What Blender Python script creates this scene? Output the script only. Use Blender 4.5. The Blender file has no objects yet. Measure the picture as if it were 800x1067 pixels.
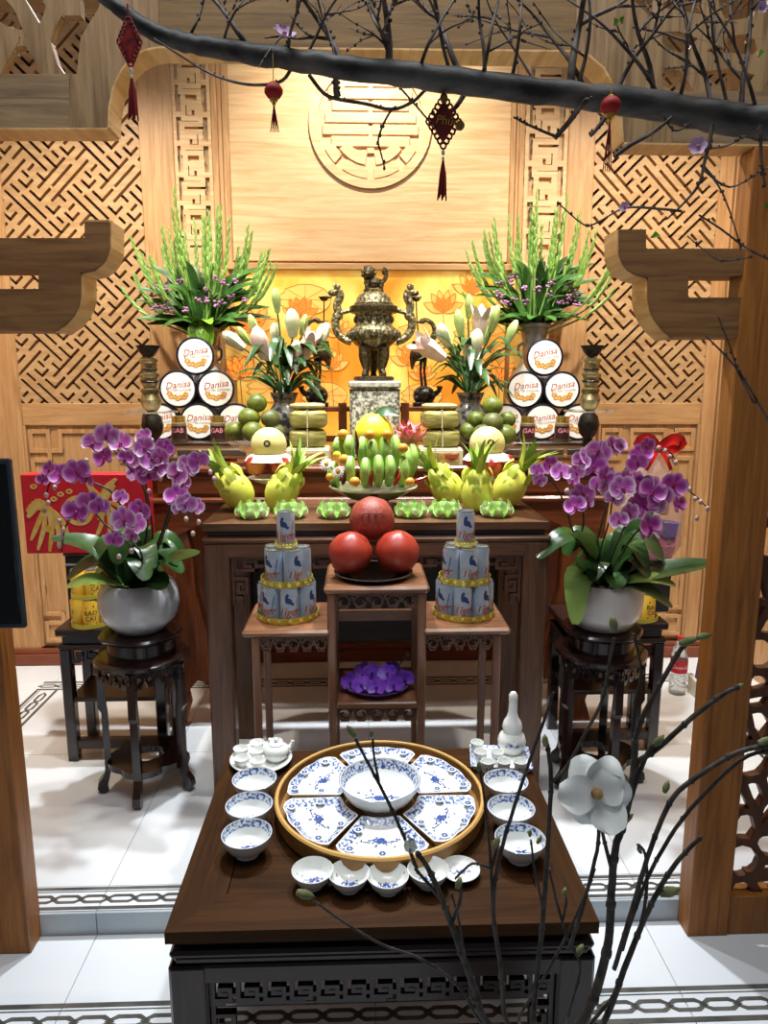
import bpy, math, random
from mathutils import Vector, Matrix
random.seed(7)
PI = math.pi
sc = bpy.context.scene
COL = sc.collection

# ---------------------------------------------------------------- camera
F, CX, CY = 742.0, 400.0, 533.5
CAM = Vector((0.0, 0.0, 1.5))
PITCH = math.atan(133.5 / F)
YAW = math.atan(25.0 * math.cos(PITCH) / F)
cam_d = bpy.data.cameras.new('camera')
cam_d.sensor_fit = 'HORIZONTAL'; cam_d.sensor_width = 36.0; cam_d.lens = 36.0 * F / 800.0
cam_d.clip_start = 0.05; cam_d.clip_end = 60
cam = bpy.data.objects.new('camera', cam_d); COL.objects.link(cam)
cam.location = CAM; cam.rotation_euler = (PI / 2 - PITCH, 0, -YAW)
sc.camera = cam
_f = Vector((math.sin(YAW) * math.cos(PITCH), math.cos(YAW) * math.cos(PITCH), -math.sin(PITCH)))
_r = Vector((math.cos(YAW), -math.sin(YAW), 0)); _u = _r.cross(_f)

def ray(px, py): return _f + _r * ((px - CX) / F) + _u * ((CY - py) / F)
def P(px, py, Y):                       # photo pixel seen at distance Y from the camera plane -> world point
    d = ray(px, py); return CAM + d * (Y / d.y)
def PZ(px, py, z):                      # photo pixel on the level surface of height z -> world point
    d = ray(px, py); return CAM + d * ((z - CAM.z) / d.z)
def mpp(Y, z=1.2): return ((Y * math.cos(PITCH) + (1.5 - z) * math.sin(PITCH)) / F)

# ---------------------------------------------------------------- view, world, lights
vs = sc.view_settings
vs.view_transform = 'Standard'; vs.look = 'None'; vs.gamma = 1.0; vs.use_curve_mapping = False
vs.exposure = 0.0
w = bpy.data.worlds.new('world'); sc.world = w; w.use_nodes = True
bgn = w.node_tree.nodes['Background']; bgn.inputs[0].default_value = (0.80, 0.89, 1.0, 1); bgn.inputs[1].default_value = 0.11

def lamp(name, kind, loc, aim, power, col, size=0.1, angle=60, blend=0.5, sy=None):
    d = bpy.data.lights.new(name, kind); d.energy = power; d.color = col
    if kind == 'SPOT':
        d.spot_size = math.radians(angle); d.spot_blend = blend; d.shadow_soft_size = size
    elif kind == 'AREA':
        d.size = size
        if sy: d.shape = 'RECTANGLE'; d.size_y = sy
    else: d.shadow_soft_size = size
    o = bpy.data.objects.new(name, d); COL.objects.link(o); o.location = loc
    o.rotation_euler = (Vector(aim) - Vector(loc)).to_track_quat('-Z', 'Y').to_euler()
    return o
WARM = (1.0, 0.88, 0.72); NEUT = (1.0, 0.96, 0.90); COOL = (0.94, 0.97, 1.0)
lamp('wall_spot', 'SPOT', (0.06, 2.85, 3.35), (0.06, 3.72, 2.25), 138, (1.0, 0.90, 0.76), 0.06, 105, 0.9)
lamp('wall_spot', 'SPOT', (-1.2, 2.5, 3.35), (-1.3, 3.72, 1.2), 215, WARM, 0.05, 84, 0.9)
lamp('wall_spot', 'SPOT', (1.3, 2.5, 3.35), (1.4, 3.72, 1.2), 215, WARM, 0.05, 84, 0.9)
lamp('altar_spot', 'SPOT', (-0.55, 2.35, 3.35), (-0.35, 2.95, 1.2), 128, NEUT, 0.06, 62, 0.8)
lamp('altar_spot', 'SPOT', (0.65, 2.35, 3.35), (0.45, 2.95, 1.2), 128, NEUT, 0.06, 62, 0.8)
lamp('floor_spot', 'SPOT', (-0.30, 2.85, 3.35), (-1.05, 2.2, 0), 270, (0.90, 0.95, 1.0), 0.05, 80, 0.7)
lamp('floor_spot', 'SPOT', (0.42, 2.85, 3.35), (1.15, 2.2, 0), 270, (0.90, 0.95, 1.0), 0.05, 80, 0.7)
lamp('table_spot', 'SPOT', (0.0, 1.5, 3.3), (0.05, 1.6, 0.4), 36, NEUT, 0.08, 38, 0.8)
lamp('hall_panel', 'AREA', (0.0, 1.0, 3.45), (0.0, 1.25, 0), 40, COOL, 2.2, sy=0.6)

# ---------------------------------------------------------------- materials
def srgb(h):
    h = h.lstrip('#'); c = [int(h[i:i + 2], 16) / 255 for i in (0, 2, 4)]
    return tuple((x / 12.92 if x <= 0.04045 else ((x + 0.055) / 1.055) ** 2.4) for x in c) + (1,)
_M = {}
def mat(name, col, rough=0.5, metal=0.0, spec=0.5, trans=0.0, emit=None, estr=0, alpha=1, coat=0, col2=None, nscale=20, bump=0, stretch=None, sss=0, lo=0.35, hi=0.65, detail=4, ior=1.45):
    if name in _M: return _M[name]
    m = bpy.data.materials.new(name); m.use_nodes = True; nt = m.node_tree; b = nt.nodes['Principled BSDF']
    b.inputs['Base Color'].default_value = srgb(col); b.inputs['Roughness'].default_value = rough
    b.inputs['Metallic'].default_value = metal; b.inputs['Specular IOR Level'].default_value = spec
    b.inputs['Transmission Weight'].default_value = trans; b.inputs['IOR'].default_value = ior
    b.inputs['Alpha'].default_value = alpha; b.inputs['Coat Weight'].default_value = coat
    if sss:
        b.inputs['Subsurface Weight'].default_value = sss; b.inputs['Subsurface Scale'].default_value = 0.01
    if emit: b.inputs['Emission Color'].default_value = srgb(emit); b.inputs['Emission Strength'].default_value = estr
    if col2 or bump:
        tc = nt.nodes.new('ShaderNodeTexCoord'); mp = nt.nodes.new('ShaderNodeMapping'); nz = nt.nodes.new('ShaderNodeTexNoise')
        if stretch: mp.inputs['Scale'].default_value = stretch
        nz.inputs['Scale'].default_value = nscale; nz.inputs['Detail'].default_value = detail
        nt.links.new(tc.outputs['Object'], mp.inputs['Vector']); nt.links.new(mp.outputs['Vector'], nz.inputs['Vector'])
        if col2:
            cr = nt.nodes.new('ShaderNodeValToRGB'); cr.color_ramp.elements[0].color = srgb(col); cr.color_ramp.elements[1].color = srgb(col2)
            cr.color_ramp.elements[0].position = lo; cr.color_ramp.elements[1].position = hi
            nt.links.new(nz.outputs['Fac'], cr.inputs['Fac']); nt.links.new(cr.outputs['Color'], b.inputs['Base Color'])
        if bump:
            bp = nt.nodes.new('ShaderNodeBump'); bp.inputs['Strength'].default_value = bump; bp.inputs['Distance'].default_value = 0.01
            nt.links.new(nz.outputs['Fac'], bp.inputs['Height']); nt.links.new(bp.outputs['Normal'], b.inputs['Normal'])
    _M[name] = m; return m

def wood(name, c1, c2, axis='z', rough=0.42, scale=3.0, ratio=14.0, coat=0.0, spec=0.4, dark=None):
    if name in _M: return _M[name]
    m = bpy.data.materials.new(name); m.use_nodes = True; nt = m.node_tree; N = nt.nodes.new; L = nt.links.new
    b = nt.nodes['Principled BSDF']; b.inputs['Roughness'].default_value = rough; b.inputs['Coat Weight'].default_value = coat
    b.inputs['Specular IOR Level'].default_value = spec; b.inputs['Coat Roughness'].default_value = 0.12
    tc = N('ShaderNodeTexCoord'); mp = N('ShaderNodeMapping')
    s = [ratio, ratio, ratio]; s['xyz'.index(axis)] = 1.0
    mp.inputs['Scale'].default_value = s; L(tc.outputs['Object'], mp.inputs['Vector'])
    n1 = N('ShaderNodeTexNoise'); n1.inputs['Scale'].default_value = scale; n1.inputs['Detail'].default_value = 5; n1.inputs['Distortion'].default_value = 1.2
    n2 = N('ShaderNodeTexNoise'); n2.inputs['Scale'].default_value = scale * 9; n2.inputs['Detail'].default_value = 3
    L(mp.outputs['Vector'], n1.inputs['Vector']); L(mp.outputs['Vector'], n2.inputs['Vector'])
    ma = N('ShaderNodeMath'); ma.operation = 'MULTIPLY_ADD'; ma.inputs[1].default_value = 0.28
    L(n2.outputs['Fac'], ma.inputs[0]); L(n1.outputs['Fac'], ma.inputs[2])
    cr = N('ShaderNodeValToRGB'); e = cr.color_ramp.elements
    e[0].position = 0.42; e[0].color = srgb(c1); e[1].position = 0.80; e[1].color = srgb(c2)
    if dark: k = e.new(0.50); k.color = srgb(dark); e[0].color = srgb(c1)
    L(ma.outputs[0], cr.inputs['Fac']); L(cr.outputs['Color'], b.inputs['Base Color'])
    bp = N('ShaderNodeBump'); bp.inputs['Strength'].default_value = 0.08; bp.inputs['Distance'].default_value = 0.004
    L(n2.outputs['Fac'], bp.inputs['Height']); L(bp.outputs['Normal'], b.inputs['Normal'])
    _M[name] = m; return m

# ---------------------------------------------------------------- mesh builder
class MB:
    def __init__(s): s.v = []; s.f = []; s.m = []
    def add(s, verts, faces, mi=0):
        o = len(s.v); s.v += [tuple(p) for p in verts]
        s.f += [tuple(i + o for i in f) for f in faces]; s.m += [mi] * len(faces); return s
    def box(s, x0, x1, y0, y1, z0, z1, c=0.0, mi=0):
        if c <= 0:
            v = [(x, y, z) for x in (x0, x1) for y in (y0, y1) for z in (z0, z1)]
            return s.add(v, [(0, 1, 3, 2), (4, 6, 7, 5), (0, 4, 5, 1), (2, 3, 7, 6), (0, 2, 6, 4), (1, 5, 7, 3)], mi)
        c = min(c, (x1 - x0) * .45, (y1 - y0) * .45, (z1 - z0) * .45)
        v = []; idx = {}
        for i, x in enumerate((x0, x1)):
            for j, y in enumerate((y0, y1)):
                for k, z in enumerate((z0, z1)):
                    dx, dy, dz = c * (1 - 2 * i), c * (1 - 2 * j), c * (1 - 2 * k)
                    for a, p in enumerate(((x, y + dy, z + dz), (x + dx, y, z + dz), (x + dx, y + dy, z))):
                        idx[i, j, k, a] = len(v); v.append(p)
        f = []
        for i in (0, 1): f.append([idx[i, 0, 0, 0], idx[i, 1, 0, 0], idx[i, 1, 1, 0], idx[i, 0, 1, 0]][::(1 if i else -1)])
        for j in (0, 1): f.append([idx[0, j, 0, 1], idx[1, j, 0, 1], idx[1, j, 1, 1], idx[0, j, 1, 1]][::(-1 if j else 1)])
        for k in (0, 1): f.append([idx[0, 0, k, 2], idx[1, 0, k, 2], idx[1, 1, k, 2], idx[0, 1, k, 2]][::(1 if k else -1)])
        for i in (0, 1):
            for j in (0, 1): f.append([idx[i, j, 0, 0], idx[i, j, 1, 0], idx[i, j, 1, 1], idx[i, j, 0, 1]])
            for k in (0, 1): f.append([idx[i, 0, k, 0], idx[i, 1, k, 0], idx[i, 1, k, 2], idx[i, 0, k, 2]])
        for j in (0, 1):
            for k in (0, 1): f.append([idx[0, j, k, 1], idx[1, j, k, 1], idx[1, j, k, 2], idx[0, j, k, 2]])
        for i in (0, 1):
            for j in (0, 1):
                for k in (0, 1): f.append([idx[i, j, k, 0], idx[i, j, k, 1], idx[i, j, k, 2]])
        return s.add(v, f, mi)
    def cbox(s, c, sx, sy, sz, ch=0, mi=0): return s.box(c[0] - sx / 2, c[0] + sx / 2, c[1] - sy / 2, c[1] + sy / 2, c[2] - sz / 2, c[2] + sz / 2, ch, mi)
    def prism(s, poly, a0, a1, axis='y', mi=0):
        n = len(poly)
        if axis == 'y': pt = lambda p, a: (p[0], a, p[1])
        elif axis == 'z': pt = lambda p, a: (p[0], p[1], a)
        else: pt = lambda p, a: (a, p[0], p[1])
        v = [pt(p, a0) for p in poly] + [pt(p, a1) for p in poly]
        f = [tuple(range(n)), tuple(range(2 * n - 1, n - 1, -1))] + [(i, i + n, (i + 1) % n + n, (i + 1) % n) for i in range(n)]
        return s.add(v, f, mi)
    def ringprism(s, outer, inner, a0, a1, axis='y', mi=0):
        n = len(outer)
        pt = (lambda p, a: (p[0], a, p[1])) if axis == 'y' else (lambda p, a: (p[0], p[1], a))
        v = [pt(p, a) for a in (a0, a1) for L in (outer, inner) for p in L]; f = []
        for i in range(n):
            j = (i + 1) % n
            f += [(i, j, n + j, n + i), (2 * n + i, 3 * n + i, 3 * n + j, 2 * n + j), (i, 2 * n + i, 2 * n + j, j), (n + i, n + j, 3 * n + j, 3 * n + i)]
        return s.add(v, f, mi)
    def lathe(s, prof, n=24, c=(0, 0, 0), mi=0, mod=None):
        v = []; f = []
        rows = []
        for (r, z) in prof:
            if r <= 1e-6: rows.append([len(v)]); v.append((c[0], c[1], c[2] + z))
            else:
                row = []
                for i in range(n):
                    a = 2 * PI * i / n; rr = r * (mod(a, z) if mod else 1)
                    row.append(len(v)); v.append((c[0] + rr * math.cos(a), c[1] + rr * math.sin(a), c[2] + z))
                rows.append(row)
        for A, B in zip(rows, rows[1:]):
            if len(A) == 1 and len(B) == 1: continue
            for i in range(n):
                j = (i + 1) % n
                if len(A) == 1: f.append((A[0], B[j], B[i]))
                elif len(B) == 1: f.append((A[i], A[j], B[0]))
                else: f.append((A[i], A[j], B[j], B[i]))
        return s.add(v, f, mi)
    def tube(s, path, rad, n=6, mi=0, cap=True):
        path = [Vector(p) for p in path]; k = len(path)
        if not hasattr(rad, '__len__'): rad = [rad] * k
        v = []; f = []; ref = None
        for i, p in enumerate(path):
            t = (path[min(i + 1, k - 1)] - path[max(i - 1, 0)])
            t = t.normalized() if t.length > 1e-9 else Vector((0, 0, 1))
            if ref is None:
                ref = Vector((1, 0, 0)) if abs(t.x) < 0.8 else Vector((0, 1, 0))
            a = (ref - t * ref.dot(t)).normalized(); b = t.cross(a); ref = a
            for q in range(n):
                g = 2 * PI * q / n; v.append(p + (a * math.cos(g) + b * math.sin(g)) * rad[i])
        for i in range(k - 1):
            for q in range(n):
                r = (q + 1) % n; f.append((i * n + q, i * n + r, (i + 1) * n + r, (i + 1) * n + q))
        if cap: f.append(tuple(range(n - 1, -1, -1))); f.append(tuple((k - 1) * n + q for q in range(n)))
        return s.add(v, f, mi)
    def ell(s, c, rx, ry=None, rz=None, nu=16, nv=10, mi=0, M=None):
        ry = rx if ry is None else ry; rz = rx if rz is None else rz
        t = MB().lathe([(math.sin(PI * i / nv), -math.cos(PI * i / nv)) for i in range(nv + 1)], nu)
        pts = []
        for p in t.v:
            q = Vector((p[0] * rx, p[1] * ry, p[2] * rz))
            if M is not None: q = M @ q
            pts.append(q + Vector(c))
        return s.add(pts, t.f, mi)
    def leaf(s, path, widths, side=(0, 0, 1), fold=0.25, mi=0):
        # a blade along path; side = hint for the face normal
        path = [Vector(p) for p in path]; k = len(path); v = []; f = []; sd = Vector(side)
        for i, p in enumerate(path):
            t = (path[min(i + 1, k - 1)] - path[max(i - 1, 0)]).normalized()
            b = t.cross(sd); b = b.normalized() if b.length > 1e-6 else Vector((1, 0, 0)); nrm = b.cross(t)
            w_ = widths[i]
            v += [p - b * w_ + nrm * w_ * fold, p, p + b * w_ + nrm * w_ * fold]
        for i in range(k - 1):
            a = i * 3; f += [(a, a + 1, a + 4, a + 3), (a + 1, a + 2, a + 5, a + 4)]
        return s.add(v, f, mi)
    def petal(s, L_, W_, cup=.2, ruf=.04, curl=0.0, seed=0, nu=8, nv=6, mi=0):
        # broad ruffled petal along +x, facing +z
        rnd = random.Random(seed); ph = rnd.uniform(0, 6); v = []; f = []
        for i in range(nu + 1):
            t = i / nu; w_ = W_ * (.22 + .78 * math.sin(PI * min(.93, .10 + .80 * t)) ** .8)
            for j in range(nv + 1):
                u_ = 2 * j / nv - 1; v.append((L_ * t * (1 - .10 * u_ * u_ * t), w_ * u_, cup * L_ * t * t + .35 * cup * w_ * u_ * u_ - curl * L_ * max(0, t - .55) ** 2 * 2 + ruf * L_ * t * math.sin(4.5 * u_ + ph + 2 * t) * abs(u_)))
        for i in range(nu):
            for j in range(nv): q = i * (nv + 1) + j; f.append((q, q + 1, q + nv + 2, q + nv + 1))
        return s.add(v, f, mi)
    def stroke(s, pts, w_, a0, a1, axis='y', mi=0, closed=False):
        # square-ended bars along a polyline in the plane
        n = len(pts)
        for i in range(n if closed else n - 1):
            p, q = Vector(pts[i]), Vector(pts[(i + 1) % n]); d = (q - p)
            if d.length < 1e-9: continue
            d.normalize(); nn = Vector((-d.y, d.x)) * w_ / 2; e = d * w_ / 2
            s.prism([p - e - nn, q + e - nn, q + e + nn, p - e + nn], a0 - (random.random() * 3e-4 if axis == 'y' else 0), a1 + (random.random() * 2e-4 if axis != 'y' else 0), axis, mi)
        return s
    def xf(s, M):
        s.v = [tuple(M @ Vector(p)) for p in s.v]; return s
    def join(s, o, M=None, mi=None):
        vv = [tuple(M @ Vector(p)) for p in o.v] if M is not None else o.v
        b = len(s.v); s.v += vv; s.f += [tuple(i + b for i in f) for f in o.f]
        s.m += (o.m if mi is None else [mi] * len(o.f)); return s
    def mesh(s, name, mats, smooth=True, ang=38):
        me = bpy.data.meshes.new(name); me.from_pydata(s.v, [], s.f)
        for m_ in (mats if isinstance(mats, (list, tuple)) else [mats]): me.materials.append(m_)
        me.polygons.foreach_set('material_index', s.m)
        me.polygons.foreach_set('use_smooth', [smooth] * len(s.f))
        me.update()
        if smooth: me.set_sharp_from_angle(angle=math.radians(ang))
        return me
    def build(s, name, mats, parent=None, loc=None, rot=None, smooth=True, ang=38):
        return link(name, s.mesh(name, mats, smooth, ang), parent, loc, rot)

def link(name, me, parent=None, loc=None, rot=None, scale=None):
    o = bpy.data.objects.new(name, me); COL.objects.link(o)
    if parent is not None: o.parent = parent
    if loc is not None: o.location = loc
    if rot is not None: o.rotation_euler = rot
    if scale is not None: o.scale = scale
    return o
def tag(o, label=None, cat=None, group=None, kind=None):
    if label: o['label'] = label
    if cat: o['category'] = cat
    if group: o['group'] = group
    if kind: o['kind'] = kind
    return o
def thing(name, label, cat, loc=(0, 0, 0), rz=0, group=None, kind=None):
    o = link(name, None, None, loc, (0, 0, rz)); o.empty_display_size = 0.05
    return tag(o, label, cat, group, kind)
def dup(o, loc=None, rz=None, label=None, group=None, parent=None):
    c = o.copy(); COL.objects.link(c)
    if parent is not None: c.parent = parent
    for ch in list(o.children): dup(ch, parent=c)
    if loc is not None: c.location = loc
    if rz is not None: c.rotation_euler = (0, 0, rz)
    if label: c['label'] = label
    if group: c['group'] = group
    return c
def RZ(a): return Matrix.Rotation(a, 4, 'Z')
def RX(a): return Matrix.Rotation(a, 4, 'X')
def RY(a): return Matrix.Rotation(a, 4, 'Y')
def T(x, y=0, z=0): return Matrix.Translation((x, y, z)) if not hasattr(x, '__len__') else Matrix.Translation(x)
def curve(pts, n=6):
    # Catmull-Rom through the points
    pts = [Vector(p) for p in pts]; out = []
    for i in range(len(pts) - 1):
        p0 = pts[max(i - 1, 0)]; p1 = pts[i]; p2 = pts[i + 1]; p3 = pts[min(i + 2, len(pts) - 1)]
        for k in range(n):
            t = k / n
            out.append(0.5 * ((2 * p1) + (p2 - p0) * t + (2 * p0 - 5 * p1 + 4 * p2 - p3) * t * t + (3 * p1 - p0 - 3 * p2 + p3) * t ** 3))
    out.append(pts[-1]); return out
def lerp(a, b, t): return a + (b - a) * t

_TX = {}
def text(s, size=1.0, shear=0.0, bold=0.0):
    # flat lettering as a mesh in the XY plane, centred
    k = (s, shear, bold)
    if k not in _TX:
        cu = bpy.data.curves.new('t', 'FONT'); cu.body = s; cu.align_x = 'CENTER'; cu.align_y = 'CENTER'; cu.shear = shear; cu.offset = bold; cu.resolution_u = 2
        cu.fill_mode = 'FRONT'
        o = bpy.data.objects.new('t', cu); COL.objects.link(o)
        dg = bpy.context.evaluated_depsgraph_get(); me = bpy.data.meshes.new_from_object(o.evaluated_get(dg))
        _TX[k] = ([tuple(p.co) for p in me.vertices], [tuple(p.vertices) for p in me.polygons])
        bpy.data.objects.remove(o); bpy.data.curves.remove(cu); bpy.data.meshes.remove(me)
    v, f = _TX[k]; m = MB(); m.add([(p[0] * size, p[1] * size, 0) for p in v], f); return m
for _a in (('Tiger', 0.25, 0.02), ('Danisa', 0.35, 0.0), ('BUTTER COOKIES', 0, 0.0), ('GAB', 0, 0.02), ('BAO', 0, 0.01), ('CAT', 0, 0.01), ('Phúc', 0.2, 0.0)): text(_a[0], 1, _a[1], _a[2])
# ================================================================ the setting
W_STILE = wood('oak_vertical', '#b08353', '#d0a575', 'z')
W_RAIL = wood('oak_horizontal', '#b08353', '#d0a675', 'x')
W_PANEL = wood('oak_panel_horizontal', '#cca06c', '#e4c294', 'x', scale=2.2, ratio=16)
W_LAT = wood('lattice_oak', '#b08b60', '#cfab7e', 'x', scale=5, ratio=5)
W_LATB = wood('lattice_back_oak', '#3d2114', '#50301f', 'x', scale=5, ratio=5)
W_FRONT = wood('weathered_brown_oak', '#75583a', '#a3835c', 'z', scale=3.2, ratio=16, rough=0.5)
W_FRONTH = wood('weathered_brown_oak_horizontal', '#6f573d', '#9c805e', 'x', scale=3.2, ratio=16, rough=0.5)
W_POST = wood('post_oak', '#7a481a', '#a8692c', 'z', scale=2.6, ratio=18, rough=0.45)
W_BRK = wood('bracket_walnut', '#674628', '#8f653b', 'x', scale=3.2, ratio=14, rough=0.5)
W_FRET = wood('fret_brown', '#452716', '#62391f', 'z', scale=4, ratio=6)
W_SKIRT = wood('skirting_red_wood', '#6a3520', '#8a4a30', 'x')
MARB = mat('white_marble', '#e9edf0', 0.16, col2='#cfd6dc', nscale=1.6, lo=0.52, hi=0.80, detail=8, stretch=(1, 2.2, 1))
GROUT = mat('tile_grout', '#8d9399', 0.8)
INLAY = mat('grey_marble_inlay', '#4a4a47', 0.2, col2='#6d6c66', nscale=9)
RISER = mat('grey_step_marble', '#c3cace', 0.3, col2='#a9b3ba', nscale=4)

WY = 3.72                                # front face of the panelled wall
STEP_Y = 1.847; LOW = -0.07
SX0, SX1 = -1.93, 2.02

def tile_floor(root, y0, y1, ztop, xs, ys):
    for xa, xb in zip(xs, xs[1:]):
        for ya, yb in zip(ys, ys[1:]):
            a, b = max(ya, y0), min(yb, y1)
            if b - a < 0.01: continue
            MB().box(xa + .001, xb - .001, a + .001, b - .001, ztop - .012, ztop, 0.0006).build('tile', MARB, root)
def border(root, axis, u0, u1, v0, v1, z, flip=1):
    # dark lines with a chain of stretched hexagons between them; v0 = outer edge
    def bx(ua, ub, va, vb, h):
        va, vb = min(va, vb), max(va, vb)
        m = MB()
        (m.box(ua, ub, va, vb, z, z + h) if axis == 'x' else m.box(va, vb, ua, ub, z, z + h))
        return m
    W = v1 - v0
    bx(u0, u1, v0, v0 + .13 * W, .0012).build('border_line', INLAY, root)
    bx(u0, u1, v0 + .19 * W, v0 + .22 * W, .0012).build('border_line', INLAY, root)
    bx(u0, u1, v1 - .13 * W, v1, .0012).build('border_line', INLAY, root)
    hw = abs(W) * .54; hh = abs(W) * .185; k = .5; vc = v0 + .54 * W
    def hexa(s_): return [(-hw * s_, 0), (-hw * k * s_, -hh * s_), (hw * k * s_, -hh * s_), (hw * s_, 0), (hw * k * s_, hh * s_), (-hw * k * s_, hh * s_)]
    o_ = hexa(1.0); i_ = [(x * .79, y * .44) for x, y in o_]
    m = MB(); m.ringprism(o_, i_, 0, .0013, 'z'); me = m.mesh('border_hexagon', INLAY, False)
    step = hw * 1.55; n = int((u1 - u0) / step)
    for q in range(n):
        u = u0 + (q + .5) * step
        link('border_hexagon', me, root, (u, vc, z) if axis == 'x' else (vc, u, z), None if axis == 'x' else (0, 0, PI / 2))
floor = tag(MB().box(-2.3, 2.4, STEP_Y, 3.9, -.068, -.004).build('floor', GROUT), kind='structure')
xs = [0.03 + .8 * k for k in range(-3, 4)]; xs = [-2.3] + [x for x in xs if -2.2 < x < 2.3] + [2.4]
tile_floor(floor, STEP_Y + .004, 3.74, 0, xs, [STEP_Y, 1.955, 2.75, 3.38, 3.485, 3.9])
border(floor, 'x', -1.62, 1.74, STEP_Y + .102, STEP_Y + .008, 0)
border(floor, 'x', -1.62, 1.74, 3.485, 3.385, 0)
border(floor, 'y', 1.96, 3.38, -1.62, -1.51, 0)
border(floor, 'y', 1.96, 3.38, 1.74, 1.63, 0)
for xa, xb in zip(xs, xs[1:]):
    MB().box(xa + .001, xb - .001, STEP_Y - .006, STEP_Y + .003, LOW, -.001, .001).build('riser_tile', RISER, floor)
floor2 = tag(MB().box(-2.3, 2.4, -1.2, STEP_Y - .006, LOW - .07, LOW - .004).build('floor', GROUT), kind='structure')
tile_floor(floor2, -1.2, STEP_Y - .008, LOW, xs, [-1.2, 0.0, .75, 1.50, 1.606, STEP_Y])
border(floor2, 'x', -1.7, 1.9, 1.606, 1.500, LOW)

# ---------------------------------------------------------------- panelled back wall
wall = tag(MB().box(SX0, SX1, WY + .045, WY + .12, 0, 3.5).build('wall_back', W_RAIL), kind='structure')
def wx(px, py=300): return P(px, py, WY).x
def wz(py, px=386): return P(px, py, WY).z
def wbox(name, x0, x1, z0, z1, front, m, c=.004, parent=None, back=WY + .045):
    return MB().box(x0, x1, WY + front, back, z0, z1, c).build(name, m, parent or wall)
LX0, LX1 = wx(21, 418), wx(160, 418); RX0, RX1 = wx(613, 300), wx(741, 300)
FX0, FX1 = wx(183, 200), wx(222, 200); GX0, GX1 = wx(546, 200), wx(590, 200)
PX0, PX1 = wx(240, 200), wx(531, 200)
LZ0, LZ1 = wz(420), 3.2
zR = wz(443)
wbox('stile', SX0, LX0, .05, 3.5, 0, W_STILE); wbox('stile', RX1, wx(756), .05, 3.5, 0, W_STILE)
wbox('stile', wx(757), SX1, .05, 3.5, -.012, W_STILE)
wbox('stile', LX1, FX0, .05, 3.5, 0, W_STILE); wbox('stile', GX1, RX0, .05, 3.5, 0, W_STILE)
for x0, x1 in ((LX0, LX1), (RX0, RX1)):
    wbox('rail', x0, x1, zR, LZ0, 0.004, W_RAIL); wbox('rail', x0, x1, LZ1, 3.5, .004, W_RAIL)
# fretted strips beside the centre board
def clip_rect(poly, x0, x1, z0, z1):
    for ax, lim, sg in ((0, x0, 1), (0, x1, -1), (1, z0, 1), (1, z1, -1)):
        out = []
        for i in range(len(poly)):
            a, b = poly[i], poly[(i + 1) % len(poly)]
            da, db = (a[ax] - lim) * sg, (b[ax] - lim) * sg
            if da >= 0: out.append(a)
            if da * db < 0:
                t = da / (da - db); out.append((a[0] + (b[0] - a[0]) * t, a[1] + (b[1] - a[1]) * t))
        poly = out
        if len(poly) < 3: return []
    return poly
GROOVES = [('a', 5, -3.6, -.5), ('a', 5, .35, 1.6), ('a', 6, -5, 1), ('a', 4, -2, -.5), ('b', -2, 2.4, 4), ('a', 9, 1, 2.65), ('b', 1, 8, 9), ('b', 0, 3, 4), ('a', 4, 0, 1), ('a', 3, .7, 1.5), ('b', -1, 2.6, 3.2), ('b', 1, 1.5, 2.1),
           ('b', -1, 1, 2), ('a', 2, -1, 0), ('b', 2, 1.8, 8.2), ('b', 3, 3.3, 6.6), ('a', 7, .7, 1.5), ('b', 0, 6.5, 7.2), ('b', -1, 7, 8), ('a', 8, -1, 0), ('a', 9, -.1, .7), ('b', -2, 6.7, 7.8), ('b', -1, 8.8, 10), ('a', 10, -1, .7)]
_cut = set()
for ax, c_, u0, u1 in GROOVES:
    for q in range(round(3 * u0), round(3 * u1) + 1):
        ca, cb = (3 * c_, q) if ax == 'a' else (q, 3 * c_)
        for m1 in range(-3, 4):
            for m2 in range(-3, 4): _cut.add(((ca + 15 * (m1 + m2)), (cb + 15 * (m1 - m2))))
def _is_cut(i, j):                       # key-fret cut-out, repeated over the panel
    m1, r1 = divmod(i + j, 30); m2, r2 = divmod(i - j, 30)
    return ((r1 + r2) // 2, (r1 - r2) // 2) in _cut
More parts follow.
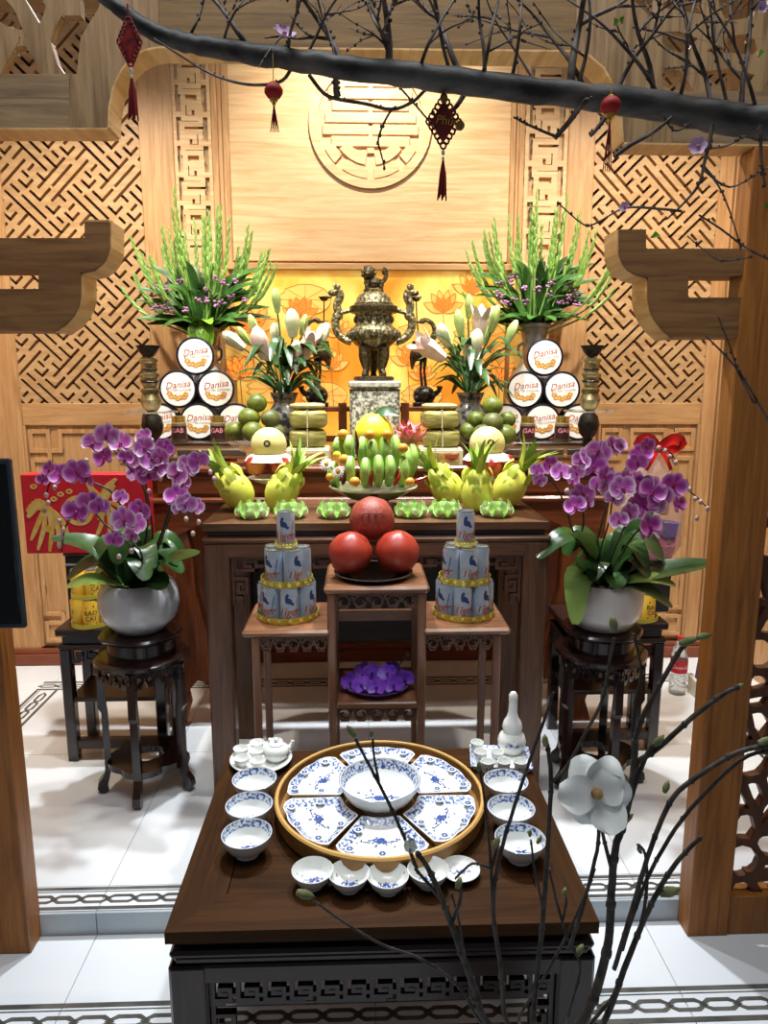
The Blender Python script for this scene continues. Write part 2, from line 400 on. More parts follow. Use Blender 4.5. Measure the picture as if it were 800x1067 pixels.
def lattice(x0, x1, z0, z1, ax_, az_, mirror=1):
    t = .0424; c = t / 3; root = wbox('lattice_panel', x0, x1, z0, z1, .042, W_LATB, 0); quads = []
    R = 150
    for j in range(-R, R):
        if j % 3 == 2: continue
        rows = (j,) if j % 3 == 0 else (j, j + 1)
        run = None
        for i in range(-R, R + 1):
            solid = i < R and not any(_is_cut(i, jj) for jj in rows)
            if solid and run is None: run = i
            elif not solid and run is not None:
                quads.append((run, i, j, j + len(rows))); run = None
        if len(rows) == 2:               # single cells left beside a cut that ends half way across
            for i in range(-R, R):
                k0, k1 = _is_cut(i, j), _is_cut(i, j + 1)
                if k0 != k1: jj = j if k1 else j + 1; quads.append((i, i + 1, jj, jj + 1))
    out = []
    for (i0, i1, j0, j1) in quads:
        for s0 in range(i0, i1, 24):     # boards are pieced, not endless
            s1 = min(i1, s0 + 24)
            q = [(s0 - .5, j0 - .5), (s1 - .5, j0 - .5), (s1 - .5, j1 - .5), (s0 - .5, j1 - .5)]
            q = [(ax_ + mirror * c * (a + b) * math.sqrt(.5), az_ + c * (b - a) * math.sqrt(.5)) for a, b in q]
            q = clip_rect(q, x0, x1, z0, z1)
            if len(q) < 3: continue
            ar = abs(sum(q[k][0] * q[k - 1][1] - q[k - 1][0] * q[k][1] for k in range(len(q)))) / 2
            if ar > 2e-5: out.append((ar, q))
    out.sort(key=lambda e: -e[0])
    for ar, q in out[:300]: MB().prism(q, WY + .008, WY + .042).build('bar', W_LAT, root, smooth=False)
    m = MB()
    for ar, q in out[300:]: m.prism(q, WY + .008, WY + .042)
    if m.v: tag(m.build('small_bars', W_LAT, root, smooth=False), kind='stuff')
pz_ = P(69, 404.4, WY); h_ = t_ = .0424 / 3
_a, _b = 18, -15
lattice(LX0, LX1, LZ0, LZ1, pz_.x - h_ * (_a + _b) * math.sqrt(.5), pz_.z - h_ * (_b - _a) * math.sqrt(.5))
lattice(RX0, RX1, LZ0, LZ1, P(700, 404, WY).x, pz_.z - h_ * (_b - _a) * math.sqrt(.5), -1)
def fret_strip(x0, x1, z0, z1):
    cx = (x0 + x1) / 2; hw = (x1 - x0) / 2
    root = wbox('fret_strip', x0, x1, z0, z1, .030, W_PANEL, 0)
    u = hw / 4.2; per = 12.6 * u
    motif = [[(-1.8, 0.2), (-1.8, 3.4), (1.2, 3.4), (1.2, 1.2), (-.5, 1.2), (-.5, 2.2)], [(1.9, 4.6), (-2.2, 4.6), (-2.2, 6.2)], [(1.9, 4.6), (1.9, .2), (-1.8, .2)],
             [(1.8, 6.2), (1.8, 9.4), (-1.2, 9.4), (-1.2, 7.2), (.5, 7.2), (.5, 8.2)], [(-2.2, 6.2), (-2.2, 10.6), (1.8, 10.6)], [(1.8, 6.2), (-2.2, 6.2)],
             [(-4, -1), (-4, 12)], [(4, -1), (4, 12)], [(-4, 2.6), (-1.8, 2.6)], [(4, 2.6), (1.9, 2.6)], [(-4, 8.6), (-2.2, 8.6)], [(4, 8.6), (1.8, 8.6)], [(1.8, 10.6), (1.8, 12.8)], [(-1.8, 12.8), (-1.8, 10.6)]]
    z = z1
    while z > z0 + per * .3:
        for st in motif:
            for a, b in zip(st, st[1:]):
                A = (cx + a[0] * u, z - a[1] * u); B = (cx + b[0] * u, z - b[1] * u)
                w_ = u * 1.12; lo = min(A[1], B[1]) - w_ / 2; hi = max(A[1], B[1]) + w_ / 2
                lo = max(lo, z0); hi = min(hi, z1)
                if hi - lo < .004: continue
                MB().box(max(min(A[0], B[0]) - w_ / 2, x0), min(max(A[0], B[0]) + w_ / 2, x1), WY + .008 + random.uniform(0, .0005), WY + .030, lo, hi, .001).build('bar', W_PANEL, root)
        z -= per
ZB = wz(272)                            # lower edge of the lit centre board
fret_strip(FX0, FX1, ZB - .25, 3.1); fret_strip(GX0, GX1, ZB - .25, 3.1)
for x0, x1 in ((FX1, PX0), (PX1, GX0)):
    d = (x1 - x0)
    wbox('moulding', x0, x0 + .36 * d, .9, 3.5, .006, W_STILE, .004)
    wbox('moulding', x0 + .36 * d, x0 + .62 * d, .9, 3.5, .016, W_STILE, .003)
    wbox('moulding', x0 + .62 * d, x1, .9, 3.5, .010, W_STILE, .004)
board = wbox('centre_board', PX0, PX1, ZB, 3.5, .014, W_PANEL, .003)
wbox('ledge', PX0 - .03, PX1 + .03, ZB - .045, ZB - .012, -.012, W_RAIL, .004)
# round longevity medallion
mc = (wx(386, 128), wz(128)); mr = P(450, 128, WY).x - mc[0]
med = MB().ringprism([(mc[0] + mr * math.cos(a * PI / 36), mc[1] + mr * math.sin(a * PI / 36)) for a in range(72)],
                     [(mc[0] + mr * .865 * math.cos(a * PI / 36), mc[1] + mr * .865 * math.sin(a * PI / 36)) for a in range(72)], WY - .004, WY + .014).build('medallion', W_PANEL, wall)
def medbar(x0, x1, z, h=.046): MB().box(mc[0] + x0 * mr, mc[0] + x1 * mr, WY - .002, WY + .014, mc[1] + z * mr - h * mr, mc[1] + z * mr + h * mr, .002).build('bar', W_PANEL, med)
for z, hwid, split in ((.62, .52, .03), (.44, .68, 0), (.26, .62, .03), (.08, .74, 0), (-.10, .78, .03), (-.28, .64, 0)):
    if split: medbar(-hwid, -split, z, .080); medbar(split, hwid, z, .080)
    else: medbar(-hwid, hwid, z, .080)
medbar(-.06, .06, -.42, .045)
def medarc(r, a0, a1, wd=.17):
    A = [math.radians(lerp(a0, a1, t / 10)) for t in range(11)]
    MB().prism([(mc[0] + (r + wd / 2) * mr * math.cos(a), mc[1] + (r + wd / 2) * mr * math.sin(a)) for a in A] + [(mc[0] + (r - wd / 2) * mr * math.cos(a), mc[1] + (r - wd / 2) * mr * math.sin(a)) for a in A[::-1]], WY - .0028, WY + .014).build('arc', W_PANEL, med, smooth=False)
for s_ in (0, 1):
    for (r, a, b) in ((.76, -46, -28), (.76, -86, -56), (.555, -82, -38), (.76, 48, 86)):
        medarc(r, a, b) if not s_ else medarc(r, 180 - b, 180 - a)
# lit painted panel under the board
def glow_material():
    m = bpy.data.materials.new('glowing_orange_painting'); m.use_nodes = True; nt = m.node_tree; N = nt.nodes.new; L = nt.links.new
    b = nt.nodes['Principled BSDF']; b.inputs['Roughness'].default_value = .35
    tc = N('ShaderNodeTexCoord'); n1 = N('ShaderNodeTexNoise'); n1.inputs['Scale'].default_value = 3.0; n1.inputs['Detail'].default_value = 6; n1.inputs['Distortion'].default_value = .6
    L(tc.outputs['Object'], n1.inputs['Vector']); cr = N('ShaderNodeValToRGB'); e = cr.color_ramp.elements
    e[0].position = .36; e[0].color = srgb('#e08a26'); e[1].position = .64; e[1].color = srgb('#ffe07a'); k = e.new(.5); k.color = srgb('#f7b848')
    L(n1.outputs['Fac'], cr.inputs['Fac']); L(cr.outputs['Color'], b.inputs['Base Color']); L(cr.outputs['Color'], b.inputs['Emission Color']); b.inputs['Emission Strength'].default_value = .42
    return m
GX_0, GX_1 = wx(228, 350), wx(572, 350); gz0, gz1 = 1.1, wz(281)
paint = MB().box(GX_0, GX_1, WY + .012, WY + .045, gz0, gz1, 0).build('lit_painting', glow_material(), wall)
LINE = mat('painting_line', '#cf8433', .5); PET = mat('painting_petal', '#f4b558', .5, emit='#f4b558', estr=.42); PETL = mat('painting_leaf', '#f5bd5e', .5, emit='#f5bd5e', estr=.42)
def lotus(px, py, s_, kind=0):
    c = P(px, py, WY); m = MB(); yl = WY + .0105
    def petal(a, L_, w_, mi):
        d = Vector((math.sin(a), math.cos(a))); n_ = Vector((d.y, -d.x)); pts = []
        for k in range(13):
            t = k / 12; ww = w_ * math.sin(PI * t) ** .8 * (1 - .25 * t); pts.append(d * L_ * t + n_ * ww)
        for k in range(11, 0, -1):
            t = k / 12; ww = w_ * math.sin(PI * t) ** .8 * (1 - .25 * t); pts.append(d * L_ * t - n_ * ww)
        pp = [(c.x + p.x * s_, c.z + p.y * s_) for p in pts]
        m.prism(pp, yl - .001, WY + .0125, mi=mi)
        for a_, b_ in zip(pp, pp[1:] + pp[:1]): m.stroke([a_, b_], .0032, yl - .002, WY + .0125, mi=1)
    if kind == 0:
        for a in (-1.15, 1.15, -.6, .6, -.22, .22): petal(a, .10, .024, 0)
    else:
        pts = [(c.x + s_ * .13 * math.cos(t * PI / 12) * (1 + .08 * math.sin(3 * t)), c.z + s_ * .075 * math.sin(t * PI / 12)) for t in range(24)]
        m.prism(pts, yl - .001, WY + .0125, mi=2); m.stroke(pts, .0032, yl - .002, WY + .0125, mi=1, closed=True)
        for t in range(0, 24, 3): m.stroke([(c.x, c.z), pts[t]], .0022, yl - .0018, WY + .0125, mi=1)
    if kind == 0: m.stroke([(c.x, c.z), (c.x + .01, c.z - .18 * s_)], .004, yl - .0015, WY + .0125, mi=1)
    m.build('lotus_motif', [PET, LINE, PETL], paint, smooth=False)
for a in ((313, 330, 1.0), (462, 325, 1.1), (492, 306, 1.1), (262, 345, 1.4), (345, 385, 1.0), (425, 380, 1.0), (352, 350, .9), (440, 395, .8), (250, 395, 1.2), (520, 400, 1.3)): lotus(*a)
for a in ((318, 312, 1.0, 1), (255, 372, 1.1, 1), (436, 352, 1.0, 1), (530, 365, 1.2, 1), (338, 412, .9, 1), (440, 412, .8, 1), (282, 405, .9, 1), (500, 350, 1.0, 1)): lotus(*a)
# lower panels with carved corner frets, skirting
zs = .10
for sgn, x0, x1 in ((1, LX0, wx(155, 560)), (-1, wx(618, 560), RX1)):
    root = wbox('lower_panel', x0, x1, zs, zR, .022, W_STILE, 0)
    m_ = .03; wb_ = .022
    def bar(ax, bx_, az, bz):
        MB().box(min(ax, bx_) - wb_ / 2, max(ax, bx_) + wb_ / 2, WY + .010 + random.uniform(0, .0008), WY + .022, min(az, bz) - wb_ / 2, max(az, bz) + wb_ / 2, .0015).build('bar', W_STILE, root)
    for cxn, sx in ((x0 + m_, 1), (x1 - m_, -1)):
        for czn, sz in ((zR - m_, -1), (zs + m_, 1)):
            q = lambda a, b: (cxn + sx * a, czn + sz * b)
            for (a, b) in (((0, 0), (.09, 0)), ((0, 0), (0, .10)), ((.09, 0), (.09, .15)), ((0, .10), (.15, .10)), ((.15, .0), (.15, .10)), ((.15, 0), (.26, 0)), ((0, .15), (.09, .15)), ((0, .15), (0, .30))):
                A, B = q(*a), q(*b); bar(A[0], B[0], A[1], B[1])
    bar(x0 + .25, x1 - .25, zR - m_, zR - m_); bar(x0 + m_, x0 + m_, zs + .3, zR - .3); bar(x1 - m_, x1 - m_, zs + .3, zR - .3)
    wbox('stile', x0 - .001, x0 + .012, zs, zR, .0, W_STILE); wbox('stile', x1 - .012, x1 + .001, zs, zR, 0, W_STILE)
wbox('lower_panel', wx(155, 560), wx(618, 560), .1, 1.1, .03, W_SKIRT, 0)
bb = tag(MB().box(SX0, SX1, WY - .022, WY, 0, .065, .006).box(SX0, SX1, WY - .014, WY, .065, .095, .006).build('baseboard_back', W_SKIRT), kind='structure')
tag(MB().box(SX0 - .06, SX0, STEP_Y + .05, WY + .12, 0, 3.5).build('wall_left', W_STILE), kind='structure')
tag(MB().box(SX1, SX1 + .06, STEP_Y + .05, WY + .12, 0, 3.5).build('wall_right', W_STILE), kind='structure')

# ---------------------------------------------------------------- wooden portal in front of the altar bay
FY = 1.775; FT = .072
portal = thing('wall_front', None, None, (0, FY, LOW), kind='structure')
def pl(o):                               # keep world coordinates under the empty
    o.location = (0, -FY, -LOW); return o
def px_poly(pts, Y): return [(P(a, b, Y).x, P(a, b, Y).z) for a, b in pts]
def board2(name, pts, m, y0=FY + .003, th=FT, parent=None):
    return pl(MB().prism(px_poly(pts, y0), y0, y0 + th).build(name, m, parent or portal, smooth=False))
POST_TOP = 2.05; xl = P(29, 960, FY).x; xr = P(716, 975, FY).x; pw = .118
pl(MB().box(xl - pw, xl, FY, FY + FT, LOW, POST_TOP, .003).build('post', W_POST, portal))
pl(MB().box(xr, xr + pw, FY, FY + FT, LOW, POST_TOP, .003).build('post', W_POST, portal))
board2('bracket', [(-90, 248), (88, 248), (88, 231), (114, 231), (114, 258), (111, 268), (106, 275), (98, 281), (84, 284), (84, 308), (82, 318), (77, 328), (69, 337), (57, 345), (-90, 345), (-90, 301), (40, 301), (40, 281), (-90, 281)], W_BRK, FY + .006, .095)
board2('bracket', [(870, 259), (673, 259), (673, 239), (645, 239), (645, 264), (648, 273), (653, 280), (661, 285), (675, 289), (675, 311), (677, 322), (682, 333), (690, 343), (700, 352), (870, 352), (870, 310), (717, 310), (717, 287), (870, 287)], W_BRK, FY + .006, .095)
board2('rail', [(-260, 133), (72, 133), (72, 77), (-260, 77)], W_FRONTH)
board2('spandrel', [(72.3, 133), (112, 133), (112.5, 112), (117, 90), (126, 71), (138, 58), (150, 51), (165, 48), (165, -120), (120, -120), (103, 8), (84, 38), (80, 77), (72.3, 77)], W_FRONT)
board2('beam', [(165.4, 48), (600, 52), (600, -120), (165.4, -120)], wood('beam_oak', '#664c2c', '#8a6a40', 'x', scale=3.2, ratio=16, rough=.5))
board2('spandrel', [(600.4, 52), (615, 57), (630, 70), (641, 90), (648, 118), (650, 148), (700, 149), (700, 95), (690, 88), (690, 30), (655, -5), (640, -120), (600.4, -120)], W_FRONT)
board2('rail', [(700.3, 149), (1000, 153), (1000, 95), (700.3, 95)], W_FRONTH)
LIT_EDGE = wood('lit_oak_edge', '#b98a50', '#dcb27a', 'y', scale=3, ratio=10)  # paler than the frame wood, coloured as if lit from the niche
def lit_strip(name, pts, d, parent, y0, th):
    # added pale strip along an outline, niche light put into its colour; d = (dx, dy) pixel offset to its outer side at each point
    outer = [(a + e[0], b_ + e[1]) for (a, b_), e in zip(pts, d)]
    return pl(MB().prism(px_poly(pts + outer[::-1], y0), y0, y0 + th).build(name, LIT_EDGE, parent, smooth=False))
def along(pts, s_):
    out = []
    for i in range(len(pts)):
        a, c = Vector(pts[max(i - 1, 0)]), Vector(pts[min(i + 1, len(pts) - 1)]); t = (c - a).normalized(); out.append((-t.y * s_, t.x * s_))
    return out
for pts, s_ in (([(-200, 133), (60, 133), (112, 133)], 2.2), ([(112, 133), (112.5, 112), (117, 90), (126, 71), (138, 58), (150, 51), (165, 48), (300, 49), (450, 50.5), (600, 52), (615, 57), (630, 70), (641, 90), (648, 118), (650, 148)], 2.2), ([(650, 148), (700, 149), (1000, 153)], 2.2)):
    lit_strip('lit_edge_strip', pts, along(pts, s_), portal, FY + .002, FT + .006)
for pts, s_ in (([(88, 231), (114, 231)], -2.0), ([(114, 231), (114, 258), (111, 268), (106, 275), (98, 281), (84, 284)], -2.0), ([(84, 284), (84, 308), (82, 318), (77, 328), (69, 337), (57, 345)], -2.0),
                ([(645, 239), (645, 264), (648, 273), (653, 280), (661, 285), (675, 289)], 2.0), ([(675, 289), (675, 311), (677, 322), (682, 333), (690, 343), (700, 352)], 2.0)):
    lit_strip('lit_edge_strip', pts, along(pts, s_), portal, FY + .010, .093)  # added pale ends, painted to stand for light on the bracket sides
def web(parent, x0, x1, z0, z1, y0, th, cell, wid, m, seed):
    rnd = random.Random(seed); pts = {}; r = cell
    nx = int((x1 - x0) / (r * 1.5)) + 3; nz = int((z1 - z0) / (r * .866)) + 3
    def pt(i, j):
        if (i, j) not in pts: pts[i, j] = (x0 + i * r * .5 + rnd.uniform(-.16, .16) * r - r, z0 + j * r * .866 + rnd.uniform(-.16, .16) * r - r)
        return pts[i, j]
    E = set()
    for c_ in range(nx):
        for d_ in range(nz // 2 + 2):
            ci = c_ * 3; cj = d_ * 2 + (c_ % 2)
            H = [(ci + 2, cj), (ci + 1, cj + 1), (ci - 1, cj + 1), (ci - 2, cj), (ci - 1, cj - 1), (ci + 1, cj - 1)]
            for k in range(6): E.add(tuple(sorted((H[k], H[(k + 1) % 6]))))
            if rnd.random() < .55: k = rnd.randrange(3); E.add(tuple(sorted((H[k], H[k + 3]))))
    for a, b in sorted(E):
        A, B = Vector(pt(*a)), Vector(pt(*b)); d = (B - A).normalized(); n_ = Vector((-d.y, d.x)); w_ = wid * rnd.uniform(.8, 1.15)
        bow = n_ * rnd.uniform(-.12, .12) * r; mid = (A + B) / 2 + bow
        q = [A - d * w_ * .4 - n_ * w_ * .62, mid - n_ * w_ * .42, B + d * w_ * .4 - n_ * w_ * .62, B + d * w_ * .4 + n_ * w_ * .62, mid + n_ * w_ * .42, A - d * w_ * .4 + n_ * w_ * .62]
        q = clip_rect([(p.x, p.y) for p in q], x0, x1, z0, z1)
        if len(q) >= 3: pl(MB().prism(q, y0 + rnd.uniform(0, .0015), y0 + th).build('fret_bar', m, parent, smooth=False)).location = (0, 0, 0)
def screen(x0, x1, z0, z1, y0, m, seed, cell=.085, wid=.026):
    s_ = pl(MB().box(x0 - .012, x1 + .012, y0 - .004, y0 + .03, z1, z1 + .012).box(x0 - .012, x0, y0 - .004, y0 + .03, z0, z1).build('fret_screen', m, portal))
    web(s_, x0, x1, z0, z1, y0, .026, cell, wid, m, seed)
zt = P(40, 77, FY).z; zt2 = P(740, 95, FY).z
screen(P(-130, 60, FY).x, P(84, 60, FY).x, zt, 2.75, FY + .02, W_FRONT, 3, .09, .046)
screen(P(690, 60, FY).x, P(930, 60, FY).x, zt2, 2.75, FY + .02, W_FRONT, 5, .09, .046)
rz0 = P(780, 935, FY).z
pl(MB().box(xr + pw, xr + pw + .9, FY + .004, FY + FT - .01, LOW, rz0, .003).build('rail', W_POST, portal))
screen(xr + pw + .002, xr + pw + .45, rz0, 1.62, FY + .02, W_FRET, 11, .06, .026)

tv_x = P(17.5, 560, 1.70).x
tv = thing('wall_screen', 'black flat screen with a grey bezel at the left edge of the picture', 'screen', (tv_x - .3, 1.70, P(8, 655, 1.70).z))
tz = P(8, 478, 1.70).z - P(8, 655, 1.70).z
MB().box(-.3, .3, 0, .016, 0, tz, .003).build('bezel', mat('tv_grey', '#2c3138', .35), tv)
MB().box(-.29, .291, -.003, 0.0, .012, tz - .012, .001).build('display', mat('tv_black', '#050608', .12), tv)
# ================================================================ furniture
W_ALT = wood('altar_walnut', '#50331f', '#74503a', 'z', rough=.36, coat=.1)
W_ALTH = wood('altar_walnut_horizontal', '#50331f', '#77533c', 'x', rough=.34, coat=.12)
W_UP = wood('upper_altar_red_wood', '#5d2c16', '#874a28', 'x', rough=.32, coat=.2)
W_UPV = wood('upper_altar_red_wood_vertical', '#5d2c16', '#874a28', 'z', rough=.32, coat=.2)
W_CARV = mat('carved_dark_walnut', '#4d3226', .42, col2='#6a4735', nscale=40)
W_TBL = wood('table_top_walnut', '#2e1b0c', '#452b15', 'x', rough=.5, coat=0, spec=.05, scale=2.4)
W_TBLV = wood('table_top_walnut_long', '#2e1b0c', '#432a15', 'y', rough=.5, coat=0, spec=.05, scale=2.4)
W_DARK = wood('dark_rosewood', '#1d100d', '#33201c', 'x', rough=.36, coat=.12)
W_DARKV = wood('dark_rosewood_vertical', '#1d100d', '#33201c', 'z', rough=.36, coat=.12)
W_EBON = wood('ebony_stain', '#150c0b', '#2c1a17', 'z', rough=.2, coat=.5)

def scroll_band(m, x0, x1, z0, z1, y0, y1, n, bw=.006, square=False):
    # carved open scrollwork between two thin rails, cut from one board
    m.box(x0, x1, y0, y1, z1 - bw, z1); h = z1 - z0; L = (x1 - x0) / n
    for k in range(n):
        cx = x0 + (k + .5) * L; cz = (z0 + z1) / 2; s_ = 1 if k % 2 else -1
        if square:
            a = L * .44; b = h * .42
            m.stroke([(cx - a, z1), (cx - a, cz - b * .6), (cx + a * .6, cz - b * .6), (cx + a * .6, cz + b * .3), (cx - a * .3, cz + b * .3), (cx - a * .3, cz - b * .1), (cx + a * .2, cz - b * .1)], bw, y0, y1)
            m.stroke([(cx + a * .6, cz - b * .2), (cx + a * 1.2, cz - b * .2)], bw, y0, y1); m.stroke([(cx - a, z0 + bw), (cx + a, z0 + bw)] if k % 3 else [(cx - a, z0 + bw), (cx, z0 + bw)], bw, y0, y1)
        else:
            pts = []
            for i in range(15):
                t = i / 14 * 2.2 * PI; r = (L * .5) * (1 - .62 * i / 14)
                pts.append((cx + s_ * r * math.cos(t), cz + r * math.sin(t) * min(1, h * .95 / L)))
            m.stroke(pts, bw, y0, y1)
            m.stroke([(cx - L * .5, z1 - bw), (cx - L * .2, z0 + bw), (cx + L * .2, z0 + bw), (cx + L * .5, z1 - bw)], bw * .9, y0, y1)
    return m

# ---- front altar table
ax0 = P(210, 545, 2.42).x; ax1 = P(573, 545, 2.42).x; acx = (ax0 + ax1) / 2; ahw = (ax1 - ax0) / 2; AD = .50
alt = thing('altar_table', 'brown walnut altar table with carved corner brackets carrying fruit and lotus holders', 'altar table', (acx, 2.42, 0))
ZA = 1.026
fw = .11
top = MB().box(-ahw + fw, ahw - fw, fw, AD - fw, ZA - .022, ZA - .0005, 0).build('top_panel', W_ALTH, alt)
for poly, m_ in (([(-ahw, 0), (ahw, 0), (ahw - fw, fw), (-ahw + fw, fw)], W_ALTH), ([(-ahw, AD), (ahw, AD), (ahw - fw, AD - fw), (-ahw + fw, AD - fw)], W_ALTH), ([(-ahw, 0), (-ahw + fw, fw), (-ahw + fw, AD - fw), (-ahw, AD)], W_TBLV), ([(ahw, 0), (ahw, AD), (ahw - fw, AD - fw), (ahw - fw, fw)], W_TBLV)):
    MB().prism(poly, ZA - .026, ZA, 'z').build('top_board', m_, alt, smooth=False)
MB().box(-ahw + .012, ahw - .012, .012, AD - .012, ZA - .048, ZA - .026, .004).build('waist', W_DARK, alt)
MB().box(-ahw - .004, ahw + .008, -.004, AD, .955, ZA - .048, .009).build('shoulder', W_ALTH, alt)
MB().box(-ahw, ahw, .002, .05, .905, .955, .004).build('front_rail', W_ALTH, alt)
for sx in (-1, 1):
    for y0 in (.0, AD - .07):
        m = MB(); x_ = sx * ahw; xi = x_ - sx * .088
        m.box(min(x_, xi), max(x_, xi), y0, y0 + .07, .0, .955, .006); m.build('leg', W_ALT, alt)
        if y0 == 0: MB().box(min(x_, xi) + .006, max(x_, xi) - .006, -.006, .001, .0, .05, .003).build('foot_block', W_ALT, alt)
    xi = sx * (ahw - .088)
    m = MB()
    def q(a, b): return (xi - sx * a, .905 - b)
    for st in ([(0, .008), (.20, .008)], [(.02, 0), (.02, .05), (.09, .05), (.09, .02), (.05, .02), (.05, .036), (.07, .036)], [(.09, .035), (.13, .035), (.13, .05), (.17, .05), (.17, .02), (.14, .02)], [(.008, 0), (.008, .17)], [(.008, .08), (.055, .08), (.055, .13), (.025, .13), (.025, .1), (.04, .1)], [(.008, .15), (.035, .15), (.035, .175), (.015, .20)]):
        m.stroke([q(*a) for a in st], .011, .022, .04)
    m.build('carved_bracket', W_CARV, alt, smooth=False)
m = MB(); scroll_band(m, -ahw + .30, ahw - .30, .855, .905, .022, .04, 8, .009, True); m.build('carved_apron', W_CARV, alt, smooth=False)
MB().box(-ahw + .09, ahw - .09, AD - .03, AD - .01, .42, .9).build('back_panel', W_DARK, alt)

# ---- high altar behind it
ux0 = P(144, 486, 2.95).x; ux1 = P(640, 486, 2.95).x; ucx = (ux0 + ux1) / 2; uhw = (ux1 - ux0) / 2
ZU = P(390, 486, 2.95).z; UD = .70
up = thing('high_altar', 'tall red-brown altar with cabriole legs standing against the lit wall', 'altar', (ucx, 2.95, 0))
MB().box(-uhw, uhw, 0, UD, ZU - .028, ZU, .008).build('top_board', W_UP, up)
MB().box(-uhw + .03, uhw - .03, .02, UD - .02, ZU - .13, ZU - .028, .003).build('waist', W_UP, up)
for k in range(4): MB().box(-uhw + .06 + k * (2 * uhw - .12) / 4 + .008, -uhw + .06 + (k + 1) * (2 * uhw - .12) / 4 - .008, .012, .02, ZU - .115, ZU - .042, .003).build('drawer_front', W_UP, up)
MB().box(-uhw + .005, uhw - .005, .0, UD, ZU - .155, ZU - .13, .008).build('moulding', W_UP, up)
MB().prism([(-uhw + .02, ZU - .155), (uhw - .02, ZU - .155), (uhw - .03, ZU - .34), (uhw - .25, ZU - .24), (.2, ZU - .27), (0, ZU - .30), (-.2, ZU - .27), (-uhw + .25, ZU - .24), (-uhw + .03, ZU - .34)], .012, .03).build('apron', W_UP, up, smooth=False)
for sx in (-1, 1):
    prof = [(.0, ZU - .155), (.02, .80), (.03, .62), (.0, .44), (.02, .24), (.06, .10), (.03, .0), (.12, .0), (.15, .10), (.14, .16), (.19, .22), (.25, .20), (.27, .30), (.24, .42), (.20, .62), (.19, .80), (.15, ZU - .155)]
    for y0 in (.02, UD - .08):
        MB().prism([(sx * (uhw - .005 - a), b) for a, b in prof], y0, y0 + .06).build('leg', W_UPV, up, smooth=False)
MB().box(-uhw + .12, uhw - .12, UD - .03, UD - .01, .5, ZU - .15).build('back_panel', W_UP, up)

# ---- low bench on the high altar
bx0 = P(302, 424, 3.46).x; bx1 = P(476, 424, 3.46).x; bz = P(390, 424, 3.46).z
bench = thing('altar_bench', 'small red wooden bench on the high altar behind the incense burner', 'bench', ((bx0 + bx1) / 2, 3.46, ZU))
bh = bz - ZU; bw = (bx1 - bx0) / 2
MB().box(-bw, bw, 0, .17, bh - .022, bh, .004).build('top', W_UP, bench)
for sx in (-1, 1):
    for y0 in (.01, .13): MB().box(min(sx * bw * .96, sx * (bw * .96 - .03)), max(sx * bw * .96, sx * (bw * .96 - .03)), y0, y0 + .03, 0, bh - .022, .002).build('leg', W_UPV, bench)
    MB().box(min(sx * .13, sx * .17), max(sx * .13, sx * .17), -.012, .02, 0, bh + .02, .003).build('front_stile', W_UPV, bench)
MB().box(-bw * .95, bw * .95, .02, .03, .06, .09).build('stretcher', W_UP, bench)

# ---- three tier offering stand
TF = 2.08; TD = .30
zc_ = P(392, 612, TF).z; zs_ = P(300, 658, TF).z
c0, c1 = P(337, 612, TF).x, P(448, 612, TF).x; l0, r1 = P(251, 658, TF).x, P(533, 658, TF).x
tcx = (c0 + c1) / 2; st = thing('tiered_stand', 'brown three-tier wooden stand with a raised centre holding red pomelos', 'stand', (tcx, TF, 0))
W_ST = wood('stand_walnut', '#61402b', '#8f6245', 'x', rough=.3, coat=.2); W_STV = wood('stand_walnut_vertical', '#63402c', '#8a5c42', 'z', rough=.3, coat=.2)
ch = (c1 - c0) / 2; lh = l0 - tcx; rh = r1 - tcx
MB().box(-ch, ch, 0, TD, zc_ - .022, zc_, .008).build('centre_top', W_ST, st)
li = -ch + .022; ri = ch - .022
MB().box(lh, li - .004, .004, TD, zs_ - .022, zs_, .008).build('side_top', W_ST, st)
MB().box(ri + .004, rh, .004, TD, zs_ - .022, zs_, .008).build('side_top', W_ST, st)
for x_ in (li, ri):
    for y0 in (.012, TD - .036): MB().box(x_ - .013, x_ + .013, y0, y0 + .026, 0, zc_ - .022, .004).build('leg', W_STV, st)
for x_ in (lh + .04, rh - .04):
    for y0 in (.014, TD - .036): MB().box(x_ - .012, x_ + .012, y0, y0 + .024, 0, zs_ - .022, .004).build('leg', W_STV, st)
zsh = P(392, 733, TF).z
MB().box(li + .013, ri - .013, .004, TD - .01, zsh - .02, zsh, .004).build('shelf', W_ST, st)
for (a, b, z1, n) in ((li + .013, ri - .013, zc_ - .026, 5), (lh + .053, li - .014, zs_ - .026, 5), (ri + .014, rh - .053, zs_ - .026, 5), (li + .013, ri - .013, zsh - .022, 5)):
    m = MB(); scroll_band(m, a, b, z1 - .05, z1, .018, .03, n, .0055); m.build('carved_apron', W_CARV, st, smooth=False)
for (a, b) in ((lh + .05, li - .013), (ri + .013, rh - .05), (li + .013, ri - .013)):
    MB().box(a, b, TD - .033, TD - .015, zs_ - .06, zs_ - .024).build('back_rail', W_ST, st)
    MB().box(a, b, .018, .034, .10, .13, .003).build('stretcher', W_ST, st)

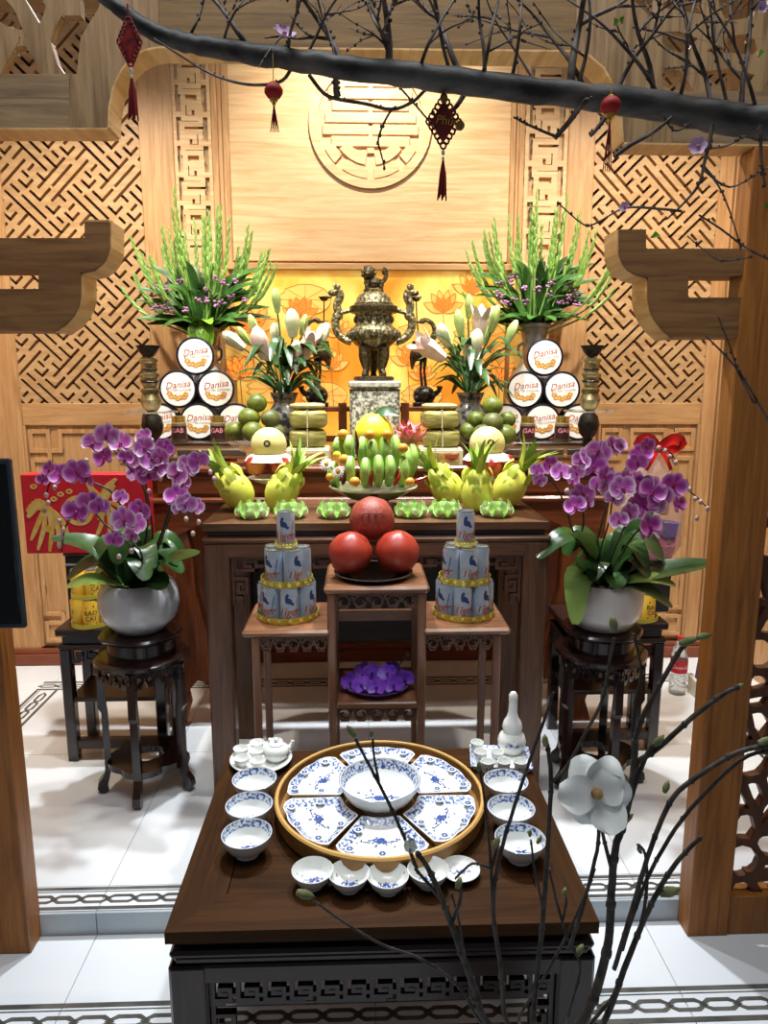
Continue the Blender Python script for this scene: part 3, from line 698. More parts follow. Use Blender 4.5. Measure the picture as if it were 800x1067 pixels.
# ---- low front table
ZT = .47
tF = PZ(400, 966, ZT).y; tB = PZ(400, 781, ZT).y; t0 = PZ(173, 966, ZT).x; t1 = PZ(627, 966, ZT).x
tw = (t1 - t0) / 2; td = tB - tF; tx = (t0 + t1) / 2
tb = thing('offering_table', 'low dark wooden table in front, laid with blue and white porcelain', 'table', (tx, tF, LOW))
H = ZT - LOW; f2 = .10
for poly, m_ in (([(-tw, 0), (tw, 0), (tw - f2, f2), (-tw + f2, f2)], W_TBL), ([(-tw, td), (-tw + f2, td - f2), (tw - f2, td - f2), (tw, td)], W_TBL), ([(-tw, 0), (-tw + f2, f2), (-tw + f2, td - f2), (-tw, td)], W_TBLV), ([(tw, 0), (tw, td), (tw - f2, td - f2), (tw - f2, f2)], W_TBLV)):
    MB().prism(poly, H - .026, H, 'z').build('frame_board', m_, tb, smooth=False)
MB().box(-tw + f2 + .002, tw - f2 - .002, f2 + .002, td - f2 - .002, H - .022, H - .0012).build('top_panel', W_TBL, tb)
MB().box(-tw + .02, tw - .02, .02, td - .02, H - .05, H - .026, .004).build('waist', W_DARK, tb)
MB().box(-tw + .004, tw - .004, .004, td - .004, H - .066, H - .05, .006).build('moulding', W_DARK, tb)
MB().box(-tw + .010, tw - .010, .012, td - .012, H - .085, H - .066, .006).build('shoulder', W_DARK, tb)
MB().box(-tw + .0, tw - .0, .008, .05, H - .125, H - .085, .004).build('front_rail', W_DARK, tb)
for sx in (-1, 1):
    for y0 in (.006, td - .076):
        a, b = sorted((sx * tw, sx * (tw - .075)))
        MB().box(a, b, y0, y0 + .07, 0, H - .085, .006).build('leg', W_DARKV, tb)
    MB().box(min(sx * tw, sx * (tw - .04)), max(sx * tw, sx * (tw - .04)), .07, td - .07, H - .125, H - .085, .003).build('side_rail', W_DARK, tb)
    m = MB(); scroll_band(m, td * 0 + .08, td - .08, H - .19, H - .125, -.006, .006, 8, .008, True)
    m.xf(Matrix(((0, 1, 0, sx * (tw - .02)), (1, 0, 0, 0), (0, 0, 1, 0), (0, 0, 0, 1)))); m.build('side_apron', W_DARK, tb, smooth=False)
    m = MB(); q = lambda a, b: (sx * (tw - .075 - a), H - .19 - b)
    for s_ in ([(.006, -.06), (.006, .10)], [(.006, .02), (.045, .02), (.045, .06), (.02, .06), (.02, .04)], [(.006, .08), (.03, .08), (.03, .1)]): m.stroke([q(*a) for a in s_], .009, .02, .036)
    m.build('carved_bracket', W_DARK, tb, smooth=False)
m = MB(); scroll_band(m, -tw + .075, tw - .075, H - .19, H - .125, .02, .036, 13, .0085, True); m.build('carved_apron', W_DARK, tb, smooth=False)

# ---- round flower stools
def stool(cx, cy, label, rz):
    s_ = thing('flower_stool', label, 'stool', (cx, cy, 0), rz, 'round ebony flower stools')
    zt_ = .615
    lob = lambda a, z: 1 + .025 * math.cos(5 * a)
    MB().lathe([(0, zt_ - .028), (.125, zt_ - .028), (.140, zt_ - .02), (.146, zt_ - .008), (.140, zt_), (0, zt_)], 60, mod=lob).build('seat', W_EBON, s_)
    MB().lathe([(.120, zt_ - .085), (.120, zt_ - .028)], 60, mod=lob).build('waist', W_EBON, s_)
    MB().lathe([(0, zt_ - .112), (.155, zt_ - .112), (.168, zt_ - .102), (.168, zt_ - .090), (.155, zt_ - .082), (.12, zt_ - .08)], 60, mod=lob).build('shoulder', W_EBON, s_)
    for k in range(5):
        a = 2 * PI * k / 5 - PI / 2
        prof = [(.128, zt_ - .112), (.160, zt_ - .112), (.163, .40), (.166, .34), (.155, .32), (.155, .10), (.162, .07), (.182, .045), (.186, .022), (.176, .004), (.158, 0), (.147, .012), (.150, .030), (.142, .06), (.132, .10), (.132, .32), (.140, .40)]
        m = MB().prism(prof, -.014, .014); m.xf(RZ(a)); m.build('leg', W_EBON, s_, smooth=False)
        # carved apron between legs
        a2 = a + PI / 5; L = .092
        m = MB(); scroll_band(m, -L, L, zt_ - .175, zt_ - .112, -.006, .006, 4, .008); m.xf(RZ(a2 - PI / 2) @ T(0, .130, 0)); m.build('carved_apron', W_EBON, s_, smooth=False)
    ring = lambda r0: [(r0 * (1 + .16 * abs(math.cos(2.5 * t))) * math.cos(t), r0 * (1 + .16 * abs(math.cos(2.5 * t))) * math.sin(t)) for t in [2 * PI * i / 50 for i in range(50)]]
    m = MB().ringprism(ring(.128), [(p[0] * .42, p[1] * .42) for p in ring(.12)], .10, .125, 'z'); m.xf(RZ(-PI / 2)); m.build('lower_shelf', W_EBON, s_, smooth=False)
    return s_
SL = PZ(147, 840, 0); SLc = Vector((P(147, 660, 2.52).x, 2.52)); SRc = Vector((P(627, 660, 2.50).x, 2.50))
stool(SLc.x, SLc.y, 'round ebony stool with scroll feet under the left orchid pot', .02)
stool(SRc.x, SRc.y, 'round ebony stool under the right orchid pot, partly behind magnolia twigs', .12)

# ---- side tables behind the stools
def side_table(x0, x1, y0, y1, z, label):
    s_ = thing('side_table', label, 'side table', ((x0 + x1) / 2, y0, 0), 0, 'dark carved side tables'); h = (x1 - x0) / 2; d = y1 - y0
    MB().box(-h, h, 0, d, z - .03, z, .005).build('top', W_DARK, s_)
    MB().box(-h + .02, h - .02, .015, d - .015, z - .065, z - .03, .003).build('waist', W_EBON, s_)
    MB().box(-h + .004, h - .004, .002, d - .004, z - .085, z - .065, .005).build('moulding', W_DARK, s_)
    for sx in (-1, 1):
        for ya in (.008, d - .05):
            a, b = sorted((sx * (h - .008), sx * (h - .05))); MB().box(a, b, ya, ya + .042, 0, z - .085, .004).build('leg', W_EBON, s_)
    m = MB(); scroll_band(m, -h + .05, h - .05, z - .15, z - .085, .02, .034, 6, .008, True); m.build('carved_apron', W_EBON, s_, smooth=False)
    MB().box(-h + .03, h - .03, .015, d - .02, z * .45, z * .45 + .018, .003).build('shelf', W_DARK, s_)
    MB().box(-h + .03, h - .03, .015, .05, .05, .09, .004).build('foot_rail', W_DARK, s_)
    return s_
sy0 = 2.68; zSL = P(80, 656, sy0).z
side_table(P(56, 656, sy0).x, P(56, 656, sy0).x + .42, sy0, sy0 + .262, zSL, 'dark carved side table at left, holding yellow cans and the red gift box')
side_table(P(697, 656, sy0).x - .42, P(697, 656, sy0).x, sy0, sy0 + .262, zSL, 'dark carved side table at right, behind the right orchid')
# ================================================================ things on the high altar
BRZ = mat('antique_bronze', '#3a3224', .38, metal=.7, col2='#76694a', nscale=110, bump=.6, lo=.40, hi=.72)
BRZ_P = mat('pale_bronze', '#3f3a29', .32, metal=.6, col2='#a59a72', nscale=70, bump=.8, lo=.38, hi=.66)
BRZ_D = mat('black_bronze', '#1b1613', .3, metal=.5, col2='#37302a', nscale=40, bump=.25)
PORC = mat('white_porcelain', '#eceee9', .14, coat=.3)
BLUE = mat('cobalt_glaze', '#2b4788', .2, coat=.3, col2='#4a67a8', nscale=120)
LACE = mat('cobalt_lace_glaze', '#3a5694', .18, col2='#dfe5ee', nscale=150, lo=.42, hi=.56, coat=.3, detail=2)
def vein_porc(name, a, b, sc_=26, lo=.46, hi=.55):
    return mat(name, a, .2, col2=b, nscale=sc_, lo=lo, hi=hi, coat=.3, detail=3)
CER_G = vein_porc('grey_green_landscape_glaze', '#565c52', '#d2d0bd', 75, .40, .60)
CER_V = vein_porc('dark_dragon_glaze', '#33312c', '#8d8470', 16, .42, .60)

def ZUp(px, Y): return P(px, 486, Y).x
# --- incense burner on its porcelain block
pY = 3.20; pc = P(390.5, 440, pY).x; ph0 = ZU; ph1 = P(390, 397, pY).z; phw = .112
ped = thing('porcelain_pedestal', 'grey and white porcelain block under the bronze incense burner', 'pedestal', (pc, pY + phw, ZU))
hp = ph1 - ZU
MB().box(-phw, phw, -phw, phw, 0, hp - .03, .01).build('body', CER_G, ped)
MB().box(-phw - .004, phw + .004, -phw - .004, phw + .004, hp - .03, hp, .006).build('cap_rim', mat('pale_glaze', '#c9c8b4', .25, col2='#8e8f7c', nscale=50), ped)
MB().box(-phw - .002, phw + .002, -phw - .002, phw + .002, hp - .042, hp - .037).build('band', BRZ_D, ped)
k = mpp(pY + phw, 1.6)
bur = thing('incense_burner', 'ornate bronze tripod incense burner with a lion lid', 'incense burner', (pc - .002, pY + phw, ph1))
def bz_(y): return (397 - y) * k
base = MB().lathe([(0, 0), (.085, 0), (.092, .008), (.092, .018), (.08, .022), (0, .022)], 28).build('base', BRZ, bur)
prof = [(0, bz_(366)), (.05, bz_(365)), (.085, bz_(360)), (.106, bz_(353)), (.110, bz_(348)), (.104, bz_(344)), (.088, bz_(341.5)), (.080, bz_(338)), (.080, bz_(332)), (.088, bz_(329)), (.100, bz_(326.5)), (.104, bz_(324)), (.104, bz_(322)), (.098, bz_(321)), (0, bz_(321))]
MB().lathe(prof, 36).build('bowl', BRZ_P, bur)
MB().lathe([(.103, bz_(328)), (.108, bz_(326)), (.108, bz_(322)), (.1, bz_(321))], 36).build('rim', BRZ, bur)
MB().lathe([(.086, bz_(321)), (.088, bz_(319)), (.080, bz_(317)), (.078, bz_(314)), (.064, bz_(310)), (.046, bz_(308)), (.046, bz_(305)), (0, bz_(305))], 32).build('lid', BRZ_P, bur)
for a in (-PI / 2 + .62, -PI / 2 - .62, PI / 2):
    c_, s_ = math.cos(a), math.sin(a)
    MB().tube(curve([(.062 * c_, .062 * s_, .02), (.075 * c_, .075 * s_, .03), (.058 * c_, .058 * s_, bz_(384)), (.070 * c_, .070 * s_, bz_(373)), (.080 * c_, .080 * s_, bz_(362))], 4), [.018, .018, .016, .014, .013, .013, .014, .016, .019, .022, .024, .026, .028, .028, .026, .024, .024][:17], 8).build('leg', BRZ, bur)
for sx in (-1, 1):
    h = MB().tube(curve([(sx * .10, 0, bz_(357)), (sx * .140, 0, bz_(353)), (sx * .168, 0, bz_(345)), (sx * .172, 0, bz_(335)), (sx * .160, 0, bz_(328)), (sx * .165, 0, bz_(320)), (sx * .150, 0, bz_(312)), (sx * .158, 0, bz_(306))], 5), .0185, 8)
    h.tube([(sx * .15, 0, bz_(328)), (sx * .10, 0, bz_(325))], .012, 6)
    h.ell((sx * .178, 0, bz_(308)), .026, .018, .016, 10, 8).ell((sx * .200, -.002, bz_(312)), .016, .013, .009, 8, 6).ell((sx * .160, .008, bz_(302)), .012, .008, .014, 8, 6).ell((sx * .172, -.01, bz_(302)), .008, .006, .013, 8, 6).ell((sx * .162, 0, bz_(331)), .025, .02, .022, 8, 6)
    h.build('handle', BRZ_P, bur)
li_ = MB().ell((.0, 0, bz_(298)), .045, .026, .024, 12, 8).ell((-.022, -.012, bz_(289)), .026, .026, .026, 12, 8)
for a in range(9): li_.ell((-.022 + .026 * math.cos(a * .7), -.006 + .004 * a % .01, bz_(289) + .026 * math.sin(a * .7)), .010, .010, .010, 6, 5)
li_.ell((-.026, -.038, bz_(290.5)), .012, .014, .010, 8, 6)
for x_, y_ in ((-.03, -.018), (-.03, .018), (.032, -.018), (.032, .018)): li_.tube([(x_, y_, bz_(305.2)), (x_ + .004, y_, bz_(296))], [.010, .012], 6)
li_.tube(curve([(.042, 0, bz_(297)), (.056, 0, bz_(292)), (.050, 0, bz_(287)), (.058, 0, bz_(284))], 3), [.010] * 5 + [.014] * 4 + [.006], 6)
li_.build('lion_finial', BRZ, bur)
fl = MB()
for a in range(12):
    t = a * PI / 6; fl.ell((.108 * math.cos(t), .108 * math.sin(t), bz_(351)), .018, .018, .026, 8, 6).ell((.082 * math.cos(t + .26), .082 * math.sin(t + .26), bz_(335)), .012, .012, .016, 6, 5)
fl.build('relief_bosses', BRZ, bur)
inc = MB()
for x_ in (-.03, .03): inc.ell((x_, -.02, .075), .013, .013, .055, 8, 8)
inc.build('pillar_core', mat('gilt_core', '#d8a94a', .35, metal=.5), bur)

# --- cranes on turtles
def crane(px, sgn, label):
    Y = 3.52; kk = mpp(Y, 1.5); c = P(px, 424, Y)
    g = thing('bronze_crane', label, 'crane statue', (c.x, Y + .02, bz + .001), 0, 'bronze cranes flanking the burner')
    z = lambda y: (424 - y) * kk; x = lambda p: sgn * p * kk
    m = MB().ell((0, 0, z(413)), 12 * kk, .05, 10.5 * kk, 14, 10)
    for a in range(7): m.ell((12 * kk * math.cos(a * .9) * .75, -.03, z(413) + 9 * kk * math.sin(a * .9) * .75), .014, .012, .014, 6, 5)
    m.box(-12 * kk, 12 * kk, -.05, .05, 0, z(420), .004).tube(curve([(x(-10), -.01, z(412)), (x(-15), -.015, z(408)), (x(-16), -.02, z(403))], 3), [.014, .014, .013, .012, .012, .015, .015], 7)
    m.build('turtle_base', BRZ_D, g)
    m = MB()
    for dx in (-2, 2): m.tube([(x(dx), 0, z(405)), (x(dx + 2), 0, z(388)), (x(dx + 1), 0, z(372))], [.007, .006, .011], 6)
    m.build('legs', BRZ_D, g)
    MB().ell((x(3), 0, z(366)), 15 * kk, .038, 8.5 * kk, 14, 10, M=RY(sgn * .75).to_3x3()).tube([(x(8), 0, z(358)), (x(12), 0, z(375)), (x(13), 0, z(386))], [.024, .02, .004], 7).build('body', BRZ, g)
    MB().tube(curve([(x(-5), 0, z(360)), (x(-10), 0, z(350)), (x(-8), 0, z(340)), (x(-1), 0, z(336)), (x(4), 0, z(338))], 4), [.016] * 5 + [.011] * 8 + [.012, .013, .014, .012], 7).tube([(x(3), 0, z(338)), (x(12), 0, z(337))], [.009, .002], 6).build('neck', BRZ, g)
    h = MB().tube(curve([(x(6), 0, z(352)), (x(8), 0, z(340)), (x(9), 0, z(318))], 4), .0035, 5).lathe([(0, z(318)), (.010, z(317)), (.022, z(313)), (.018, z(313)), (0, z(315))], 8, (x(9), 0, 0), mod=lambda a, zz: 1 + .25 * math.cos(4 * a))
    h.build('lotus_candle_holder', BRZ_D, g)
crane(330, 1, 'bronze crane standing on a turtle left of the incense burner')
crane(442, -1, 'bronze crane standing on a turtle right of the incense burner')

# --- candlesticks
def MBK_(f, prof, n, **k): return MB().lathe([(r * f, z) for r, z in prof], n, **k)
def candlestick(px, label):
    Y = 3.03; kk = mpp(Y, 1.45); c = P(px, 482, Y); b0 = ZU
    g = thing('candlestick', label, 'candlestick', (c.x, Y, ZU), 0, 'tall turned candlesticks')
    zt_ = P(px, 359, Y).z - ZU; z = lambda y: zt_ * (482 - y) / 123.
    MBK_(1.25, [(0, 0), (.042, 0), (.046, .012), (.034, .03), (.018, .06), (.016, z(455)), (.030, z(450)), (.037, z(441)), (.030, z(432)), (.020, z(429)), (0, z(429))], 24).build('dark_base', BRZ_D, g)
    MB().lathe([(0, z(429)), (.105, z(427.5)), (.108, z(426)), (.10, z(426)), (0, z(427))], 32).build('drip_tray', mat('clear_tray_glass', '#e9efe6', .05, trans=.85, alpha=.75), g)
    MBK_(1.3, [(.014, z(427)), (.026, z(423)), (.034, z(415)), (.026, z(409)), (.030, z(406)), (.030, z(404)), (.020, z(402)), (.026, z(398)), (.026, z(393)), (.032, z(391)), (.032, z(388.5)), (.022, z(387)), (.025, z(382)), (.025, z(378)), (.030, z(376)), (.030, z(374)), (.016, z(372)), (0, z(372))], 24).build('brass_stem', mat('aged_brass', '#6a5c36', .3, metal=.9, col2='#b9ac80', nscale=14, lo=.42, hi=.6), g)
    MBK_(1.1, [(0, z(372)), (.020, z(371)), (.034, z(366)), (.042, z(360)), (.036, z(360.5)), (.02, z(366)), (0, z(368))], 24, mod=lambda a, zz: 1 + (.10 * math.cos(8 * a) if zz > z(365) else 0)).build('lotus_cup', BRZ_D, g)
    MBK_(1.3, [(.0235, z(398.5)), (.030, z(396)), (.0235, z(393.5))], 20).lathe([(.026, z(386)), (.037, z(384)), (.026, z(382))], 20).build('dark_collar', BRZ_D, g)
candlestick(161, 'tall turned brass candlestick beside the left pile of cookie tins')
candlestick(611, 'tall turned brass candlestick beside the right pile of cookie tins')

# --- cookie tins
NAVY = mat('tin_navy', '#15182a', .3, metal=.3); TINW = mat('tin_cream_print', '#f1ece2', .32); TRED = mat('tin_red_lettering', '#a33b30', .4)
TGREY = mat('tin_grey_print', '#6b6f7a', .4); TGOLD = mat('tin_cookie_print', '#d9a14e', .4, col2='#b97c2f', nscale=60); TCREAM = mat('tin_cream_side', '#caa27a', .35)
tinY = 3.27; tk = mpp(tinY, 1.35); tR = 19.2 * tk; tinD = .075
def make_tin():
    g = thing('cookie_tin', 'x', 'cookie tin')
    rot = RX(PI / 2)                     # lathe axis becomes -y
    MB().lathe([(0, -tinD), (tR * .97, -tinD), (tR * .97, -.02), (tR, -.02), (tR, .0), (tR * .93, .002), (tR * .93, -.003), (0, -.003)], 40).xf(rot).build('body', [NAVY], g)
    MB().lathe([(tR * .90, -.002), (tR * .875, 0.0004), (0, .0004)], 40).xf(rot).build('printed_face', TINW, g)
    MB().join(text('Danisa', tR * .50, .35, 0.0), T(0, tR * .22, .001) @ RZ(.14)).xf(rot).build('lettering', TRED, g)
    MB().join(text('BUTTER COOKIES', tR * .165, 0, 0.0), T(tR * .08, -tR * .06, .001) @ RZ(.05)).xf(rot).build('small_lettering', TGREY, g)
    m = MB()
    for i in range(7):
        a = -PI / 2 + (i - 3) * .30; rr = tR * (.62 if i % 2 else .55)
        o_ = [(rr * math.cos(a) + tR * .16 * math.cos(t * PI / 6), rr * math.sin(a) * .86 + tR * .05 + tR * .12 * math.sin(t * PI / 6)) for t in range(12)]
        i_ = [(rr * math.cos(a) + tR * .05 * math.cos(t * PI / 6), rr * math.sin(a) * .86 + tR * .05 + tR * .04 * math.sin(t * PI / 6)) for t in range(12)]
        m.ringprism(o_, i_, .0004, .0012 + .0002 * i, 'z')
    m.xf(rot).build('cookie_print', TGOLD, g, smooth=False)
    return g
tin = make_tin(); first = [True]
def put_tin(x, z, label, group, tilt):
    o = tin if first[0] else dup(tin)
    first[0] = False; o.location = (x, tinY, z); o.rotation_euler = (0, tilt, 0); o['label'] = label; o['group'] = group
BOXW = wood('pale_offering_box', '#b5986c', '#d3b98c', 'x', rough=.4)
for side, cpx in (('left', 206.5), ('right', 565.0)):
    cx = P(cpx, 440, tinY).x; zb = P(cpx, 459, tinY).z
    g = thing('offering_box', 'pale wooden display box under the %s pile of round cookie tins' % side, 'box', (cx, tinY - .12, ZU))
    h = zb - ZU; bwid = 3.05 * tR
    MB().box(-bwid, bwid, 0, .21, h - .012, h, .003).build('lid', mat('box_dark_lid', '#3b2f2a', .25), g)
    MB().box(-bwid + .01, bwid - .01, .006, .194, .014, h - .012, .004).build('body', BOXW, g)
    for k_ in (-1, 0, 1): MB().box(k_ * bwid * .62 - .07, k_ * bwid * .62 + .07, .002, .007, h * .32, h * .62, .002).build('slot_panel', mat('box_slot', '#4b4238', .4), g)
    for sx in (-1, 1): MB().box(sx * (bwid - .05) - .02, sx * (bwid - .05) + .02, .01, .19, 0, .014, .002).build('foot', BOXW, g)
    names = {(0, -1): 'bottom row left end', (0, 0): 'bottom row centre', (0, 1): 'bottom row right end', (1, -.5): 'middle row left', (1, .5): 'middle row right', (2, 0): 'top'}
    for (r, i), nm in names.items():
        put_tin(cx + i * 2.02 * tR, zb + tR * 1.005 + r * tR * 1.735, 'round cookie tin, %s of the %s pile' % (nm, side), 'round cookie tins piled on the altar', random.uniform(-.12, .12))
    # small jars with gold caps
    for nm, px in (('left', 187 if side == 'left' else 549), ('right', 227.5 if side == 'left' else 585)):
        Yj = tinY - .06; j = P(px, 458, Yj)
        jr = thing('supplement_jar', 'small gold-capped jar, the %s one before the %s cookie tins' % (nm, side), 'jar', (j.x, tinY - .06, zb), 0, 'small gold-capped jars')
        r_ = 7.6 * tk; hj = 26 * tk
        MB().lathe([(0, 0), (r_ * .95, 0), (r_, .004), (r_, hj * .72), (r_ * .8, hj * .78), (0, hj * .78)], 20).build('body', mat('jar_glass_brown', '#8c7a58', .12, col2='#6a5636', nscale=8), jr)
        MB().lathe([(r_ * .92, hj * .76), (r_ * .92, hj), (0, hj)], 20).build('cap', mat('gold_cap', '#c9a552', .25, metal=.8), jr)
        MB().lathe([(r_ * 1.02, hj * .12), (r_ * 1.02, hj * .62)], 20).build('label', mat('jar_label', '#3a1d1d', .4), jr)
        tt = text('GAB', r_ * .85, 0, .02); tt.v = [(r_ * 1.05 * math.sin(p[0] / r_), -r_ * 1.05 * math.cos(p[0] / r_), hj * .44 + p[1]) for p in tt.v]
        tt.build('lettering', mat('jar_pink_print', '#d98a92', .4), jr)

# --- fruit pile on glass dishes
GLASS = mat('clear_glass', '#eef4ef', .03, trans=.95, alpha=.6); GREENF = mat('green_citrus_skin', '#4c5a1c', .42, col2='#75802f', nscale=30, bump=.15)
GREEN2 = mat('dull_citrus_skin', '#4a5228', .45, col2='#6c713f', nscale=30, bump=.15)
def citrus_pile(cpx, fruits, side):
    Y = 3.03; c = P(cpx, 468, Y); d = thing('glass_fruit_dish', 'clear glass footed dish under the %s green citrus pile' % side, 'dish', (c.x, Y, ZU))
    h = c.z - ZU
    MB().lathe([(0, 0), (.05, 0), (.05, .006), (.012, .014), (.012, h - .02), (.06, h - .008), (.115, h + .028), (.11, h + .030), (.058, h), (0, h - .004)], 32).build('bowl', GLASS, d)
    for i, (px, py, r, dy, nm) in enumerate(fruits):
        kk = mpp(Y + dy, 1.3); q = P(px, py, Y + dy)
        r *= .95; f = thing('green_citrus', 'green citrus fruit, %s of the %s pile' % (nm, side), 'citrus', q, random.uniform(0, 6), 'green citrus fruits on glass dishes')
        MB().ell((0, 0, 0), r * kk, r * kk, r * kk * .92, 20, 14).build('skin', GREENF if i % 3 != 2 else GREEN2, f)
        MB().ell((0, -.3 * r * kk, r * kk * .87), .005, .005, .003, 8, 5).build('stem_end', mat('citrus_stem', '#4a4420', .6), f)
citrus_pile(266, [(267.5, 420, 11, .0, 'topmost fruit'), (259.5, 435.5, 12, -.02, 'middle left fruit'), (281.5, 436, 10.5, -.01, 'middle right fruit'), (244.5, 449, 11, .01, 'bottom left fruit'), (263.5, 450, 12, -.06, 'bottom centre fruit'), (285.5, 451, 12, .0, 'bottom right fruit')], 'left')
citrus_pile(512, [(513, 423, 11.5, .0, 'topmost fruit'), (496, 437, 10, .02, 'middle left fruit'), (513, 440, 12, -.03, 'middle centre fruit'), (528.5, 437, 9.5, .02, 'middle right fruit'), (488, 449, 10, .02, 'bottom left fruit'), (503, 452, 11.5, -.05, 'bottom centre fruit'), (526, 453, 12.5, -.02, 'bottom right fruit')], 'right')

# --- leaf-wrapped rice cakes on boxes
LEAFW = mat('wrapped_banana_leaf', '#7d773a', .5, col2='#a69d58', nscale=14, stretch=(1, 1, 6), bump=.3); STRING = mat('pale_string', '#e6dfb6', .6)
def super_box(hx, hy, hz, e=4.0):
    m = MB(); nu, nv = 24, 12; t = MB().lathe([(math.sin(PI * i / nv), -math.cos(PI * i / nv)) for i in range(nv + 1)], nu)
    pts = []
    for p in t.v:
        n_ = (abs(p[0]) ** e + abs(p[1]) ** e + abs(p[2]) ** e) ** (-1 / e); pts.append((p[0] * n_ * hx, p[1] * n_ * hy, p[2] * n_ * hz))
    return m.add(pts, t.f)
for side, cpx in (('left', 321.5), ('right', 458)):
    Y = 3.05; c = P(cpx, 467, Y); kk = mpp(Y, 1.25); hb = c.z - ZU
    bxx = thing('gift_box', 'pale printed gift box under the %s leaf-wrapped rice cakes' % side, 'box', (c.x, Y, ZU))
    MB().box(-22 * kk, 22 * kk, -.08, .08, 0, hb, .003).build('body', mat('gift_box_cream', '#d9cba8', .5), bxx)
    MB().box(-12 * kk, 18 * kk, -.0825, -.08, hb * .2, hb * .8, .0005).build('printed_panel', mat('gift_box_print', '#7a5a3a', .5, col2='#c9a860', nscale=40), bxx)
    MB().box(3 * kk, 16 * kk, -.084, -.0825, hb * .45, hb * .72, .0005).build('red_label', mat('gift_box_red', '#a8442e', .5), bxx)
    MB().box(-21 * kk, 21 * kk, -.078, .078, hb, hb + .006, .002).build('lid_edge', STRING, bxx)
    z0 = hb + ZU + .007
    for nm, off in (('lower', 0), ('upper', 1)):
        hz = 9.3 * kk; g = thing('rice_cake', '%s leaf-wrapped rice cake tied with string in the %s stack' % (nm, side), 'rice cake', (c.x + random.uniform(-.004, .004), Y, z0 + hz + off * (2 * hz + .003)), random.uniform(-.06, .06), 'leaf-wrapped rice cakes')
        super_box(19 * kk, .075, hz, 5).build('leaf_wrapping', LEAFW, g)
        MB().stroke([(-.0, -.077), (0, .077)], .004, hz - .001, hz + .002, 'z').box(-.002, .002, -.0765, -.073, -hz * .9, hz).build('string', STRING, g)
    zt_ = z0 + 4 * hz + .006
    pp = thing('flat_cake', 'flat pale leaf packet lying on top of the %s rice cakes' % side, 'rice cake', (c.x - .003, Y + .01, zt_ + .013))
    super_box(18.5 * kk, .07, .013, 3).build('leaf_wrapping', mat('dry_leaf', '#9a8a5c', .55, col2='#b5a77c', nscale=20), pp)

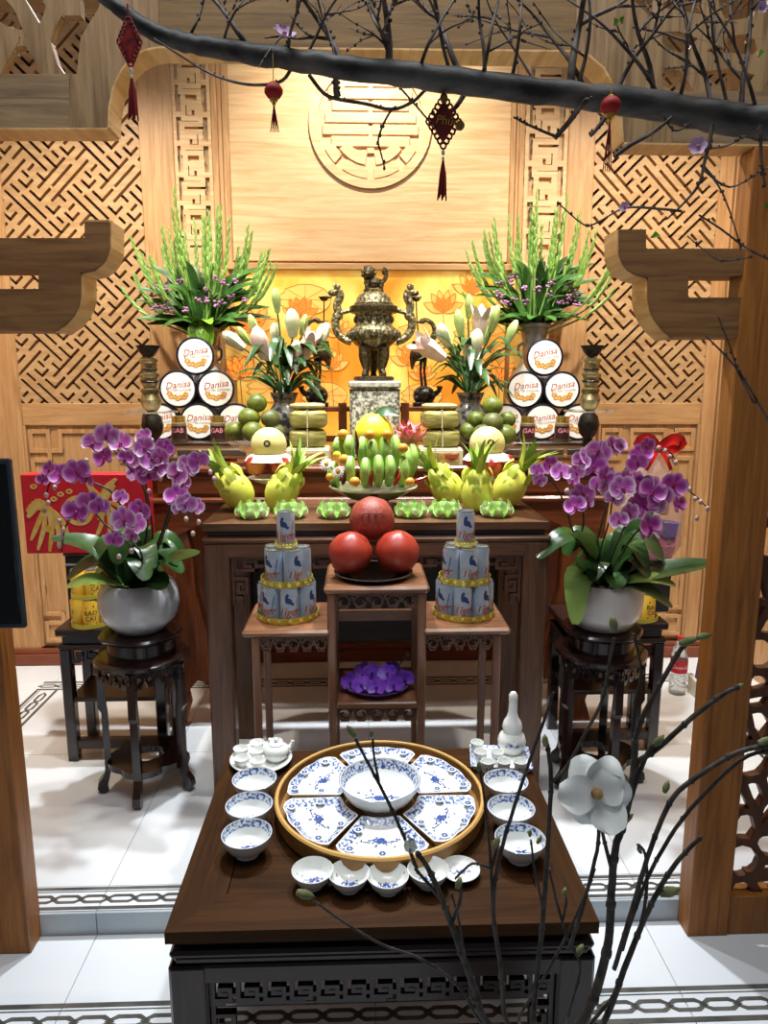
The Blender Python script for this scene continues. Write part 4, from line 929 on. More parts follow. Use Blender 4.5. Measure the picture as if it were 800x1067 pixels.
# --- tall vases with gladioli
GLAD = mat('gladiolus_green', '#6f9440', .45, col2='#98ba62', nscale=30); GLAD2 = mat('gladiolus_green_deep', '#5f8a34', .45, col2='#8db254', nscale=30); GLEAF = mat('long_leaf_green', '#274a1c', .4, col2='#456f2b', nscale=12); LBUSH = mat('bright_leaf', '#6fa028', .4)
TINYP = mat('small_purple_blooms', '#7d5270', .6, col2='#a9789a', nscale=50)
def glad_bouquet(cpx, rim_py, label_v, label_b, seed, vmat, wrap):
    rnd = random.Random(seed); Y = 3.50; rim = P(cpx, rim_py, Y); kk = mpp(Y, 1.8)
    v = thing('tall_vase', label_v, 'vase', (rim.x, Y, ZU)); h = rim.z - ZU
    rr = 17 * kk
    MB().lathe([(0, 0), (.07, 0), (.075, .01), (.075, h * .08), (.112, h * .25), (.128, h * .42), (.112, h * .58), (.07, h * .70), (.055, h * .76), (.055, h * .86), (rr * .85, h * .95), (rr, h * .98), (rr, h), (rr * .9, h), (.048, h * .86), (.04, h * .7), (0, h * .7)], 36).build('body', vmat, v)
    MB().lathe([(rr + .001, h * .975), (rr + .003, h * .99), (rr + .001, h + .001), (rr * .93, h + .001)], 36).build('rim', mat('vase_rim', '#a89f8c', .3), v)
    for sx in (-1, 1): MB().tube(curve([(sx * .052, 0, h * .86), (sx * .075, 0, h * .83), (sx * .072, 0, h * .77), (sx * .054, 0, h * .75)], 3), .007, 6).build('handle', vmat, v)
    b = thing('gladiolus_bouquet', label_b, 'flower bouquet', (rim.x, Y, rim.z - .06), 0, 'gladiolus bouquets')
    for i in range(36):
        ang = (i / 35 - .5) * 2; sx = ang * 68 + rnd.uniform(-6, 6); dep = rnd.uniform(-.16, .08) * (1.2 - .5 * abs(ang)); L_ = (142 - 72 * abs(ang) ** 1.7 + rnd.uniform(-34, 6))
        tip = Vector((sx * kk * 1.12, dep, L_ * kk)); base_ = Vector((rnd.uniform(-.03, .03), rnd.uniform(-.03, .03), 0))
        mid = Vector((tip.x * .62, tip.y * .6, tip.z * .42)); path = curve([base_, mid, lerp(mid, tip, .55) + Vector((tip.x * .05, 0, 0)), tip], 6)
        m = MB().tube(path, [lerp(.005, .0025, q / (len(path) - 1)) for q in range(len(path))], 5)
        n = 11 + rnd.randrange(4)
        for q in range(n):
            t = .40 + .59 * q / n; ii = t * (len(path) - 1); a = path[int(ii)]; d = (path[min(int(ii) + 1, len(path) - 1)] - a)
            a = a + d * (ii - int(ii)); d = d.normalized(); sd = Vector((1, .3, 0)) * (1 if q % 2 else -1); s_ = lerp(.034, .016, q / n)
            mm = (d * 1.0 + sd * .14).normalized().to_track_quat('Z', 'Y').to_matrix()
            m.ell(a + mm @ Vector((0, 0, s_ * .7)), s_ * .23, s_ * .23, s_, 6, 5, M=mm)
        m.build('flower_spike', GLAD if i % 3 else GLAD2, b)
    for i in range(56):
        a = rnd.uniform(0, 2 * PI); sp = rnd.uniform(.12, .34); hh = rnd.uniform(.06, .36); x_ = math.cos(a) * sp; y_ = math.sin(a) * sp * .45 - .03
        path = curve([(0, 0, .01), (x_ * .45, y_ * .45, hh * .7 + .03), (x_, y_, hh)], 5); k_ = len(path)
        MB().leaf(path, [.020 * math.sin(PI * min(.98, .12 + .86 * q / (k_ - 1))) + .002 for q in range(k_)], (rnd.uniform(-.3, .3), -1, .8)).build('leaf', GLEAF, b)
    for i in range(8):
        a = PI + PI * i / 7; x_ = math.cos(a) * .27; y_ = math.sin(a) * .15
        path = curve([(0, -.03, .04), (x_ * .5, y_ * .5 - .02, .09), (x_, y_, .05 + rnd.uniform(0, .05))], 5); k_ = len(path)
        MB().leaf(path, [.03 * math.sin(PI * min(.97, .15 + .82 * q / (k_ - 1))) + .002 for q in range(k_)], (0, -.4, 1)).build('collar_leaf', GLEAF if i not in (3, 4) or not wrap else LBUSH, b)
    if wrap:
        for x_ in (-.03, .015, .04):
            path = curve([(x_ * .3, -.05, .075), (x_ * .7, -.085, .045), (x_, -.088, -.03)], 5); k_ = len(path)
            MB().leaf(path, [.032 * math.sin(PI * min(.95, .15 + .8 * q / (k_ - 1))) + .004 for q in range(k_)], (0, -1, .3)).build('folded_leaf', LBUSH, b)
    m = MB()
    for i in range(26):
        a = rnd.uniform(-1, 1); c = Vector((a * .22, rnd.uniform(-.14, -.04), rnd.uniform(.13, .28)))
        for q in range(6): m.ell(c + Vector((rnd.uniform(-.014, .014), rnd.uniform(-.014, .014), rnd.uniform(-.012, .012))), .0075, .0075, .006, 5, 4)
    tag(m.build('small_filler_blooms', TINYP, b), kind='stuff')
VASE_L = vein_porc('vase_blue_grey_glaze', '#3b3f46', '#9a9484', 18, .42, .60); VASE_R = vein_porc('vase_taupe_glaze', '#6b6152', '#a2988a', 12, .42, .60)
glad_bouquet(213, 342, 'tall blue-grey glazed vase behind the left cookie tins', 'fan of green gladiolus spikes in the left tall vase', 3, VASE_L, True)
glad_bouquet(557, 338, 'tall taupe glazed vase behind the right cookie tins', 'fan of green gladiolus spikes in the right tall vase', 9, VASE_R, False)

# --- lily vases
LILW = mat('lily_bud_white', '#d8d4bd', .45, col2='#c3cb98', nscale=18, sss=.1); LILP = mat('lily_bud_pink', '#d4b7ae', .45, col2='#dccfbd', nscale=18, sss=.1); LILG = mat('lily_bud_green', '#b7c583', .45, col2='#93aa58', nscale=18)
LLEAF = mat('lily_leaf', '#1f3a1c', .35, col2='#3a5f2c', nscale=15); VASE_D = vein_porc('small_vase_dragon_glaze', '#2f3337', '#8f8b80', 30, .42, .58)
def lilies(cpx, label_v, label_b, buds, seed, mir):
    rnd = random.Random(seed); Y = 3.24; rim = P(cpx, 409, Y); kk = mpp(Y, 1.6); h = rim.z - ZU
    v = thing('lily_vase', label_v, 'vase', (rim.x, Y, ZU), 0, 'small dragon-glaze vases')
    MB().lathe([(0, 0), (.05, 0), (.052, .01), (.078, h * .35), (.085, h * .55), (.066, h * .75), (.045, h * .85), (.060, h * .97), (.064, h), (.056, h), (.038, h * .84), (0, h * .8)], 30).build('body', VASE_D, v)
    b = thing('lily_bouquet', label_b, 'flower bouquet', (rim.x, Y, rim.z - .03), 0, 'lily bouquets')
    O = Vector((rim.x, Y, rim.z - .03))
    for i, (px, py, L_, ang, kind, dy) in enumerate(buds):
        c = P(px, py, Y + dy) - O; d = Vector((math.sin(ang), -.25, math.cos(ang))).normalized()
        st_ = c - d * (L_ * kk * .5); m0 = MB().tube(curve([(rnd.uniform(-.02, .02), rnd.uniform(-.02, .02), 0), (st_.x * .45, st_.y * .5, st_.z * .62), tuple(st_)], 5), .004, 5); m0.build('stem', LLEAF, b)
        mm = d.to_track_quat('Z', 'Y').to_matrix().to_4x4(); hl = L_ * kk * 1.2; w_ = hl * (.25 if kind < 2 else .18)
        m = MB().lathe([(0, 0), (w_ * .55, hl * .08), (w_ * .8, hl * .35), (w_, hl * .58), (w_ * .8, hl * .80), (w_ * .4, hl * .95), (0, hl)], 12, mod=lambda a, z: 1 + .14 * math.cos(3 * a))
        if kind == 1 and i % 2 == 0:
            for q in range(5):
                a = q * 2 * PI / 5; path = curve([(0, 0, hl * .3), (w_ * 1.0 * math.cos(a), w_ * math.sin(a), hl * .75), (w_ * 1.5 * math.cos(a), w_ * 1.5 * math.sin(a), hl * 1.04)], 4); k_ = len(path)
                m.leaf(path, [w_ * .55 * math.sin(PI * min(.96, .2 + .76 * t / (k_ - 1))) + .001 for t in range(k_)], (-math.cos(a), -math.sin(a), .4))
        m.xf(T(st_) @ mm); m.build('bud', (LILW, LILP, LILG)[kind], b)
    for i in range(46):
        a = rnd.uniform(0, 2 * PI); z0 = rnd.uniform(.02, .22); sp = rnd.uniform(.09, .19); x_ = math.cos(a); y_ = math.sin(a)
        r0 = .02 + z0 * .25; path = curve([(x_ * r0, y_ * r0, z0), (x_ * (r0 + sp * .5), y_ * (r0 + sp * .5), z0 + .05), (x_ * (r0 + sp), y_ * (r0 + sp), z0 + rnd.uniform(-.04, .07))], 4); k_ = len(path)
        MB().leaf(path, [.019 * math.sin(PI * min(.97, .12 + .85 * q / (k_ - 1))) + .001 for q in range(k_)], (0, -.3, 1)).build('leaf', LLEAF, b)
lilies(296, 'small dark glazed vase holding the left lilies', 'white lily buds with dark leaves in the left small vase',
       [(246, 357, 24, -.9, 0, 0), (266, 342, 22, -.35, 2, .05), (288, 316, 22, -.05, 2, .02), (304, 340, 26, .0, 0, 0), (316, 341, 20, .25, 2, .03), (273, 361, 30, -.25, 1, -.06), (286, 350, 20, .05, 0, .06), (335, 352, 24, .45, 0, 0), (321, 363, 26, .35, 1, -.05), (308, 370, 22, .15, 1, -.08), (256, 352, 20, -.6, 2, .05)], 4, 1)
lilies(490, 'small dark glazed vase holding the right lilies', 'white and pink lily buds with dark leaves in the right small vase',
       [(452, 366, 32, -1.0, 1, -.08), (464, 352, 24, -.45, 0, 0), (479, 340, 26, -.2, 2, .04), (488, 322, 22, -.02, 2, .03), (500, 340, 28, .05, 1, -.03), (514, 336, 26, .2, 2, 0), (495, 361, 26, .1, 0, -.08), (487, 370, 18, -.1, 0, -.09), (532, 349, 24, .35, 2, .02), (507, 352, 20, .15, 2, .05), (470, 362, 20, -.5, 2, .04)], 8, -1)
# ================================================================ offerings on the front altar table
k27 = mpp(2.72, 1.1)
# --- green glass lotus candle holders
LOT = mat('green_lotus_glass', '#c8f08c', .12, trans=.15, col2='#e6fac8', nscale=20, coat=.3)
def make_lotus():
    g = thing('lotus_holder', 'x', 'candle holder', group='green glass lotus holders')
    MB().lathe([(0, 0), (.030, 0), (.036, .006), (.034, .016), (.030, .020), (.030, .045), (.026, .045), (.024, .02), (0, .018)], 24).build('cup', LOT, g)
    for ring, (n, r0, h0, sp, wd) in enumerate(((8, .030, .006, .020, .017), (8, .029, .012, .012, .015))):
        for q in range(n):
            a = 2 * PI * (q + .5 * ring) / n; path = [(r0, 0, h0), (r0 + sp * .7, 0, h0 + .008), (r0 + sp, 0, h0 + .02 + ring * .008), (r0 + sp * .85, 0, h0 + .030 + ring * .012)]
            m = MB().leaf(curve(path, 3), [wd * math.sin(PI * min(.93, .3 + .62 * t / 9)) for t in range(10)], (-1, 0, .3), -.35); m.xf(RZ(a)); m.build('petal', LOT, g)
    return g
lo = make_lotus()
for i, (px, nm) in enumerate(((263, 'before the leftmost dragon fruit'), (303, 'before the left pair of dragon fruits, right one'), (348, 'left of the banana bowl'), (428, 'right of the banana bowl'), (464, 'before the leaning right dragon fruit'), (517, 'at the right end before the dragon fruits'))):
    o = lo if i == 0 else dup(lo)
    q = PZ(px, 537, ZA); o.location = (P(px, 538, 2.53).x, 2.53, ZA); o.rotation_euler = (0, 0, .3 * i); o.scale = (1.12, 1.12, 1.12); o['label'] = 'pale green glass lotus holder, ' + nm

# --- dragon fruits
DRG = mat('yellow_dragonfruit_skin', '#cfd14a', .45, col2='#e6e36a', nscale=18); DRY = mat('dragonfruit_scale_yellow_green', '#b9cf4a', .45, col2='#d8dc62', nscale=14); DRS = mat('dragonfruit_scale_green', '#9fc043', .45, col2='#6f9a35', nscale=12)
def dragon(px, py, lean, dy, label, s_=1.0, seed=1):
    rnd = random.Random(seed); Y = 2.685 + dy; c = P(px, py, Y); kk = mpp(Y, 1.1); r = 18 * kk * s_
    g = thing('dragon_fruit', label, 'dragon fruit', (c.x, Y, ZA), 0, 'yellow-green dragon fruits')
    Mx = T(0, 0, r * (1.04 + .22 * math.cos(lean))) @ RY(lean)
    MB().ell((0, 0, 0), r, r, r * 1.3, 18, 12).xf(Mx).build('body', DRG, g)
    rows = ((-.55, 5, .5, .25), (-.05, 5, .8, .40), (.42, 6, 1.1, .55))
    for ri, (t, n, L_, up_) in enumerate(rows):
        z0 = r * 1.3 * t; r0 = r * math.sqrt(max(0.03, 1 - t * t)) * .97
        for q in range(n):
            a = 2 * PI * (q + .5 * (ri % 2)) / n + rnd.uniform(-.2, .2); l = r * L_ * rnd.uniform(.85, 1.15)
            m = MB().petal(l, r * .30, .10, .05, -.5, q); m.xf(Mx @ RZ(a) @ T(r0 * .97, 0, z0 - .1 * l) @ RY(-PI / 2 + .06 + .05 * ri)); m.build('scale', (DRG, DRY, DRY)[ri], g)
    for q in range(15):
        a = 2 * PI * q / 15 + rnd.uniform(-.2, .2); l = r * rnd.uniform(1.2, 2.5); r0 = r * .35 * rnd.random(); sp = rnd.uniform(.15, .55)
        path = curve([(r0, 0, r * 1.15), (r0 + l * sp * .5, 0, r * 1.15 + l * .55), (r0 + l * sp * 1.2, 0, r * 1.15 + l * .9)], 5); k_ = len(path)
        m = MB().leaf(path, [r * .20 * (1 - (w_ / (k_ - 1)) ** 1.6) + .001 for w_ in range(k_)], (-.3, 0, 1), .3); m.xf(Mx @ RZ(a)); m.build('top_leaf', DRS if q % 3 else DRY, g)
dragon(246, 503, -.55, -.0, 'yellow-green dragon fruit leaning left at the far left of the altar table', .95, 1)
dragon(294, 503, .55, -.0, 'yellow-green dragon fruit leaning right below the left melon', .95, 2)
dragon(466, 502, -.6, .03, 'yellow-green dragon fruit leaning left, right of the banana bowl', .95, 3)
dragon(497, 506, .0, -.07, 'upright yellow-green dragon fruit in the middle of the right three', .95, 4)
dragon(531, 504, .5, .03, 'yellow-green dragon fruit leaning right at the far right of the altar table', .95, 5)

# --- melons on apples
APR = mat('red_apple_skin', '#a5302c', .3, col2='#d9935a', nscale=9, lo=.5, hi=.78); MEL = mat('pale_yellow_melon', '#ece0a2', .4, col2='#e3d184', nscale=10); FRL = mat('white_foam_frill', '#f0efe6', .7)
def melon_dish(cpx, side, apples, mpx, mpy):
    Y = 2.83; c = P(cpx, 497, Y); h = c.z - ZA
    d = thing('footed_plate', 'small footed plate under the %s red apples' % side, 'plate', (c.x, Y, ZA), 0, 'footed plates for apples')
    MB().lathe([(0, 0), (.04, 0), (.03, .01), (.012, .02), (.012, h - .03), (.05, h - .018), (.085, h), (.08, h + .002), (.048, h - .012), (0, h - .014)], 28).build('plate', PORC, d)
    for i, (px, py, r, dy, nm) in enumerate(apples):
        kk = mpp(Y + dy, 1.2); q = P(px, py, Y + dy); rr = r * kk * .94
        a = thing('apple', 'red apple, %s under the %s melon' % (nm, side), 'apple', q, random.uniform(0, 6), 'red apples under the melons')
        MB().lathe([(0, -rr * .8), (rr * .3, -rr * .88), (rr * .72, -rr * .66), (rr * .98, -rr * .05), (rr * .95, rr * .35), (rr * .65, rr * .78), (rr * .3, rr * .86), (0, rr * .66)], 22).xf(RX(.9 if i == len(apples) - 1 and side == 'right' else .15)).build('skin', APR, a)
        MB().tube([(0, 0, rr * .62), (.002, 0, rr * 1.0)], .0018, 5).xf(RX(.9 if i == len(apples) - 1 and side == 'right' else .15)).build('stem', mat('apple_stem', '#4a3420', .7), a)
    q = P(mpx, mpy, Y); r = 18.5 * mpp(Y, 1.25)
    m = thing('melon', 'pale yellow melon with a black sticker and white frill on the %s apples' % side, 'melon', (q.x, Y, q.z), 0, 'pale melons with frills')
    MB().ell((0, 0, 0), r, r, r * .95, 28, 18).build('rind', MEL, m)
    MB().lathe([(0, .0006), (.0135, .0006), (.0135, -.003), (0, -.003)], 20).xf(RX(PI / 2 - .18)).xf(T(.002, -r * .985, r * .12)).build('sticker', mat('black_sticker', '#14120f', .4), m)
    MB().lathe([(.006, .0012), (.0075, .0012)], 20).join(MB().lathe([(0, .001), (.004, .001)], 10)).xf(RX(PI / 2 - .18)).xf(T(.002, -r * .985, r * .12)).build('sticker_print', mat('gold_print', '#cdb878', .4), m)
    MB().lathe([(r * .80, -r * .52), (r * .95, -r * .52), (r * 1.12, -r * .66), (r * 1.30, -r * .92), (r * 1.1, -r * .74), (r * .8, -r * .62)], 48, mod=lambda a, z: 1 + (.07 * math.cos(14 * a) if z < -r * .6 else 0)).build('frill', FRL, m)
melon_dish(280, 'left', [(280, 484, 11, .06, 'back one'), (266.5, 485, 11.8, -.035, 'left one'), (292, 485, 11.8, -.035, 'right one')], 280, 463)
melon_dish(509, 'right', [(526, 482, 10.5, .02, 'right one'), (494, 480, 10.5, .02, 'left one'), (512, 486, 12.2, -.055, 'front one')], 507.5, 462)

# --- footed bowl of bananas, pomelo, kumquats
BAN = mat('green_banana_skin', '#7ba63c', .42, col2='#a4c862', nscale=9, stretch=(1, 1, .3)); BTIP = mat('banana_tip', '#4a4a25', .6)
KUM = mat('orange_kumquat', '#e09a35', .35, bump=.1, nscale=60); POM = mat('yellow_pomelo_skin', '#f0dc3c', .42, bump=.1, nscale=60); CHI = mat('red_chili', '#a3281c', .25); DKCH = mat('dark_chili', '#4a1c14', .3)
bY = 2.70; bc = P(389, 525, bY); bw_ = thing('fruit_bowl', 'wide footed celadon bowl carrying bananas and citrus in the centre', 'bowl', (bc.x, bY, ZA))
hB = P(389, 506, bY).z - ZA; CEL = mat('celadon_glaze', '#8e8c68', .22, col2='#6c6c4c', nscale=14, coat=.3)
MB().lathe([(0, 0), (.075, 0), (.08, .008), (.062, .02), (.058, .034), (.10, .048), (.15, hB - .012), (.168, hB), (.160, hB + .002), (.12, hB - .02), (0, hB - .035)], 40).build('bowl', CEL, bw_)
MB().lathe([(.160, hB + .0015), (.169, hB + .001), (.169, hB - .004), (.16, hB - .008)], 40).build('rim', mat('celadon_rim', '#c9c6a6', .2), bw_)
MB().ell((0, -.150, hB - .014), .014, .006, .010, 10, 6).build('boss', BRZ_D, bw_)
banana_px = [(349, 494, 26, .02, 'lower row, far left'), (366, 489, 27, -.12, 'lower row, second from left'), (381, 492, 30, -.14, 'lower row, third from left'), (394, 490, 32, -.145, 'lower row, middle'), (405.5, 490, 31, -.14, 'lower row, second from right'), (419, 491, 30, -.11, 'lower row, far right'),
             (354, 467, 22, .0, 'upper row, far left'), (365, 466, 24, -.03, 'upper row, second from left'), (378, 471, 32, -.06, 'upper row, third from left'), (388, 473, 30, -.075, 'upper row, fourth from left'), (400, 471, 32, -.07, 'upper row, fourth from right'), (411, 471, 36, -.05, 'upper row, third from right'), (422, 482, 34, -.03, 'upper row, second from right'), (428, 479, 34, .0, 'upper row, far right')]
for i, (px, py, L_, dy, nm) in enumerate(banana_px):
    Y = bY + dy; q = P(px, py, Y); kk = mpp(Y, 1.15); h = L_ * kk / 2; r = 5.7 * kk; s_ = (px - 389) / 45
    g = thing('banana', 'green banana, %s of the bunch in the bowl' % nm, 'banana', q, 0, 'green bananas in the bowl')
    path = curve([(-s_ * .004, .02, -h), (s_ * .008, -.012, -h * .3), (s_ * .012, -.016, h * .3), (s_ * .004, .004, h * .88)], 4); k_ = len(path)
    MB().tube(path, [r * (.45 + .55 * math.sin(PI * min(1, (.12 + .80 * t / (k_ - 1)))) ** .6) for t in range(k_)], 6).build('skin', BAN, g, ang=20)
    MB().tube([path[-1], path[-1] + Vector((0, .003, h * .12))], [r * .5, r * .25], 6).build('tip', BTIP, g)
q = P(389.5, 450, bY + .06); kk = mpp(bY + .06, 1.2)
pm = thing('pomelo', 'large yellow pomelo standing behind the green bananas', 'pomelo', (q.x, bY + .06, q.z))
rp = 21 * kk
MB().lathe([(0, -rp), (rp * .6, -rp * .86), (rp * .98, -rp * .3), (rp, .0), (rp * .82, rp * .45), (rp * .55, rp * .74), (rp * .3, rp * .86), (0, rp * .88)], 28).build('rind', POM, pm)
MB().leaf(curve([(.0, 0, rp * .86), (.05, -.02, rp * .98), (.095, -.03, rp * .82)], 4), [.003, .012, .02, .024, .024, .02, .012, .006, .001], (0, -1, .8)).build('leaf', LLEAF, pm)
for i, (px, py, r, dy, nm) in enumerate([(357.5, 453, 6, -.02, 'upper left, beside the pomelo'), (385, 453, 5.6, -.10, 'upper centre, before the pomelo'), (403.5, 453, 5.6, -.09, 'upper right, before the pomelo'), (420, 467, 5.4, -.12, 'right, over the bananas'), (358.5, 479, 6, -.12, 'left, beside the bananas'), (369.5, 502, 5.6, -.165, 'lower left, at the bowl rim'), (427, 502, 5, -.145, 'lower right, at the bowl rim'), (344, 497, 4.6, -.05, 'far left, over the bowl rim'), (351, 474, 4.2, -.09, 'pale, at the far left')]):
    Y = bY + dy; q = P(px, py, Y); kk = mpp(Y, 1.15)
    g = thing('kumquat', 'small orange kumquat, %s' % nm, 'kumquat', q, 0, 'kumquats in the fruit bowl'); MB().ell((0, 0, 0), r * kk, r * kk, r * kk * .94, 16, 12).build('skin', KUM if i != 8 else POM, g)
    MB().ell((0, -.003, r * kk * .9), .0025, .0025, .0018, 6, 4).build('stem_end', LLEAF, g)
for i, (p0, p1, m_, nm) in enumerate([((386, 506), (384.5, 488), CHI, 'centre, before the bananas'), ((411, 505), (417, 491), CHI, 'right, before the bananas'), ((357, 504), (359, 490), DKCH, 'left, between the bananas'), ((431, 502), (446, 496), CHI, 'lying over the right bowl rim'), ((372, 473), (370, 448), DKCH, 'curved beside the pomelo')]):
    Y = bY - .155 if i < 3 else (bY - .12 if i == 3 else bY - .08); A, B = P(p0[0], p0[1], Y), P(p1[0], p1[1], Y)
    g = thing('chili', 'slim red chili pepper, %s' % nm, 'chili', A, 0, 'chili peppers in the fruit bowl'); B = B - A
    pa = curve([(0, 0, 0), tuple(B * .5 + Vector((.004, -.004, 0))), tuple(B)], 4); MB().tube(pa, [.0075, .0085, .0085, .008, .007, .006, .0045, .003, .0008], 7).build('pod', m_, g)
    MB().tube([(0, 0, 0), tuple(-B * .12)], [.006, .002], 6).build('stalk', LLEAF, g)
q = P(428, 454, bY + .05); kk = mpp(bY + .03, 1.2)
rd = thing('pink_dragon_fruit', 'pink dragon fruit with curled scales at the right of the fruit bowl', 'dragon fruit', q)
PNK = mat('pink_dragonfruit_skin', '#d0536a', .4, col2='#e88f8c', nscale=14)
MB().ell((0, 0, 0), 11 * kk, 11 * kk, 12 * kk, 16, 12).build('body', PNK, rd)
for q_ in range(22):
    a = q_ * 2.4; t = -.4 + 1.3 * q_ / 22; r0 = 11 * kk * math.sqrt(max(.05, 1 - min(t, .95) ** 2)); z0 = 12 * kk * min(t, .95)
    m = MB().leaf(curve([(r0, 0, z0), (r0 + .022, 0, z0 + .012), (r0 + .026, 0, z0 + .032)], 3), [.010, .010, .009, .008, .006, .003, .0005], (-.3, 0, 1)); m.xf(RZ(a)); m.build('scale', PNK, rd)
for i, (px, py) in enumerate([(340, 484), (352, 492)]):
    q = P(px, py, bY - .1); g = thing('chrysanthemum', 'small white chrysanthemum, %s at the left of the fruit bowl' % ('upper one' if i == 0 else 'lower one'), 'flower', q)
    for t in range(14):
        a = t * 2 * PI / 14; m = MB().leaf([(0, 0, 0), (.013, 0, .004), (.026, 0, -.002)], [.002, .004, .001], (0, 0, 1)); m.xf(RX(1.1) @ RZ(a)); m.build('petal', mat('white_petal', '#f4f1e4', .5), g)
    MB().ell((0, -.004, .002), .008, .006, .008, 8, 6).build('centre', KUM, g)
    MB().tube([(0, .004, 0), (.03, .05, -.03)], .003, 5).build('stem', LLEAF, g)

# ================================================================ on the tiered stand
RPOM = mat('red_lacquered_pomelo', '#92291c', .38, col2='#a83a26', nscale=12, bump=.12); RPOM2 = mat('dusty_red_pomelo', '#8a382a', .5, col2='#9c4534', nscale=90, bump=.2, lo=.4, hi=.6)
plt = thing('dark_plate', 'round dark metal plate under the three red pomelos', 'plate', (P(389, 597, 2.215).x, 2.215, zc_))
MB().lathe([(0, 0), (.07, 0), (.125, .014), (.125, .017), (.118, .016), (.068, .004), (0, .004)], 44).build('dish', mat('dark_steel', '#26211f', .2, metal=.7), plt)
MB().lathe([(.119, .0165), (.126, .0185), (.1265, .0165), (.125, .0145)], 44).build('rim', mat('steel_rim', '#b9b6b0', .2, metal=.9), plt)
for (px, py, r, Y, nm, m_) in ((365, 576.5, 23.2, 2.20, 'bottom left', RPOM), (414, 575.5, 23.4, 2.21, 'bottom right', RPOM), (387.5, 540.5, 23.6, 2.30, 'top, carved and dusty', RPOM2)):
    q = P(px, py, Y); rr = r * mpp(Y, .97); g = thing('red_pomelo', 'large red pomelo, %s of the three' % nm, 'pomelo', q, 0, 'red pomelos on the stand')
    tilt = RX(2.5 if 'top' in nm else .25) @ RY(.1)
    MB().lathe([(0, -rr * .96), (rr * .35, -rr * .92), (rr * .78, -rr * .62), (rr, -rr * .05), (rr * .95, rr * .32), (rr * .72, rr * .68), (rr * .4, rr * .9), (rr * .15, rr * .99), (0, rr * 1.02)], 36).xf(tilt).build('rind', m_, g)
    if 'top' in nm:
        for x_ in (-.45, 0, .45):
            pth = [(rr * (x_ * .62 + .17 * math.cos(t * PI / 6)), 0, rr * (.28 + .22 * math.sin(t * PI / 6))) for t in range(0, 9)]
            pth = [Vector((a, -math.sqrt(max(.01, rr * rr * .985 - a * a - b * b)), b)) for a, _, b in pth]; MB().tube(pth, .0022, 5).build('carved_line', mat('carved_dark_line', '#6e2a20', .6), g)
# --- beer can towers
SILV = mat('silver_can', '#c9d0d8', .28, metal=.55, col2='#9fb0c4', nscale=18); CBLUE = mat('can_blue_print', '#2c3f6e', .4); CORG = mat('can_orange_print', '#a24a22', .4); CLID = mat('can_lid', '#c9cdd2', .25, metal=.9); GBAND = mat('gold_foil_band', '#d9c24a', .28, metal=.35, col2='#b99d2c', nscale=40)
def bent(m, r, z): m.v = [(r * math.sin(p[0] / r), -r * math.cos(p[0] / r), z + p[1]) for p in m.v]; return m
cr = .0290; chh = .112
def make_can(body, pr1, pr2, words, silver=True):
    g = thing('beer_can', 'x', 'can')
    MB().lathe([(0, 0), (cr * .8, 0), (cr, .006), (cr, chh - .010), (cr * .84, chh - .001), (cr * .84, chh)], 28).build('body', body, g)
    MB().lathe([(cr * .86, chh - .001), (cr * .86, chh + .001), (cr * .78, chh + .001), (cr * .76, chh - .003), (0, chh - .003)], 28).build('lid', CLID, g)
    if silver:
        bent(text('Tiger', .035, .25, .02), cr + .0004, chh * .34).build('lettering', pr2, g)
        bl = MB()
        for (x_, z_, a, b) in ((-.006, .022, .006, .015), (.002, .016, .007, .010), (-.004, .034, .005, .006), (.008, .012, .004, .009), (.013, .006, .004, .005)):
            bl.prism([(x_ + a * math.cos(t * PI / 5), z_ + b * math.sin(t * PI / 5)) for t in range(10)], 0, .0002, 'z')
        bent(bl, cr + .0003, chh * .52); bl.build('tiger_print', pr1, g)
        st_ = MB().prism([(.022, -.02), (.026, -.02), (.036, .03), (.033, .03)], 0, .0002, 'z'); bent(st_, cr + .0003, chh * .5).build('swoosh', pr1, g)
    else:
        bent(text(words[0], .026, 0, .01), cr + .0004, chh * .55).build('lettering', pr1, g); bent(text(words[1], .024, 0, .01), cr + .0004, chh * .35).build('lettering', pr1, g)
        dt = MB()
        for (x_, z_) in ((-.02, -.035), (.0, -.04), (.021, -.034), (.012, .035), (-.016, .03)): dt.prism([(x_ + .003 * math.cos(t * PI / 4), z_ + .004 * math.sin(t * PI / 4)) for t in range(8)], 0, .0002, 'z')
        bent(dt, cr + .0004, chh * .48).build('dots', pr2, g)
    return g
can0 = make_can(SILV, CBLUE, CORG, None); cfirst = [True]
def put_can(proto, flag, x, y, z, rz, label, group):
    o = proto if flag[0] else dup(proto); flag[0] = False
    o.location = (x, y, z); o.rotation_euler = (0, 0, rz); o['label'] = label; o['group'] = group
dirs = ['front', 'front right', 'right', 'back right', 'back', 'back left', 'left', 'front left']
def dirname(a):
    a = (a + PI / 2) % (2 * PI); return dirs[int(round(a / (PI / 4))) % 8]
def band(x, y, z, r, h, label):
    b = thing('foil_band', label, 'band', (x, y, z), 0, 'gold foil bands around the can towers')
    MB().lathe([(r, 0), (r + .0015, .001), (r + .0015, h), (r, h), (r - .001, h * .5), (r, 0)], 48).build('strip', GBAND, b)
    for q in range(18):
        a = q * 2 * PI / 18; MB().ell((r + .002, 0, h * .5), .0015, .007, .006, 8, 5).xf(RZ(a)).build('stud', mat('gold_stud', '#efe08a', .2, metal=.5), b)
